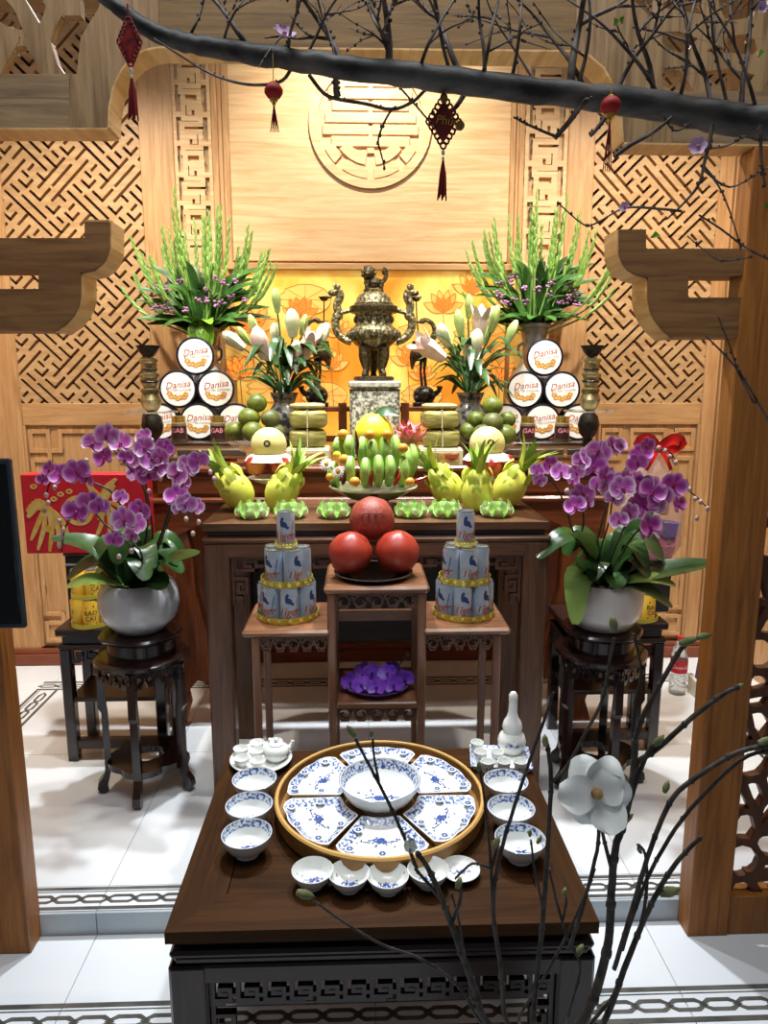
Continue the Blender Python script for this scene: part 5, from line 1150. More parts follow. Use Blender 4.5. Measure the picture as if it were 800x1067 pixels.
def tower(px, side, n1, n2, ph):
    Y = TF + .155; c = P(px, 645, Y); x0 = c.x
    R1 = cr * 2.02 / (2 * math.sin(PI / n1)); R2 = cr * 2.02 / (2 * math.sin(PI / n2)); h1 = chh + .003
    used = {}
    for (n, R, z, tier, p_) in ((n1, R1, zs_ + .002, 'bottom', ph), (n2, R2, zs_ + .002 + h1, 'middle', ph + .3)):
        for q in range(n):
            a = -PI / 2 + p_ + 2 * PI * q / n; nm = dirname(a); key = (tier, nm); used[key] = used.get(key, 0) + 1
            if used[key] > 1: nm = nm + ' inner'
            put_can(can0, cfirst, x0 + R * math.cos(a), Y + R * math.sin(a), z, a + PI / 2 + random.uniform(-.25, .25), 'silver beer can, %s of the %s tier, %s tower' % (nm, tier, side), 'silver beer cans in two towers')
    put_can(can0, cfirst, x0, Y, zs_ + .002 + 2 * h1, random.uniform(-.3, .1), 'single silver beer can topping the %s tower' % side, 'silver beer cans in two towers')
    band(x0, Y, zs_ + .0005, R1 + cr + .002, .020, 'gold foil band around the bottom tier of the %s can tower' % side)
    band(x0, Y, zs_ + h1 - .002, R2 + cr + .003, .022, 'gold foil band around the middle tier of the %s can tower' % side)
    band(x0, Y, zs_ + 2 * h1 - .002, cr + .004, .020, 'gold foil band around the top can of the %s can tower' % side)
tower(300, 'left', 7, 5, .18); tower(483, 'right', 7, 5, -.2)
# --- purple blooms on a plate
gp = thing('glass_plate', 'violet-tinted glass plate on the shelf of the stand', 'plate', (P(392, 722, 2.2).x, 2.2, zsh + .001))
MB().lathe([(0, 0), (.06, 0), (.11, .018), (.11, .021), (.058, .004), (0, .004)], 36).build('dish', mat('violet_glass', '#7a5aa8', .08, trans=.4), gp)
VIO = mat('violet_orchid_petal', '#5a22a0', .4, col2='#8a4ccc', nscale=40); VLIP = mat('violet_orchid_lip', '#3c0f70', .4)
def petal_mesh(L_, W_, cup=.25, n=5):
    path = [(0, 0, 0)] + [(L_ * t / n, 0, cup * L_ * (t / n) ** 2) for t in range(1, n + 1)]
    return MB().leaf(path, [W_ * (.25 + .75 * math.sin(PI * min(.92, .12 + .80 * t / n))) for t in range(n + 1)], (0, 0, 1), .12)
def bloom(parent, loc, size, face, mats, roll=0):
    # face = direction the bloom looks towards
    q = Vector(face).to_track_quat('Z', 'Y').to_matrix().to_4x4() @ RZ(roll); M0 = T(loc) @ q
    m = MB()
    for a, L_, W_ in ((PI / 2, .52, .22), (PI / 2 + 2.2, .50, .2), (PI / 2 - 2.2, .50, .2), (0.15, .52, .34), (PI - .15, .52, .34)):
        m.join(petal_mesh(L_ * size, W_ * size), RZ(a))
    m.xf(M0); f = m.build('flower', mats[0], parent)
    MB().ell((0, -.06 * size, .05 * size), .09 * size, .11 * size, .07 * size, 8, 6).ell((0, -.16 * size, .08 * size), .05 * size, .10 * size, .04 * size, 8, 6).xf(M0).build('lip', mats[1], f)
pb = thing('purple_blooms', 'cut purple orchid spray lying on the violet plate', 'flowers', (P(392, 715, 2.19).x, 2.19, zsh + .02))
for i, (x_, y_, z_) in enumerate(((-.085, -.02, .012), (-.05, -.06, .02), (-.015, -.02, .045), (.035, -.03, .045), (.0, -.075, .02), (.055, -.065, .022), (.09, -.02, .02), (-.04, .02, .03), (.05, .03, .03))):
    bloom(pb, (x_, y_, z_), .062, (random.uniform(-.5, .5), -.9, random.uniform(.3, .8)), (VIO, VLIP), random.uniform(-.6, .6))
MB().tube(curve([(-.05, 0, .01), (.04, .0, .03), (.085, .02, .065), (.10, .01, .09)], 4), .0025, 5).ell((.10, .01, .093), .007, .007, .009, 8, 6).ell((.09, .016, .075), .006, .006, .008, 8, 6).build('stem', mat('orchid_stem', '#4a3a3a', .5), pb)

# ================================================================ porcelain on the low table
def tz(px, py): return PZ(px, py, ZT)
tc = PZ(395.5, 825, ZT + .047); TR = .254
tray = thing('round_tray', 'large round wooden tray holding six wedge dishes and a bowl', 'tray', (tc.x, tc.y, ZT))
BAMB = wood('bamboo_tray', '#7d5526', '#a0733a', 'x', rough=.4, ratio=8); BRIM = mat('tray_rim_gold', '#d0a35c', .35)
MB().lathe([(0, 0), (TR - .012, 0), (TR - .002, .006), (TR, .045), (TR - .008, .045), (TR - .010, .012), (0, .012)], 72).build('tray_body', BAMB, tray)
MB().lathe([(TR - .001, .042), (TR + .0015, .045), (TR - .002, .049), (TR - .008, .049), (TR - .009, .045)], 72).build('tray_rim', BRIM, tray)
def scatter_motif(m, cx, cy, s_, rnd, z0=0):
    # sprig: branch strokes, leaves and blossoms, flat print
    def blot(x, y, a, b, rot):
        m.prism([(x + a * math.cos(t * PI / 4) * math.cos(rot) - b * math.sin(t * PI / 4) * math.sin(rot), y + a * math.cos(t * PI / 4) * math.sin(rot) + b * math.sin(t * PI / 4) * math.cos(rot)) for t in range(8)], z0, z0 + .0004 + rnd.random() * .0003, 'z')
    for i in range(5): m.stroke([(cx + s_ * (-.5 + .22 * i), cy + s_ * rnd.uniform(-.1, .1)), (cx + s_ * (-.3 + .22 * i), cy + s_ * rnd.uniform(-.15, .15))], s_ * .035, z0, z0 + .0004, 'z')
    for i in range(20): blot(cx + s_ * rnd.gauss(0, .33), cy + s_ * rnd.gauss(0, .16), s_ * rnd.uniform(.03, .07), s_ * rnd.uniform(.02, .04), rnd.uniform(0, 3))
    for i in range(3):
        fx, fy = cx + s_ * rnd.uniform(-.25, .25), cy + s_ * rnd.uniform(-.12, .12)
        for q in range(5): blot(fx + s_ * .06 * math.cos(q * 1.257), fy + s_ * .06 * math.sin(q * 1.257), s_ * .045, s_ * .045, 0)
def wedge():
    g = thing('wedge_dish', 'x', 'dish', group='blue and white wedge dishes')
    r0, r1 = .098, .250; A = PI / 6 - .035; pts = []
    N_ = 18
    for i in range(N_ + 1):
        a = -A + 2 * A * i / N_; rr = r1 - .0045 * (1 - abs(math.cos(3.5 * PI * i / N_)))
        edge = min(i, N_ - i); rr -= (.016, .006, .002)[edge] if edge < 3 else 0
        pts.append((rr * math.sin(a), rr * math.cos(a)))
    for i in range(9):
        a = A - 2 * A * i / 8; rr = r0 + (.006 if i in (0, 8) else 0); pts.append((rr * math.sin(a) * .98, rr * math.cos(a)))
    cxx, cyy = 0, .178; n = len(pts)
    sc_ = lambda k, kz=1.0: [(cxx + (x - cxx) * k, cyy + (y - cyy) * k) for x, y in pts]
    L0 = sc_(.80); L1 = sc_(1.0); L2 = sc_(.965); L3 = sc_(.72); m = MB()
    v = [(x, y, 0) for x, y in L0] + [(x, y, .026) for x, y in L1] + [(x, y, .0265) for x, y in L2] + [(x, y, .016) for x, y in L3]
    f = [tuple(range(n))]; 
    for lay in (0, 1): f += [(lay * n + i, lay * n + (i + 1) % n, (lay + 1) * n + (i + 1) % n, (lay + 1) * n + i) for i in range(n)]
    m.add(v, f); m.add([v[3 * n + i] for i in range(n)], [tuple(range(n))]); m.build('dish_body', PORC, g)
    m = MB(); m.add([v[2 * n + i] for i in range(n)] + [v[3 * n + i] for i in range(n)], [(i, (i + 1) % n, n + (i + 1) % n, n + i) for i in range(n)]); m.build('patterned_rim', LACE, g)
    m = MB(); rnd = random.Random(5); scatter_motif(m, 0, .175, .075, rnd, .0164); m.build('sprig_print', BLUE, g, smooth=False)
    # white cartouches with blossoms on the rim
    for (x, y, rr) in ((-.075, .216, .012), (0, .236, .012), (.075, .216, .012), (-.055, .145, .011), (.055, .145, .011)):
        zc = .024; m = MB(); mb = MB(); m.prism([(x + rr * math.cos(t * PI / 6), y + rr * math.sin(t * PI / 6)) for t in range(12)], zc, zc + .0022, 'z')
        for q in range(6): mb.prism([(x + rr * .45 * math.cos(q * PI / 3) + rr * .26 * math.cos(t * PI / 4), y + rr * .45 * math.sin(q * PI / 3) + rr * .26 * math.sin(t * PI / 4)) for t in range(8)], zc + .0022, zc + .0026, 'z')
        mb.build('blossom_print', BLUE, m.build('cartouche', PORC, g, smooth=False), smooth=False)
    return g
wd = wedge()
for i, nm in enumerate(('back', 'back left', 'front left', 'front', 'front right', 'back right')):
    o = wd if i == 0 else dup(wd)
    o.location = (tc.x, tc.y, ZT + .0125); o.scale = (.94, .94, 1); o.rotation_euler = (0, 0, i * PI / 3); o['label'] = 'blue and white wedge dish, %s of the six in the round tray' % nm
def bowl(name, label, cat, x, y, z, r, h, foot, group, seed, band_=True, motif=.9, rz=0):
    g = thing(name, label, cat, (x, y, z), rz, group)
    MB().lathe([(0, .003), (r * foot * .85, .003), (r * foot * .9, 0), (r * foot, 0), (r * foot, h * .12), (r * .80, h * .42), (r * .94, h * .75), (r, h), (r * .965, h + .001), (r * .90, h * .75), (r * .74, h * .42), (r * .45, h * .2), (0, h * .16)], 40).build('body', PORC, g)
    MB().lathe([(r * .992, h * .985), (r * 1.002, h * 1.0), (r * .985, h * 1.008), (r * .968, h * .995)], 40).build('rim_line', BLUE, g)
    if band_: MB().lathe([(r * .950, h * .975), (r * .895, h * .76), (r * .852, h * .65)], 40).build('lace_band', LACE, g)
    m = MB(); scatter_motif(m, .03 * r, .10 * r, r * motif * .75, random.Random(seed))
    def inner(q): return h * (.16 + .04 * q / (.45 * r)) if q < .45 * r else h * lerp(.2, .42, (q - .45 * r) / (.29 * r)) if q < .74 * r else h * lerp(.42, .75, (q - .74 * r) / (.16 * r))
    m.v = [(p[0], p[1], p[2] + .0012 + inner(math.hypot(p[0], p[1]))) for p in m.v]
    m.build('sprig_print', BLUE, g, smooth=False)
    return g
cb = PZ(395.5, 805, ZT + .085)
bowl('centre_bowl', 'large blue and white bowl in the middle of the round tray', 'bowl', tc.x, tc.y, ZT + .0125, .100, .070, .5, None, 3, True, 1.0)
for side, L_ in (('left', [(257, 868, 'nearest'), (259.5, 838, 'middle'), (265, 811, 'farthest')]), ('right', [(542, 873, 'nearest'), (532.5, 841, 'middle'), (527, 813, 'farthest')])):
    for i, (px, py, nm) in enumerate(L_):
        q = PZ(px, py, ZT + .05); bowl('rice_bowl', 'blue and white rice bowl, %s of the %s row' % (nm, side), 'bowl', q.x, q.y, ZT, .0560, .050, .48, 'blue and white rice bowls', 10 + i, True, .9, random.uniform(-.4, .4))
for i, (px, py, nm) in enumerate([(325.5, 906, 'leftmost'), (363.5, 909, 'second from left'), (404, 911, 'middle'), (446, 905, 'second from right')]):
    q = PZ(px, py, ZT + .036); bowl('dipping_bowl', 'small pale blue-sprigged bowl, %s of the front row' % nm, 'bowl', q.x, q.y, ZT, .0435, .036, .5, 'small sprigged bowls in front of the tray', 20 + i, False, 1.1, random.uniform(-.4, .4))
q = PZ(479, 903, ZT + .02); bowl('saucer', 'small sprigged saucer at the right end of the front row', 'saucer', q.x, q.y, ZT, .043, .016, .5, None, 31, False, 1.1)
# --- tea set
q = PZ(272, 790, ZT + .015); tp = thing('tea_plate', 'round white plate carrying the tea set at the back left of the table', 'plate', (q.x, q.y, ZT))
MB().lathe([(0, 0), (.055, 0), (.06, .004), (.085, .018), (.083, .020), (.058, .009), (0, .009)], 44).build('plate', PORC, tp)
tpx, tpy = q.x, q.y
cup = None
for i, (dx, dy, nm) in enumerate([(-.058, .020, 'left'), (-.018, .052, 'back left'), (-.012, .008, 'centre'), (-.048, -.032, 'front left'), (-.002, -.045, 'front right'), (.032, .056, 'back right')]):
    if cup is None:
        cup = thing('tea_cup', 'x', 'cup', group='small white tea cups'); c_ = cup
        MB().lathe([(0, .002), (.009, 0), (.011, 0), (.012, .005), (.019, .014), (.0215, .026), (.0205, .026), (.017, .014), (.008, .006), (0, .006)], 24).build('body', PORC, cup)
    else: c_ = dup(cup)
    c_.location = (tpx + dx, tpy + dy, ZT + .0098); c_['label'] = 'small white tea cup, %s on the round tea plate' % nm
tpt = thing('teapot', 'squat white teapot with blue print on the round tea plate', 'teapot', (tpx + .042, tpy + .004, ZT + .0098), .3)
MB().lathe([(0, 0), (.022, 0), (.024, .003), (.034, .014), (.0365, .024), (.032, .036), (.022, .043), (0, .044)], 30).build('body', PORC, tpt)
MB().lathe([(.021, .043), (.019, .047), (.008, .050), (0, .051)], 24).ell((0, 0, .055), .006, .006, .006, 10, 8).build('lid', PORC, tpt)
MB().tube(curve([(.028, .006, .02), (.042, .008, .028), (.048, .009, .042)], 4), [.008] * 4 + [.006] * 3 + [.005] * 2, 8).build('spout', PORC, tpt)
MB().tube(curve([(-.006, .030, .034), (-.01, .05, .036), (-.01, .052, .016), (-.006, .033, .012)], 4), .004, 7).build('handle', PORC, tpt)
mm = MB(); scatter_motif(mm, 0, 0, .03, random.Random(4)); mm.v = [(.0372 * math.sin(p[0] / .036 + .9), -.0372 * math.cos(p[0] / .036 + .9), .022 + p[1]) for p in mm.v]; mm.build('sprig_print', BLUE, tpt, smooth=False)
# --- wine set
qa, qb, qc = PZ(481, 772, ZT + .012), PZ(545, 768, ZT + .012), PZ(563, 811, ZT + .012)
wc = PZ(521, 790, ZT + .01); ang = -.12
wt = thing('wine_tray', 'rectangular blue and white tray for the gourd bottle and cups', 'tray', (wc.x, wc.y, ZT), ang)
hx, hy = .083, .060
MB().prism([(-hx * .85, -hy * .85), (hx * .85, -hy * .85), (hx * .85, hy * .85), (-hx * .85, hy * .85)], 0, .006, 'z').build('base', PORC, wt, smooth=False)
m = MB(); o_ = [(-hx, -hy), (hx, -hy), (hx, hy), (-hx, hy)]; i_ = [(x * .84, y * .8) for x, y in o_]
v = [(x, y, .016) for x, y in o_] + [(x, y, .0065) for x, y in i_] + [(x * .86, y * .86, 0) for x, y in o_]
m.add(v, [(i, (i + 1) % 4, 4 + (i + 1) % 4, 4 + i) for i in range(4)] + [(4, 5, 6, 7)]); m.m = [1] * 4 + [0]
m.add(v, [(8 + i, 8 + (i + 1) % 4, (i + 1) % 4, i) for i in range(4)], 0); m.build('patterned_rim', [PORC, LACE], wt, smooth=False)
bt = thing('gourd_bottle', 'white double-gourd wine bottle with stopper on the rectangular tray', 'bottle', (PZ(533, 775, ZT + .03).x, PZ(533, 775, ZT + .03).y, ZT + .0072))
MB().lathe([(0, 0), (.026, 0), (.030, .004), (.0385, .024), (.0395, .036), (.034, .052), (.025, .060), (.0265, .066), (.028, .078), (.024, .092), (.016, .105), (.0125, .120), (.0115, .150), (.0125, .158), (0, .158)], 32).build('body', PORC, bt)
MB().lathe([(.011, .158), (.0125, .162), (.0120, .170), (.007, .178), (0, .180)], 20).build('stopper', PORC, bt)
mm = MB(); scatter_motif(mm, 0, 0, .05, random.Random(8)); mm.v = [(.040 * math.sin(p[0] / .039), -.040 * math.cos(p[0] / .039), .034 + p[1] * .7) for p in mm.v]; mm.build('sprig_print', BLUE, bt, smooth=False)
wcup = None
for i, (px, py, nm) in enumerate([(497, 774, 'back left'), (501, 784, 'middle left'), (518, 784, 'middle right'), (508, 794, 'front left'), (525, 794, 'front centre'), (542, 794, 'front right')]):
    q = PZ(px, py, ZT + .036)
    if wcup is None:
        wcup = thing('wine_cup', 'x', 'cup', group='small straight wine cups'); c_ = wcup
        MB().lathe([(0, .002), (.012, 0), (.014, .001), (.0165, .016), (.0185, .032), (.0172, .032), (.015, .016), (.011, .005), (0, .005)], 24).build('body', PORC, wcup)
        mm = MB(); scatter_motif(mm, 0, 0, .022, random.Random(8)); mm.v = [((.0170 + .04 * max(0, .0 + p[1]) * .2) * math.sin(p[0] / .017), -(.0172 + .0005) * math.cos(p[0] / .017), .016 + p[1] * .8) for p in mm.v]; mm.build('sprig_print', BLUE, wcup, smooth=False)
    else: c_ = dup(wcup)
    c_.location = (q.x, q.y, ZT + .0072); c_['label'] = 'small white wine cup, %s on the rectangular tray' % nm
# ================================================================ orchids, gifts and drinks at the sides
def petal_radial(name, c0, c1, c2, r):
    m = bpy.data.materials.new(name); m.use_nodes = True; nt = m.node_tree; b = nt.nodes['Principled BSDF']; b.inputs['Roughness'].default_value = .45
    at = nt.nodes.new('ShaderNodeAttribute'); at.attribute_name = 'edge'; cr_ = nt.nodes.new('ShaderNodeValToRGB'); e = cr_.color_ramp.elements
    e[0].position = .10; e[0].color = srgb(c0); e[1].position = .88; e[1].color = srgb(c2); k_ = e.new(.42); k_.color = srgb(c1)
    nt.links.new(at.outputs['Fac'], cr_.inputs['Fac']); nt.links.new(cr_.outputs['Color'], b.inputs['Base Color']); b.inputs['Subsurface Weight'].default_value = .08
    return m
OPA = petal_radial('magenta_orchid_petal', '#b13aa6', '#cb76cc', '#f6e0f4', 1); OPB = petal_radial('deep_magenta_orchid_petal', '#98268f', '#b650b6', '#e3b4e2', 1); OLIP = mat('orchid_lip', '#8a1457', .4); OLEAF = mat('orchid_leaf', '#1d3a1a', .3, col2='#355a26', nscale=10, coat=.2); OLEAF2 = mat('orchid_leaf_light', '#7da04a', .35, col2='#9cbb62', nscale=10)
OST = mat('orchid_stem_dark', '#2b261c', .5); OBUD = mat('orchid_bud', '#c9b9a8', .45, col2='#a98a9a', nscale=20)
def orchid_petal(L_, W_, cup):
    # rounded petal as a polar grid; the edge attribute drives its pale margin
    m = MB(); v = [(0, 0, 0)]; ed = [0]; n = 10
    for j in (1, 2, 3):
        for i in range(n):
            a = 2 * PI * i / n; x_ = L_ * .52 + L_ * .5 * math.cos(a) * j / 3; y_ = W_ * math.sin(a) * j / 3 * (.75 + .25 * (x_ / L_)); v.append((x_, y_, cup * (x_ * x_ + 2 * y_ * y_) / L_ + .03 * L_ * math.sin(3 * a) * (j == 3))); ed.append(j / 3 * (.35 + .65 * min(1, max(0, x_ / L_))))
    v[0] = (L_ * .52, 0, cup * .27 * L_); ed[0] = .15; f = []
    for i in range(n):
        q = (i + 1) % n; f.append((0, 1 + i, 1 + q))
        for j in (0, 1): f.append((1 + j * n + i, 1 + (j + 1) * n + i, 1 + (j + 1) * n + q, 1 + j * n + q))
    m.add(v, f); m.ed = ed; return m
def orchid_flower_mesh(m_, seed):
    rnd = random.Random(seed); M_ = MB(); E = []
    for a, L_, W_, z in ((PI / 2, .50, .22, -.01), (PI / 2 + 2.25, .50, .20, -.01), (PI / 2 - 2.25, .50, .20, -.01), (.12, .52, .36, .01), (PI - .12, .52, .36, .01)):
        p = orchid_petal(L_, W_, rnd.uniform(.10, .28)); M_.join(p, T(0, 0, z) @ RZ(a + rnd.uniform(-.08, .08))); E += p.ed
    me = M_.mesh('flower', m_, True, 80); at = me.attributes.new('edge', 'FLOAT', 'POINT'); at.data.foreach_set('value', E); return me
OF = [orchid_flower_mesh(OPA, 1), orchid_flower_mesh(OPB, 2), orchid_flower_mesh(OPA, 3), orchid_flower_mesh(OPB, 4)]
lipm = MB().ell((0, -.06, .06), .07, .09, .07, 8, 6).ell((0, -.17, .09), .05, .09, .04, 8, 6).ell((0, .02, .06), .04, .04, .04, 6, 5).mesh('lip', OLIP)
def potted_orchid(cx, cy, label, pot_mat, prof, clusters, leaves, seed, Yp):
    rnd = random.Random(seed); z0 = .615; g = thing('potted_orchid', label, 'potted orchid', (cx, cy, z0), 0, 'potted moth orchids'); O = Vector((cx, cy, z0))
    MB().lathe(prof, 40).build('pot', pot_mat, g)
    zr = prof[-3][1]
    MB().lathe([(0, zr - .03), (prof[-3][0] * .85, zr - .03)], 24).build('soil', mat('orchid_bark', '#2a1e14', .9, bump=.6, nscale=60), g)
    for (pts, Yo, fl, buds) in clusters:
        base_ = Vector((rnd.uniform(-.04, .04), rnd.uniform(-.04, .02), zr - .02))
        W_ = [P(a, b, Yp + Yo) - O for a, b in pts]
        path = curve([base_] + W_, 6); MB().tube(path, [lerp(.0045, .0022, q / (len(path) - 1)) for q in range(len(path))], 6).build('stem', OST, g)
        for i, (a, b, s_, kind) in enumerate(fl):
            c = P(a, b, Yp + Yo - .03 + rnd.uniform(-.02, .02)) - O; s_ = s_ * mpp(Yp, 1.1)
            face = Vector((rnd.uniform(-.55, .55), -1, rnd.uniform(-.25, .45))); q = face.to_track_quat('Z', 'Y').to_euler()
            o = link('flower', OF[kind % 4], g, c, q, (s_, s_, s_)); o.rotation_euler.rotate_axis('Z', PI + rnd.uniform(-.5, .5) if False else rnd.uniform(-.5, .5))
            l = link('lip', lipm, o)
        for (a, b) in buds:
            c = P(a, b, Yp + Yo - .01) - O; MB().ell(c, .008, .008, .010, 8, 6).build('bud', OBUD, g)
    for (p0, p1, p2, wd, light) in leaves:
        pth = curve([p0, p1, p2], 6); k_ = len(pth)
        MB().leaf(pth, [wd * math.sin(PI * min(.965, .10 + .86 * q / (k_ - 1))) ** .8 + .002 for q in range(k_)], (0, -.35, 1), .22).build('leaf', OLEAF2 if light else OLEAF, g)
potL = [(0, 0), (.075, 0), (.085, .004), (.128, .05), (.143, .10), (.138, .15), (.122, .18), (.112, .187), (.104, .185), (.108, .15), (0, .14)]
potR = [(0, 0), (.085, 0), (.10, .006), (.134, .06), (.140, .12), (.134, .165), (.126, .178), (.118, .176), (.12, .15), (0, .14)]
POTG = mat('grey_glazed_pot', '#c0c2c6', .18, col2='#e2e1de', nscale=9, lo=.55, hi=.75, coat=.3); POTW = mat('white_glazed_pot', '#dcdad6', .16, coat=.3)
def lv(rnd, n):
    out = []
    for i in range(n):
        a = 2 * PI * i / n + rnd.uniform(-.25, .25); L_ = rnd.uniform(.16, .30) * (.62 if math.sin(a) > -.35 else 1); up_ = rnd.uniform(.02, .16)
        out.append(((math.cos(a) * .03, math.sin(a) * .03, .16), (math.cos(a) * L_ * .55, math.sin(a) * L_ * .5, .20 + up_), (math.cos(a) * L_, math.sin(a) * L_ * .8, .16 + up_ * .8), rnd.uniform(.035, .052), False))
    return out
rl = random.Random(21)
leavesL = lv(rl, 14) + [((-.02, -.03, .17), (-.12, -.06, .32), (-.26, -.08, .36), .05, False), ((.02, -.04, .17), (.13, -.13, .28), (.27, -.20, .33), .05, False), ((.0, -.04, .17), (.09, -.13, .22), (.14, -.17, .20), .05, False), ((-.02, -.05, .18), (-.12, -.12, .22), (-.20, -.13, .20), .036, True)]
potted_orchid(SLc.x, SLc.y, 'magenta moth orchid in a grey glazed pot on the left stool', POTG, potL, [
    ([(152, 560), (150, 510), (128, 480), (112, 463)], -.02, [(97, 462, 22, 0), (111, 453, 24, 2), (126, 461, 24, 0), (109, 476, 24, 1), (131, 477, 16, 3)], [(90, 480), (93, 491), (124, 470)]),
    ([(140, 560), (118, 515), (88, 500), (58, 492), (47, 520)], -.05, [(52, 489, 18, 1), (62, 494, 22, 3), (80, 491, 26, 1), (91, 498, 20, 3), (45, 500, 14, 1)], [(57, 508), (48, 516), (50, 524), (46, 532)]),
    ([(158, 565), (156, 530), (152, 500), (160, 470), (168, 458)], .0, [(150, 466, 22, 0), (158, 478, 26, 2), (144, 490, 26, 0), (164, 486, 24, 2), (172, 466, 20, 1), (154, 494, 24, 3), (168, 476, 22, 0), (140, 478, 20, 2), (150, 455, 18, 0)], [(158, 459), (167, 499), (155, 512)]),
    ([(165, 565), (180, 520), (190, 500), (205, 480), (218, 484)], -.03, [(186, 493, 26, 2), (197, 485, 24, 0), (206, 480, 22, 1), (190, 502, 20, 0)], [(219, 492), (223, 499), (214, 483)]),
    ([(165, 570), (176, 540), (184, 522), (200, 540)], -.08, [(184, 517, 24, 1), (194, 524, 22, 0), (204, 527, 18, 2), (187, 529, 16, 0)], [(194, 541), (207, 544), (201, 556)]),
    ([(140, 575), (108, 545), (92, 530), (70, 545), (64, 575)], -.12, [(80, 533, 26, 3), (94, 523, 26, 1), (103, 527, 20, 1)], [(62, 543), (66, 552), (64, 560), (62, 568)]),
    ([(148, 580), (135, 560), (130, 540)], -.14, [(130, 541, 28, 0), (142, 545, 22, 2), (119, 562, 18, 3), (147, 531, 24, 1), (138, 557, 18, 0), (126, 518, 16, 2)], [(137, 574), (124, 580)])], leavesL, 3, SLc.y - .03)
leavesR = lv(rl, 14) + [((-.02, -.03, .16), (-.12, -.08, .22), (-.15, -.15, .06), .048, True), ((.02, -.05, .17), (.16, -.12, .24), (.34, -.12, .27), .05, False), ((.02, -.06, .17), (.08, -.15, .19), (.17, -.19, .13), .036, False), ((.0, -.05, .17), (.10, -.14, .22), (.19, -.16, .20), .036, True), ((-.03, .0, .17), (-.11, -.10, .32), (-.16, -.19, .40), .045, True), ((.02, .0, .17), (.09, -.02, .36), (.15, -.02, .45), .042, False), ((-.05, -.04, .17), (-.14, -.16, .28), (-.20, -.25, .33), .042, False)]
potted_orchid(SRc.x, SRc.y, 'magenta moth orchid in a white glazed pot on the right stool', POTW, potR, [
    ([(600, 560), (590, 530), (578, 505), (562, 492)], .0, [(572, 485, 22, 1), (584, 492, 22, 2), (560, 490, 16, 0), (562, 500, 16, 2), (596, 500, 16, 0)], [(591, 511)]),
    ([(608, 570), (608, 540), (604, 515)], -.06, [(607, 514, 26, 1), (599, 527, 22, 3), (612, 523, 16, 2)], [(590, 512)]),
    ([(620, 580), (628, 540), (640, 510), (655, 485), (690, 468), (703, 478)], -.02, [(612, 476, 24, 0), (624, 470, 26, 2), (637, 465, 24, 0), (618, 486, 28, 1), (605, 480, 20, 2), (668, 474, 24, 1), (673, 464, 18, 3), (664, 482, 22, 1), (646, 464, 16, 2), (600, 492, 18, 0)], [(648, 470), (686, 467), (693, 470), (698, 476), (704, 482)]),
    ([(625, 575), (634, 545), (638, 520), (640, 500)], -.10, [(636, 504, 30, 0), (648, 508, 26, 2), (630, 496, 22, 1), (640, 518, 20, 2), (651, 497, 18, 0), (622, 504, 18, 2)], []),
    ([(635, 585), (650, 550), (665, 520), (690, 505), (715, 510), (738, 530)], -.08, [(668, 504, 24, 1), (679, 511, 28, 1), (662, 500, 20, 2), (687, 517, 26, 3), (670, 526, 32, 1), (660, 533, 24, 2), (702, 505, 26, 3), (706, 526, 20, 3), (682, 525, 22, 0)], [(718, 510), (724, 520), (730, 523), (737, 530), (726, 540)]),
    ([(640, 590), (655, 565), (672, 548), (690, 560)], -.13, [(676, 548, 26, 1), (655, 534, 22, 2), (644, 542, 20, 0), (672, 556, 16, 3)], [(690, 551), (697, 566)])], leavesR, 5, SRc.y - .03)

# ---- red gift box with phoenixes, on a dark plinth
gy = 2.80
def box_between(px0, px1, py0, py1, Y): a = P(px0, py1, Y); b = P(px1, py0, Y); return a.x, b.x, a.z, b.z
x0, x1, z0, z1 = box_between(28, 152, 494, 577, gy)
pl_ = thing('wood_plinth', 'dark wooden plinth on the left side table under the red gift box', 'plinth', ((x0 + x1) / 2 + .04, gy + .04, zSL))
MB().box(-.14, .14, -.035, .055, 0, z0 - zSL - .012, .004).build('body', W_EBON, pl_); MB().box(-.145, .145, -.04, .06, z0 - zSL - .012, z0 - zSL, .004).build('top', W_DARK, pl_)
MB().box(-.143, .143, -.042, -.036, z0 - zSL - .05, z0 - zSL - .044).build('trim', mat('pale_trim', '#9aa0a4', .3), pl_)
RED = mat('red_gift_paper', '#c22030', .4); GOLD = mat('gold_foil_print', '#e3b548', .35, metal=.3, col2='#f0d489', nscale=30)
rb = thing('red_gift_box', 'red gift box printed with gold phoenixes behind the left orchid', 'gift box', ((x0 + x1) / 2, gy, z0)); hw_ = (x1 - x0) / 2; hh_ = z1 - z0
MB().box(-hw_, hw_, 0, .08, 0, hh_, .003).build('box_body', RED, rb)
def gpx(px, py): q = P(px, py, gy); return (q.x - (x0 + x1) / 2, q.z - z0)
def gold(name, lines, wpx=3.0):
    m = MB()
    for L_ in lines:
        pts = [p for p in curve([gpx(*a) + (0,) for a in L_], 5)]; n = len(pts)
        for i in range(n - 1):
            t = (i + .5) / n; m.stroke([(pts[i].x, pts[i].y), (pts[i + 1].x, pts[i + 1].y)], wpx * mpp(gy) * (.35 + .9 * math.sin(PI * min(.98, t + .02))), -.0015 - .0003 * (i % 2), .0005)
    return m.build(name, GOLD, rb, smooth=False)
gold('left_phoenix_tail', [[(46, 530), (40, 545), (33, 562)], [(47, 530), (46, 550), (40, 572)], [(49, 530), (54, 550), (52, 573)], [(51, 530), (60, 548), (62, 570)], [(52, 529), (66, 545), (72, 565)]], 4)
gold('left_phoenix_body', [[(30, 538), (38, 528), (48, 530)], [(29, 532), (40, 524), (50, 530)], [(52, 534), (58, 542), (50, 552)]], 6)
gold('right_phoenix_body', [[(90, 500), (97, 512), (106, 518), (112, 508), (120, 500)], [(94, 506), (104, 522), (118, 507)], [(106, 518), (108, 528), (104, 540)]], 6)
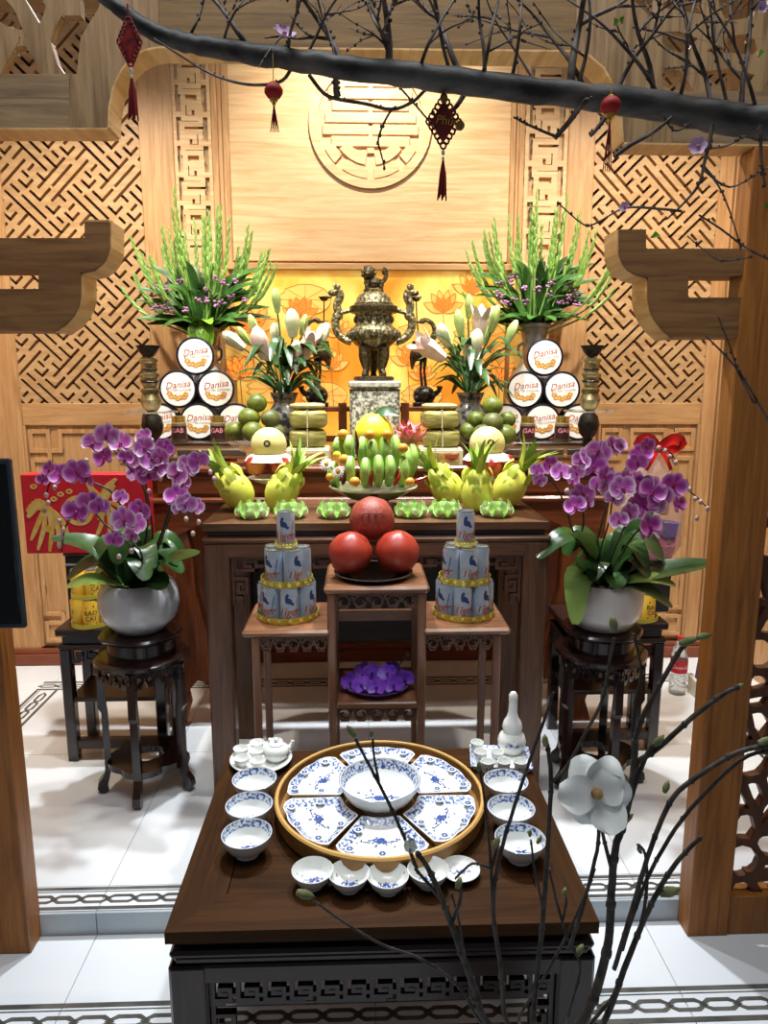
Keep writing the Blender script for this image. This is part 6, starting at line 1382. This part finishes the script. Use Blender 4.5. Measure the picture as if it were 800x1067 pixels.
gold('right_phoenix_tail', [[(108, 524), (120, 535), (124, 552)], [(108, 524), (114, 540), (114, 560)], [(106, 526), (106, 545), (100, 560)], [(110, 522), (128, 530), (134, 548)]], 3.5)
m = MB(); c_ = gpx(82, 532); R_ = 16 * mpp(gy); m.ringprism([(c_[0] + R_ * math.cos(t * PI / 16), c_[1] + R_ * math.sin(t * PI / 16)) for t in range(32)], [(c_[0] + R_ * .72 * math.cos(t * PI / 16), c_[1] + R_ * .72 * math.sin(t * PI / 16)) for t in range(32)], -.001, .0005); m.build('moon_ring', GOLD, rb, smooth=False)
for (a, b) in ((56, 520), (63, 515), (72, 512), (35, 507)):
    m = MB(); c_ = gpx(a, b); R_ = 3.6 * mpp(gy); m.ringprism([(c_[0] + R_ * math.cos(t * PI / 6), c_[1] + R_ * .75 * math.sin(t * PI / 6)) for t in range(12)], [(c_[0] + R_ * .4 * math.cos(t * PI / 6), c_[1] + R_ * .3 * math.sin(t * PI / 6)) for t in range(12)], -.001, .0005); m.build('coin_print', GOLD, rb, smooth=False)
# ---- yellow cans
YEL = mat('yellow_can', '#e8b838', .32, col2='#f2cf58', nscale=12); YDK = mat('can_brown_print', '#4a2a18', .45); YRD = mat('can_red_dots', '#b5482a', .45)
ycan = make_can(YEL, YDK, YRD, ('BAO', 'CAT'), False); yf = [True]
def ypile(cx, cy, side, two):
    Rr = cr * 2.02 / (2 * math.sin(PI / 4)) * 1.0
    for tier in range(2 if two else 1):
        n = 4 if tier == 0 else 3; R_ = cr * 2.02 / (2 * math.sin(PI / n))
        for q in range(n):
            a = -PI / 2 + .4 + 2 * PI * q / n + tier * .5; nm = ('front', 'right', 'back', 'left')[int(round(((a + PI / 2) % (2 * PI)) / (PI / 2))) % 4]
            put_can(ycan, yf, cx + R_ * math.cos(a), cy + R_ * math.sin(a), zSL + .002 + tier * (chh + .004), a + PI / 2, 'yellow printed can, %s of the %s tier behind the %s orchid' % (nm, 'lower' if tier == 0 else 'upper', side), 'yellow cans beside the orchids')
        bnd = thing('paper_band', 'yellow paper band around the %s yellow cans behind the %s orchid' % ('lower' if tier == 0 else 'upper', side), 'band', (cx, cy, zSL + .001 + tier * (chh + .004)), 0)
        MB().lathe([(R_ + cr + .001, 0), (R_ + cr + .002, .001), (R_ + cr + .002, .018), (R_ + cr + .001, .018)], 40).build('strip', mat('yellow_band', '#dccf4a', .35), bnd)
yc = P(92, 640, 2.725); ypile(yc.x, 2.745, 'left', True)
yc = P(668, 640, 2.725); ypile(yc.x, 2.745, 'right', False)
# ---- gift basket in clear film on a plinth
bY2 = 2.86; bb0 = P(676, 580, bY2)
p2 = thing('wood_plinth', 'dark wooden plinth on the right side table under the wrapped gift basket', 'plinth', (bb0.x - .05, bY2, zSL))
MB().box(-.10, .13, -.05, .07, 0, bb0.z - zSL, .004).build('body', W_EBON, p2); MB().box(-.105, .135, -.055, .072, bb0.z - zSL - .012, bb0.z - zSL, .003).build('top', W_DARK, p2)
gb = thing('gift_basket', 'film-wrapped gift basket with a red bow behind the right orchid', 'gift basket', (bb0.x, bY2, bb0.z))
kb = mpp(bY2, 1.0)
FILM = mat('clear_film', '#f6e4ea', .08, trans=.6, alpha=.45, bump=.5, nscale=22)
MB().lathe([(.0, 0), (26 * kb, 0), (32 * kb, 12 * kb), (34 * kb, 45 * kb), (28 * kb, 75 * kb), (14 * kb, 102 * kb), (5 * kb, 112 * kb), (11 * kb, 124 * kb)], 22, mod=lambda a, z: 1 + .07 * math.sin(5 * a + 30 * z)).xf(Matrix.Diagonal((1, .55, 1, 1))).build('film', FILM, gb)
MB().lathe([(0, 0), (24 * kb, 0), (28 * kb, 14 * kb), (26 * kb, 14 * kb), (0, 10 * kb)], 24).xf(Matrix.Diagonal((1, .5, 1, 1))).build('basket', mat('wicker_pink', '#b9647a', .6, bump=.6, nscale=80, col2='#d89aa4'), gb)
for nm, x_, z_, w_, h_, col in (('white_packet', -4, 38, 26, 34, '#e9e6ea'), ('purple_packet', 14, 30, 18, 22, '#4a3aa0'), ('yellow_packet', -16, 32, 16, 30, '#e0c658'), ('pink_packet', 4, 18, 40, 16, '#c9688a'), ('brown_packet', 2, 60, 14, 26, '#a8753a')):
    MB().box((x_ - w_ / 2) * kb, (x_ + w_ / 2) * kb, -.025 - .01 * (h_ > 30), .025, (z_ - h_ / 2) * kb, (z_ + h_ / 2) * kb, .006).xf(T(0, 0, 0) @ RY(.12 if x_ > 0 else -.1)).build(nm, mat('packet_' + nm, col, .4), gb)
m = MB()
for sx in (-1, 1):
    m.leaf(curve([(0, -.02, 118 * kb), (sx * 12 * kb, -.04, 126 * kb), (sx * 22 * kb, -.03, 122 * kb), (sx * 12 * kb, -.02, 114 * kb), (0, -.02, 116 * kb)], 4), [.012, .015, .018, .02, .022, .024, .024, .024, .024, .022, .02, .018, .018, .016, .014, .012, .01], (0, -1, .2))
    m.leaf(curve([(0, -.025, 116 * kb), (sx * 8 * kb, -.04, 104 * kb), (sx * 13 * kb, -.035, 94 * kb)], 4), [.008] * 9, (0, -1, .1))
m.ell((0, -.025, 117 * kb), .012, .012, .012, 8, 6).build('red_bow', mat('red_ribbon', '#c81f1c', .3), gb)
# ---- bottle and detergent on the floor
q = PZ(705, 722, 0); ck = mpp(q.y, .1)
bt = thing('soda_bottle', 'clear plastic soda bottle with a red label on the floor at right', 'bottle', (q.x, q.y, 0))
MB().lathe([(0, 0), (.036, 0), (.040, .01), (.040, .09), (.037, .12), (.040, .15), (.040, .19), (.030, .235), (.015, .268), (.014, .285), (0, .285)], 28).build('body', mat('clear_pet', '#dfe6e2', .05, trans=.9, alpha=.65), bt)
MB().lathe([(.0408, .115), (.0408, .175)], 28).build('label', mat('soda_red_label', '#c4232c', .35), bt)
tt = text('Coca-Cola', .024, .2, 0); bent(tt, .0412, .146); tt.build('lettering', mat('white_lettering', '#f4f0ec', .4), bt)
MB().lathe([(.017, .272), (.017, .293), (0, .293)], 20).build('cap', mat('red_cap', '#c02a2a', .35), bt)
q2 = PZ(727, 738, 0); dt = thing('detergent_pack', 'purple-blue detergent pack standing in a pale carton on the floor at right', 'detergent', (q.x + .135, q.y - .03, 0))
MB().box(-.075, .075, -.05, .05, 0, .085, .002).build('carton', mat('pale_carton', '#d8cdb8', .6), dt)
pk = MB().box(-.062, .062, -.035, .035, .01, .26, .012); pk.v = [(p[0] * (1 if p[2] < .2 else .75), p[1] * (1 if p[2] < .2 else .45), p[2]) for p in pk.v]; pk.build('pouch', mat('purple_blue_pouch', '#2a2a8c', .25, col2='#4a3aa8', nscale=6), dt)
m = MB()
rr_ = random.Random(3)
for i in range(14): a, b, s_ = rr_.uniform(-.05, .05), rr_.uniform(.09, .18), rr_.uniform(.006, .014); m.prism([(a + s_ * math.cos(t * PI / 4), b + s_ * math.sin(t * PI / 4)) for t in range(8)], -.0365 - .0004 * i % .001, -.035)
m.build('splash_print', mat('pink_splash', '#d8588a', .4, col2='#f0e2ea', nscale=60), dt, smooth=False)

# ================================================================ peach tree reaching in from the right
BARK = mat('peach_bark', '#221e1b', .55, col2='#6e6963', nscale=22, bump=.5, stretch=(.4, 1, 1), lo=.38, hi=.72); TWIG = mat('peach_twig', '#2e211b', .55, col2='#6b5d53', nscale=40)
BY = 1.15; kp = mpp(BY, 2.0)
mainpx = [(96, -14, 6), (118, 4, 7.5), (150, 28, 9), (185, 42, 9.5), (225, 50, 10), (290, 60, 10.5), (350, 69, 11), (420, 77, 11.5), (490, 86, 12), (560, 95, 12.5), (610, 101, 13), (660, 106, 14.5), (720, 117, 16), (770, 125, 17), (815, 130, 18), (880, 136, 20)]
pk_ = [(P(a, b, BY + .05 * math.sin(a * .011)), r * kp) for a, b, r in mainpx]
tx = 1.06; trunk = [p for p, _ in pk_] + [Vector((tx - .12, BY, 2.05)), Vector((tx, BY, 1.75)), Vector((tx + .02, BY, 1.1)), Vector((tx, BY, .32))]
trad = [r for _, r in pk_] + [.034, .040, .045, .05]
tree = thing('peach_tree', 'bare grey peach branch with thin twigs crossing the top of the view', 'tree', (tx, BY, LOW)); TO = Vector((tx, BY, LOW))
cc = curve(trunk, 5); rr_ = []
for i in range(len(trad) - 1): rr_ += [lerp(trad[i], trad[i + 1], k_ / 5) for k_ in range(5)]
rr_.append(trad[-1]); rb_ = random.Random(12)
MB().tube([p - TO + Vector((0, 0, rb_.uniform(-.0015, .0015))) for p in cc], [r * rb_.uniform(.95, 1.06) for r in rr_], 12).build('branch', BARK, tree, ang=60)
MB().lathe([(0, 0), (.16, 0), (.20, .30), (.22, .40), (.20, .40), (.18, .36), (0, .36)], 28).build('tub', mat('brown_tub', '#5a3626', .4), tree)
def tw(pts, r0, r1, Y=BY, nb=6, rnd=rb_):
    p3 = [P(a, b, Y + (c if len(q) > 2 else 0)) - TO for q in pts for (a, b, c) in [tuple(q) + (0,) * (3 - len(q))]]
    pth = curve(p3, 4); n = len(pth); r0 *= .78; r1 *= .78; m = MB().tube(pth, [lerp(r0, r1, i / (n - 1)) * kp for i in range(n)], 6)
    for i in range(nb):
        ii = rnd.randrange(max(1, n // 5), n); pp = pth[ii]; m.ell(pp + Vector((rnd.choice((-1, 1)) * lerp(r0, r1, ii / n) * kp * 1.2, 0, lerp(r0, r1, ii / n) * kp * .6)), 1.5 * kp, 1.5 * kp, 2.1 * kp, 5, 4)
    m.build('twig', TWIG, tree, ang=60); return pth
def grow(px, py, ang, L_, r, depth, rnd, dy):
    pts = [(px, py, dy)]; a = ang; x_, y_ = px, py; dd = dy
    n = 4
    for i in range(n):
        a += rnd.uniform(-.22, .22); x_ += math.sin(a) * L_ / n; y_ -= math.cos(a) * L_ / n; dd += rnd.uniform(-.025, .025); pts.append((x_, y_, dd))
    tw(pts, r, r * .35, nb=4 if depth == 0 else 3)
    if depth < 2:
        for q in range(rnd.choice((1, 2, 2))):
            i = rnd.randrange(1, n); p = pts[i]
            if p[1] > -40: grow(p[0], p[1], a + rnd.choice((-1, 1)) * rnd.uniform(.35, .95), L_ * rnd.uniform(.4, .65), r * .62, depth + 1, rnd, p[2])
rg = random.Random(77)
def main_y(px):
    for (a, b, _), (c, d, _) in zip(mainpx, mainpx[1:]):
        if a <= px <= c: return lerp(b, d, (px - a) / (c - a))
    return 100
for px, ang, L_, r in [(196, .35, 70, 2.2), (232, .25, 80, 2.0), (262, -.65, 95, 4.2), (300, .2, 90, 2.4), (318, .5, 100, 2.4), (350, -.25, 100, 2.2), (356, -.62, 110, 4.5), (405, -.05, 110, 5.2), (412, -.4, 110, 2.6), (436, .55, 120, 2.6), (470, -.25, 120, 2.8), (480, -.38, 130, 4.6), (502, .35, 120, 2.8), (505, -.15, 130, 3.0), (532, .15, 120, 2.8), (560, -.5, 110, 2.4), (594, -.1, 140, 6.0), (600, .15, 150, 3.2), (612, -.55, 140, 3.6), (640, .28, 150, 3.4), (682, -.08, 150, 4.5), (690, -.35, 150, 3.4), (706, .3, 150, 3.2), (742, -.14, 150, 4.2), (760, -.4, 150, 3.0), (772, .08, 150, 4.6), (790, -.3, 160, 3.0)]:
    grow(px, main_y(px) - 4, ang, L_, r, 0, rg, .05 * math.sin(px * .011))
for pts, r0, r1 in [([(160, 40), (188, 58), (222, 78), (258, 88), (290, 86), (302, 74), (306, 62)], 1.2, 2.6), ([(300, 68), (318, 70), (338, 66)], 4, 3), ([(303, 66), (298, 55), (300, 44)], 2.0, 1.4), ([(322, 78), (336, 96), (350, 103), (380, 108), (408, 114), (430, 106), (446, 92), (470, 86)], 2.6, 2.2), ([(350, 78), (350, 98), (352, 103)], 4, 3),
                    ([(408, 114), (400, 128), (394, 146), (397, 160), (401, 176)], 1.6, 1.0), ([(410, 84), (428, 104), (446, 125), (452, 132)], 1.6, 1.0), ([(487, 92), (476, 110), (462, 122), (450, 118)], 4, 1.6), ([(535, 122), (550, 130), (578, 142)], 1.4, 2.0), ([(578, 144), (592, 128), (605, 110), (612, 104)], 3.4, 4.2), ([(700, 122), (680, 138), (655, 152), (640, 163)], 2.2, 4.0), ([(690, 118), (702, 136), (718, 130)], 2, 1.2),
                    ([(742, 130), (739, 148), (734, 168), (728, 192), (712, 212), (695, 228)], 3.4, 1.2), ([(710, 220), (680, 217), (650, 217), (622, 232), (608, 234), (582, 212)], 2.0, .9), ([(736, 155), (756, 152), (776, 142)], 1.8, 1.2), ([(735, 175), (752, 200), (765, 235), (772, 262)], 1.6, .9), ([(734, 178), (760, 195), (790, 180), (806, 170)], 1.6, 1.2), ([(728, 224), (750, 238), (780, 260), (806, 272)], 1.3, 1.6), ([(716, 246), (735, 262), (752, 272), (782, 268)], 1.0, 1.0), ([(792, 130), (793, 165), (797, 195)], 3, 2), ([(735, 350), (755, 370), (775, 395), (800, 438)], 1.2, 2.2), ([(748, 330), (760, 360), (770, 390), (785, 420)], 1.0, 1.6), ([(640, 108), (625, 130), (615, 142)], 3.6, 2.2)]:
    tw(pts, r0, r1, nb=8)
PINKP = mat('pink_peach_petal', '#d9bcd8', .5, col2='#c79bc4', nscale=40); PSTA = mat('peach_stamen', '#b06a86', .5)
def peach_flower(px, py, s_, face):
    c = P(px, py, BY - .025) - TO; q = Vector(face).to_track_quat('Z', 'Y').to_matrix().to_4x4(); m = MB()
    for t in range(6): m.join(MB().petal(s_ * kp, s_ * kp * .5, .4, .08, 0, t), RZ(t * PI / 3))
    f = m.xf(T(c) @ q).build('blossom', PINKP, tree); MB().ell((0, 0, s_ * kp * .18), s_ * kp * .22, s_ * kp * .22, s_ * kp * .2, 8, 6).xf(T(c) @ q).build('stamen', PSTA, f)
peach_flower(296, 37, 12, (.3, -.7, .7)); peach_flower(727, 153, 9.5, (-.4, -.9, .1)); peach_flower(651, 216, 6, (-.6, -.5, .2)); peach_flower(793, 8, 6, (0, -1, 0))
for (px, py, a) in ((640, 27, 1.2), (648, 25, 1.9), (790, 60, .9), (798, 218, 1.5), (678, 248, .3)):
    c = P(px, py, BY - .03) - TO; d = Vector((math.cos(a), -.2, math.sin(a) * .5)) * 10 * kp
    MB().leaf([c, c + d * .5 + Vector((0, 0, .004)), c + d], [.001, .005, .0005], (0, -1, .3)).build('leaf', LBUSH, tree)
# ---- hanging ornaments
LRED = mat('lantern_red_velvet', '#a81414', .6); STRG = mat('gold_thread', '#c9a34a', .5); TAS = mat('red_tassel', '#8a1718', .7); LGLD = mat('lantern_gold', '#d4a83c', .3, metal=.7)
def hang(name, label, cat, px, py, Y): c = P(px, py, Y); return thing(name, label, cat, c, 0, 'red ornaments hanging from the peach branch'), c
def lantern(px, py, r, top, tail, label):
    g, c = hang('mini_lantern', label, 'lantern', px, py, BY - .045); r *= kp
    MB().lathe([(r * .3, -r * .82), (r * .62, -r * .68), (r * .95, -r * .2), (r * .95, r * .2), (r * .62, r * .68), (r * .3, r * .82)], 24, mod=lambda a, z: 1 + .03 * math.cos(12 * a)).build('globe', LRED, g)
    MB().lathe([(0, r * .98), (r * .2, r * .98), (r * .42, r * .78), (0, r * .78)], 14).build('top_cap', LGLD, g); MB().lathe([(0, -r * .78), (r * .45, -r * .78), (r * .38, -r * 1.05), (0, -r * 1.05)], 14).ell((0, 0, -r * 1.25), r * .2, r * .2, r * .2, 8, 6).build('bottom_cap', LGLD, g)
    MB().tube([(0, 0, r * .95), (0, 0, (py - top) * kp)], .0007, 5).build('thread', STRG, g)
    for i in range(5): MB().tube([(0, 0, -r * 1.3), ((i - 2) * r * .08, .002 * (i % 2), -r * 1.3 - tail * .4 * kp), ((i - 2) * r * .22, 0, -r * 1.3 - tail * kp)], [.0008, .001, .0007], 4).build('tassel_strand', TAS, g)
lantern(285, 95, 9.5, 60, 26, 'small red lantern with gold caps hanging left on the branch')
lantern(636, 110, 10.5, 62, 50, 'small red lantern with a long tassel hanging over the branch at right')
def knot(px, py, w_, h_, top, tail, label, lettered, col):
    g, c = hang('knot_pendant', label, 'pendant', px, py, BY - .05); m_ = mat('pendant_' + col[1:], col, .5, col2='#5a0d10', nscale=120); u_ = kp
    n = 4; L_ = w_ * u_ / 2; H_ = h_ * u_ / 2
    MB().prism([(-L_ * .8, 0), (0, -H_ * .8), (L_ * .8, 0), (0, H_ * .8)], -.003, .003).build('core', m_, g, smooth=False)
    for q in range(4):
        A = [(-L_, 0), (0, -H_), (L_, 0), (0, H_)][q]; B = [(0, -H_), (L_, 0), (0, H_), (-L_, 0)][q]
        for i in range(5):
            t = i / 5; x_, z_ = lerp(A[0], B[0], t) * .9, lerp(A[1], B[1], t) * .9; MB().tube([(x_ + .0042 * math.cos(a * PI / 4), -.001 * (a % 2), z_ + .0048 * math.sin(a * PI / 4)) for a in range(9)], .0016, 5).build('loop', m_, g)
    if lettered:
        t_ = text('Phúc', w_ * u_ * .36, .2, 0); t_.xf(T(.004, -.0045, 0) @ RY(.1) @ RX(PI / 2)); t_.build('lettering', LGLD, g)
        MB().lathe([(0, -.002), (.0065, -.002), (.0065, .002), (0, .002)], 16).xf(T(L_ * 1.0, -.004, -.006) @ RX(PI / 2)).build('coin', mat('dull_gold_coin', '#8a6a34', .4, metal=.5), g)
        MB().lathe([(0, -.002), (.005, -.002), (.005, .002), (0, .002)], 16).xf(T(0, -.004, H_ * .8) @ RX(PI / 2)).build('coin', mat('dull_gold_coin', '#8a6a34'), g)
    MB().tube([(0, 0, H_ * .9), (0, 0, (py - top) * u_)], .0012, 5).build('thread', TAS, g)
    MB().ell((0, 0, -H_ - .006), .0028, .0028, .004, 8, 6).ell((0, 0, -H_ - .014), .0022, .0022, .003, 8, 6).build('bead', mat('white_bead', '#e6e0d4', .3), g)
    for i in range(9): MB().tube([(0, 0, -H_ - .012), ((i - 4) * .0009, .001 * (i % 3 - 1), -H_ - .012 - tail * u_ * .4), ((i - 4.6) * .0016, .0015 * (i % 3 - 1), -H_ - .012 - tail * u_ * (1 - .04 * (i % 4)))], [.0008, .0016, .0011], 5).build('tassel_strand', TAS, g)
knot(462, 127, 33, 50, 82, 42, 'dark red diamond knot pendant with gold lettering and tassel', True, '#7a1216')
knot(135, 44, 20, 42, 10, 42, 'red and white knot pendant hanging at the upper left', False, '#b5262a')

# ================================================================ magnolia branches in the foreground
MY = .90; km = mpp(MY, .8)
MBK = mat('magnolia_bark', '#211b16', .65, col2='#48413a', nscale=45, bump=.4); MBUD = mat('magnolia_bud', '#5f6a3c', .7, col2='#8a8a58', nscale=60); MPET = mat('magnolia_petal', '#f0f4ee', .5, col2='#fbfcf8', nscale=14, sss=.2); MCEN = mat('magnolia_centre', '#7a4a48', .6, col2='#b9a24a', nscale=60)
vz = .42; VC = P(585, 1180, MY); vase = thing('floor_vase', 'tall dark floor vase holding the magnolia branches', 'vase', (VC.x, MY, LOW))
MB().lathe([(0, 0), (.07, 0), (.08, .02), (.11, .18), (.10, .32), (.05, .42), (.045, vz - LOW), (.058, vz - LOW + .03), (.05, vz - LOW + .03), (.035, .40), (0, .36)], 32).build('body', BRZ_D, vase)
_mi = [0]
def mag(label, stems, buds=(), Y=MY):
    _mi[0] += 1; k0 = _mi[0]; Y = mag.Y = MY + (0, -.02, .06, .10, .02, -.06, .14)[k0]; root = Vector((VC.x + .028 * math.cos(k0 * 1.05), MY + .028 * math.sin(k0 * 1.05), LOW + .40)); b = thing('magnolia_branch', label, 'branch', root, 0, 'cut magnolia branches')
    for i, (pts, r0, r1) in enumerate(stems):
        p3 = [P(a, c, Y) - root for a, c in pts]
        if pts[0][1] >= 1060: p3 = [Vector((0, 0, .004 * i)), lerp(Vector((0, 0, .15)), p3[0], .45)] + p3
        pth = curve(p3, 4); n = len(pth); m = MB().tube([p + Vector((random.uniform(-1, 1), random.uniform(-1, 1), 0)) * .3 * km for p in pth], [lerp(r0, r1, k_ / (n - 1)) * km * .85 for k_ in range(n)], 7)
        for k_ in range(3, n - 1, 4): m.ell(pth[k_], lerp(r0, r1, k_ / n) * km * 1.15, lerp(r0, r1, k_ / n) * km * 1.15, lerp(r0, r1, k_ / n) * km * 1.3, 6, 5)
        m.build('stem' if i == 0 else 'twig', MBK, b, ang=60)
    for (px, py, L_, a) in buds:
        c = P(px, py, Y) - root; d = Vector((math.sin(a), 0, math.cos(a))); mm = d.to_track_quat('Z', 'Y').to_matrix().to_4x4(); h = L_ * km
        MB().lathe([(0, -h * .5), (h * .16, -h * .4), (h * .24, -.05 * h), (h * .18, h * .25), (0, h * .55)], 10).xf(T(c) @ mm).build('bud', MBUD, b)
    return b, root
def mag_flower(b, root, px, py, s_, face, Y, n=8, closed=False):
    c = P(px, py, Y) - root; q = Vector(face).to_track_quat('Z', 'Y').to_matrix().to_4x4(); s_ *= km; rnd = random.Random(px)
    for i in range(n):
        L_ = s_ * rnd.uniform(.85, 1.1) * (1 if i < 6 else .7); a = i * 2 * PI / 6 + rnd.uniform(-.15, .15) + (.5 if i >= 6 else 0)
        m = MB().petal(L_, s_ * (.50 if not closed else .42), rnd.uniform(-.05, .35), .10, rnd.uniform(0, 1.2) if not closed else 0, i + px)
        m.xf(T(c) @ q @ RZ(a) @ T(0, 0, .03 * s_ * (i >= 6)) @ RY(rnd.uniform(-.35, .15) if not closed else -1.25)); m.build('petal', MPET, b)
    MB().ell((0, 0, s_ * .12), s_ * .16, s_ * .16, s_ * .2, 10, 8).xf(T(c) @ q).build('flower_centre', MCEN, b)
b, r_ = mag('magnolia branch with the open white flower at right', [([(606, 1066), (622, 1030), (634, 980), (637, 930), (641, 885), (650, 856), (659, 815), (661, 770)], 7, 3.4), ([(592, 990), (604, 955), (618, 905), (624, 870), (622, 838)], 2.6, 2.2), ([(659, 815), (664, 795), (685, 780), (722, 747), (752, 724), (771, 715)], 3.6, 2.6), ([(661, 772), (672, 742), (692, 705), (710, 676), (724, 666)], 3.0, 2.6), ([(659, 762), (662, 730), (668, 700), (660, 660)], 2.4, 1.6), ([(637, 905), (628, 870), (626, 858)], 2.6, 1.6), ([(643, 880), (672, 790), (690, 772)], 2.6, 3)], [(717, 668, 20, 1.2), (733, 663, 16, 1.4), (686, 772, 16, .7), (770, 715, 10, 1.0), (596, 830, 8, 1.5), (653, 853, 16, .9)])
mag_flower(b, r_, 621, 826, 37, (-.15, -1, .35), mag.Y - .02)
mag('magnolia branch leaning right with two parallel twigs and a fat green bud', [([(628, 1066), (650, 1010), (668, 965), (682, 935), (700, 905), (718, 884), (731, 872)], 5, 2.6), ([(640, 1010), (655, 960), (671, 905), (686, 862), (702, 830), (728, 808), (768, 784), (802, 776)], 3.2, 3.4), ([(648, 990), (668, 930), (690, 885), (720, 842), (770, 793), (800, 782)], 2.6, 2.6), ([(668, 962), (674, 925), (672, 890), (664, 880)], 2.4, 1.8), ([(615, 1066), (640, 1035), (658, 990)], 3, 2)], [(697, 929, 26, 1.4), (694, 820, 16, .2), (797, 772, 18, 1.2), (666, 886, 10, -.6)])
mag('tall thin magnolia stem rising in front of the right rice bowls', [([(556, 1066), (560, 1010), (566, 952), (571, 873), (574, 812), (570, 775)], 4.4, 2.8), ([(574, 815), (590, 800), (612, 760), (627, 731), (634, 695), (640, 665)], 2.6, 2), ([(566, 950), (556, 900), (553, 875)], 2, 1.4)], [(568, 772, 16, -.1), (639, 650, 20, -.2), (562, 875, 12, .5), (552, 868, 10, 0)])
mag('slim magnolia stem slanting over the right of the round tray', [([(528, 1066), (522, 1010), (514, 950), (518, 905), (532, 852), (553, 789), (577, 721)], 4.0, 1.8), ([(513, 935), (510, 884), (504, 830), (499, 800)], 2.2, 1.4), ([(512, 905), (492, 900), (474, 916)], 1.8, 1.4), ([(512, 905), (516, 890), (518, 880)], 2, 2)], [(499, 799, 12, 0), (517, 878, 16, .4)])
b, r_ = mag('magnolia branch with the closed white bud before the round tray', [([(508, 1066), (494, 1030), (476, 980), (460, 935), (446, 905), (434, 888)], 5.5, 2.6), ([(434, 905), (420, 870), (404, 835), (386, 800), (370, 770)], 2.2, 1.6), ([(502, 1066), (480, 1030), (440, 1000), (400, 985), (360, 962), (326, 938)], 2.0, 1.4), ([(462, 940), (450, 925), (432, 905)], 2.6, 1.6), ([(395, 815), (390, 790), (388, 770)], 1.6, 1.2), ([(470, 965), (480, 935), (478, 918)], 2.4, 2)], [(318, 932, 20, 1.9), (366, 762, 14, -.6), (478, 920, 14, .3), (387, 764, 8, 0)])
mag_flower(b, r_, 427, 886, 15, (0, -.35, 1), mag.Y - .005, 8, True)
mag('thin magnolia twigs with buds at the right corner of the low table', [([(590, 1066), (605, 1010), (592, 980), (580, 940), (572, 905)], 3.2, 1.6), ([(540, 1066), (560, 1030), (585, 985), (604, 945), (620, 905)], 2.6, 1.8), ([(586, 960), (590, 940), (588, 932)], 1.8, 1.4), ([(500, 1066), (488, 1020), (478, 960), (470, 930)], 2.4, 1.6)], [(588, 930, 14, .1), (604, 990, 18, .4)])
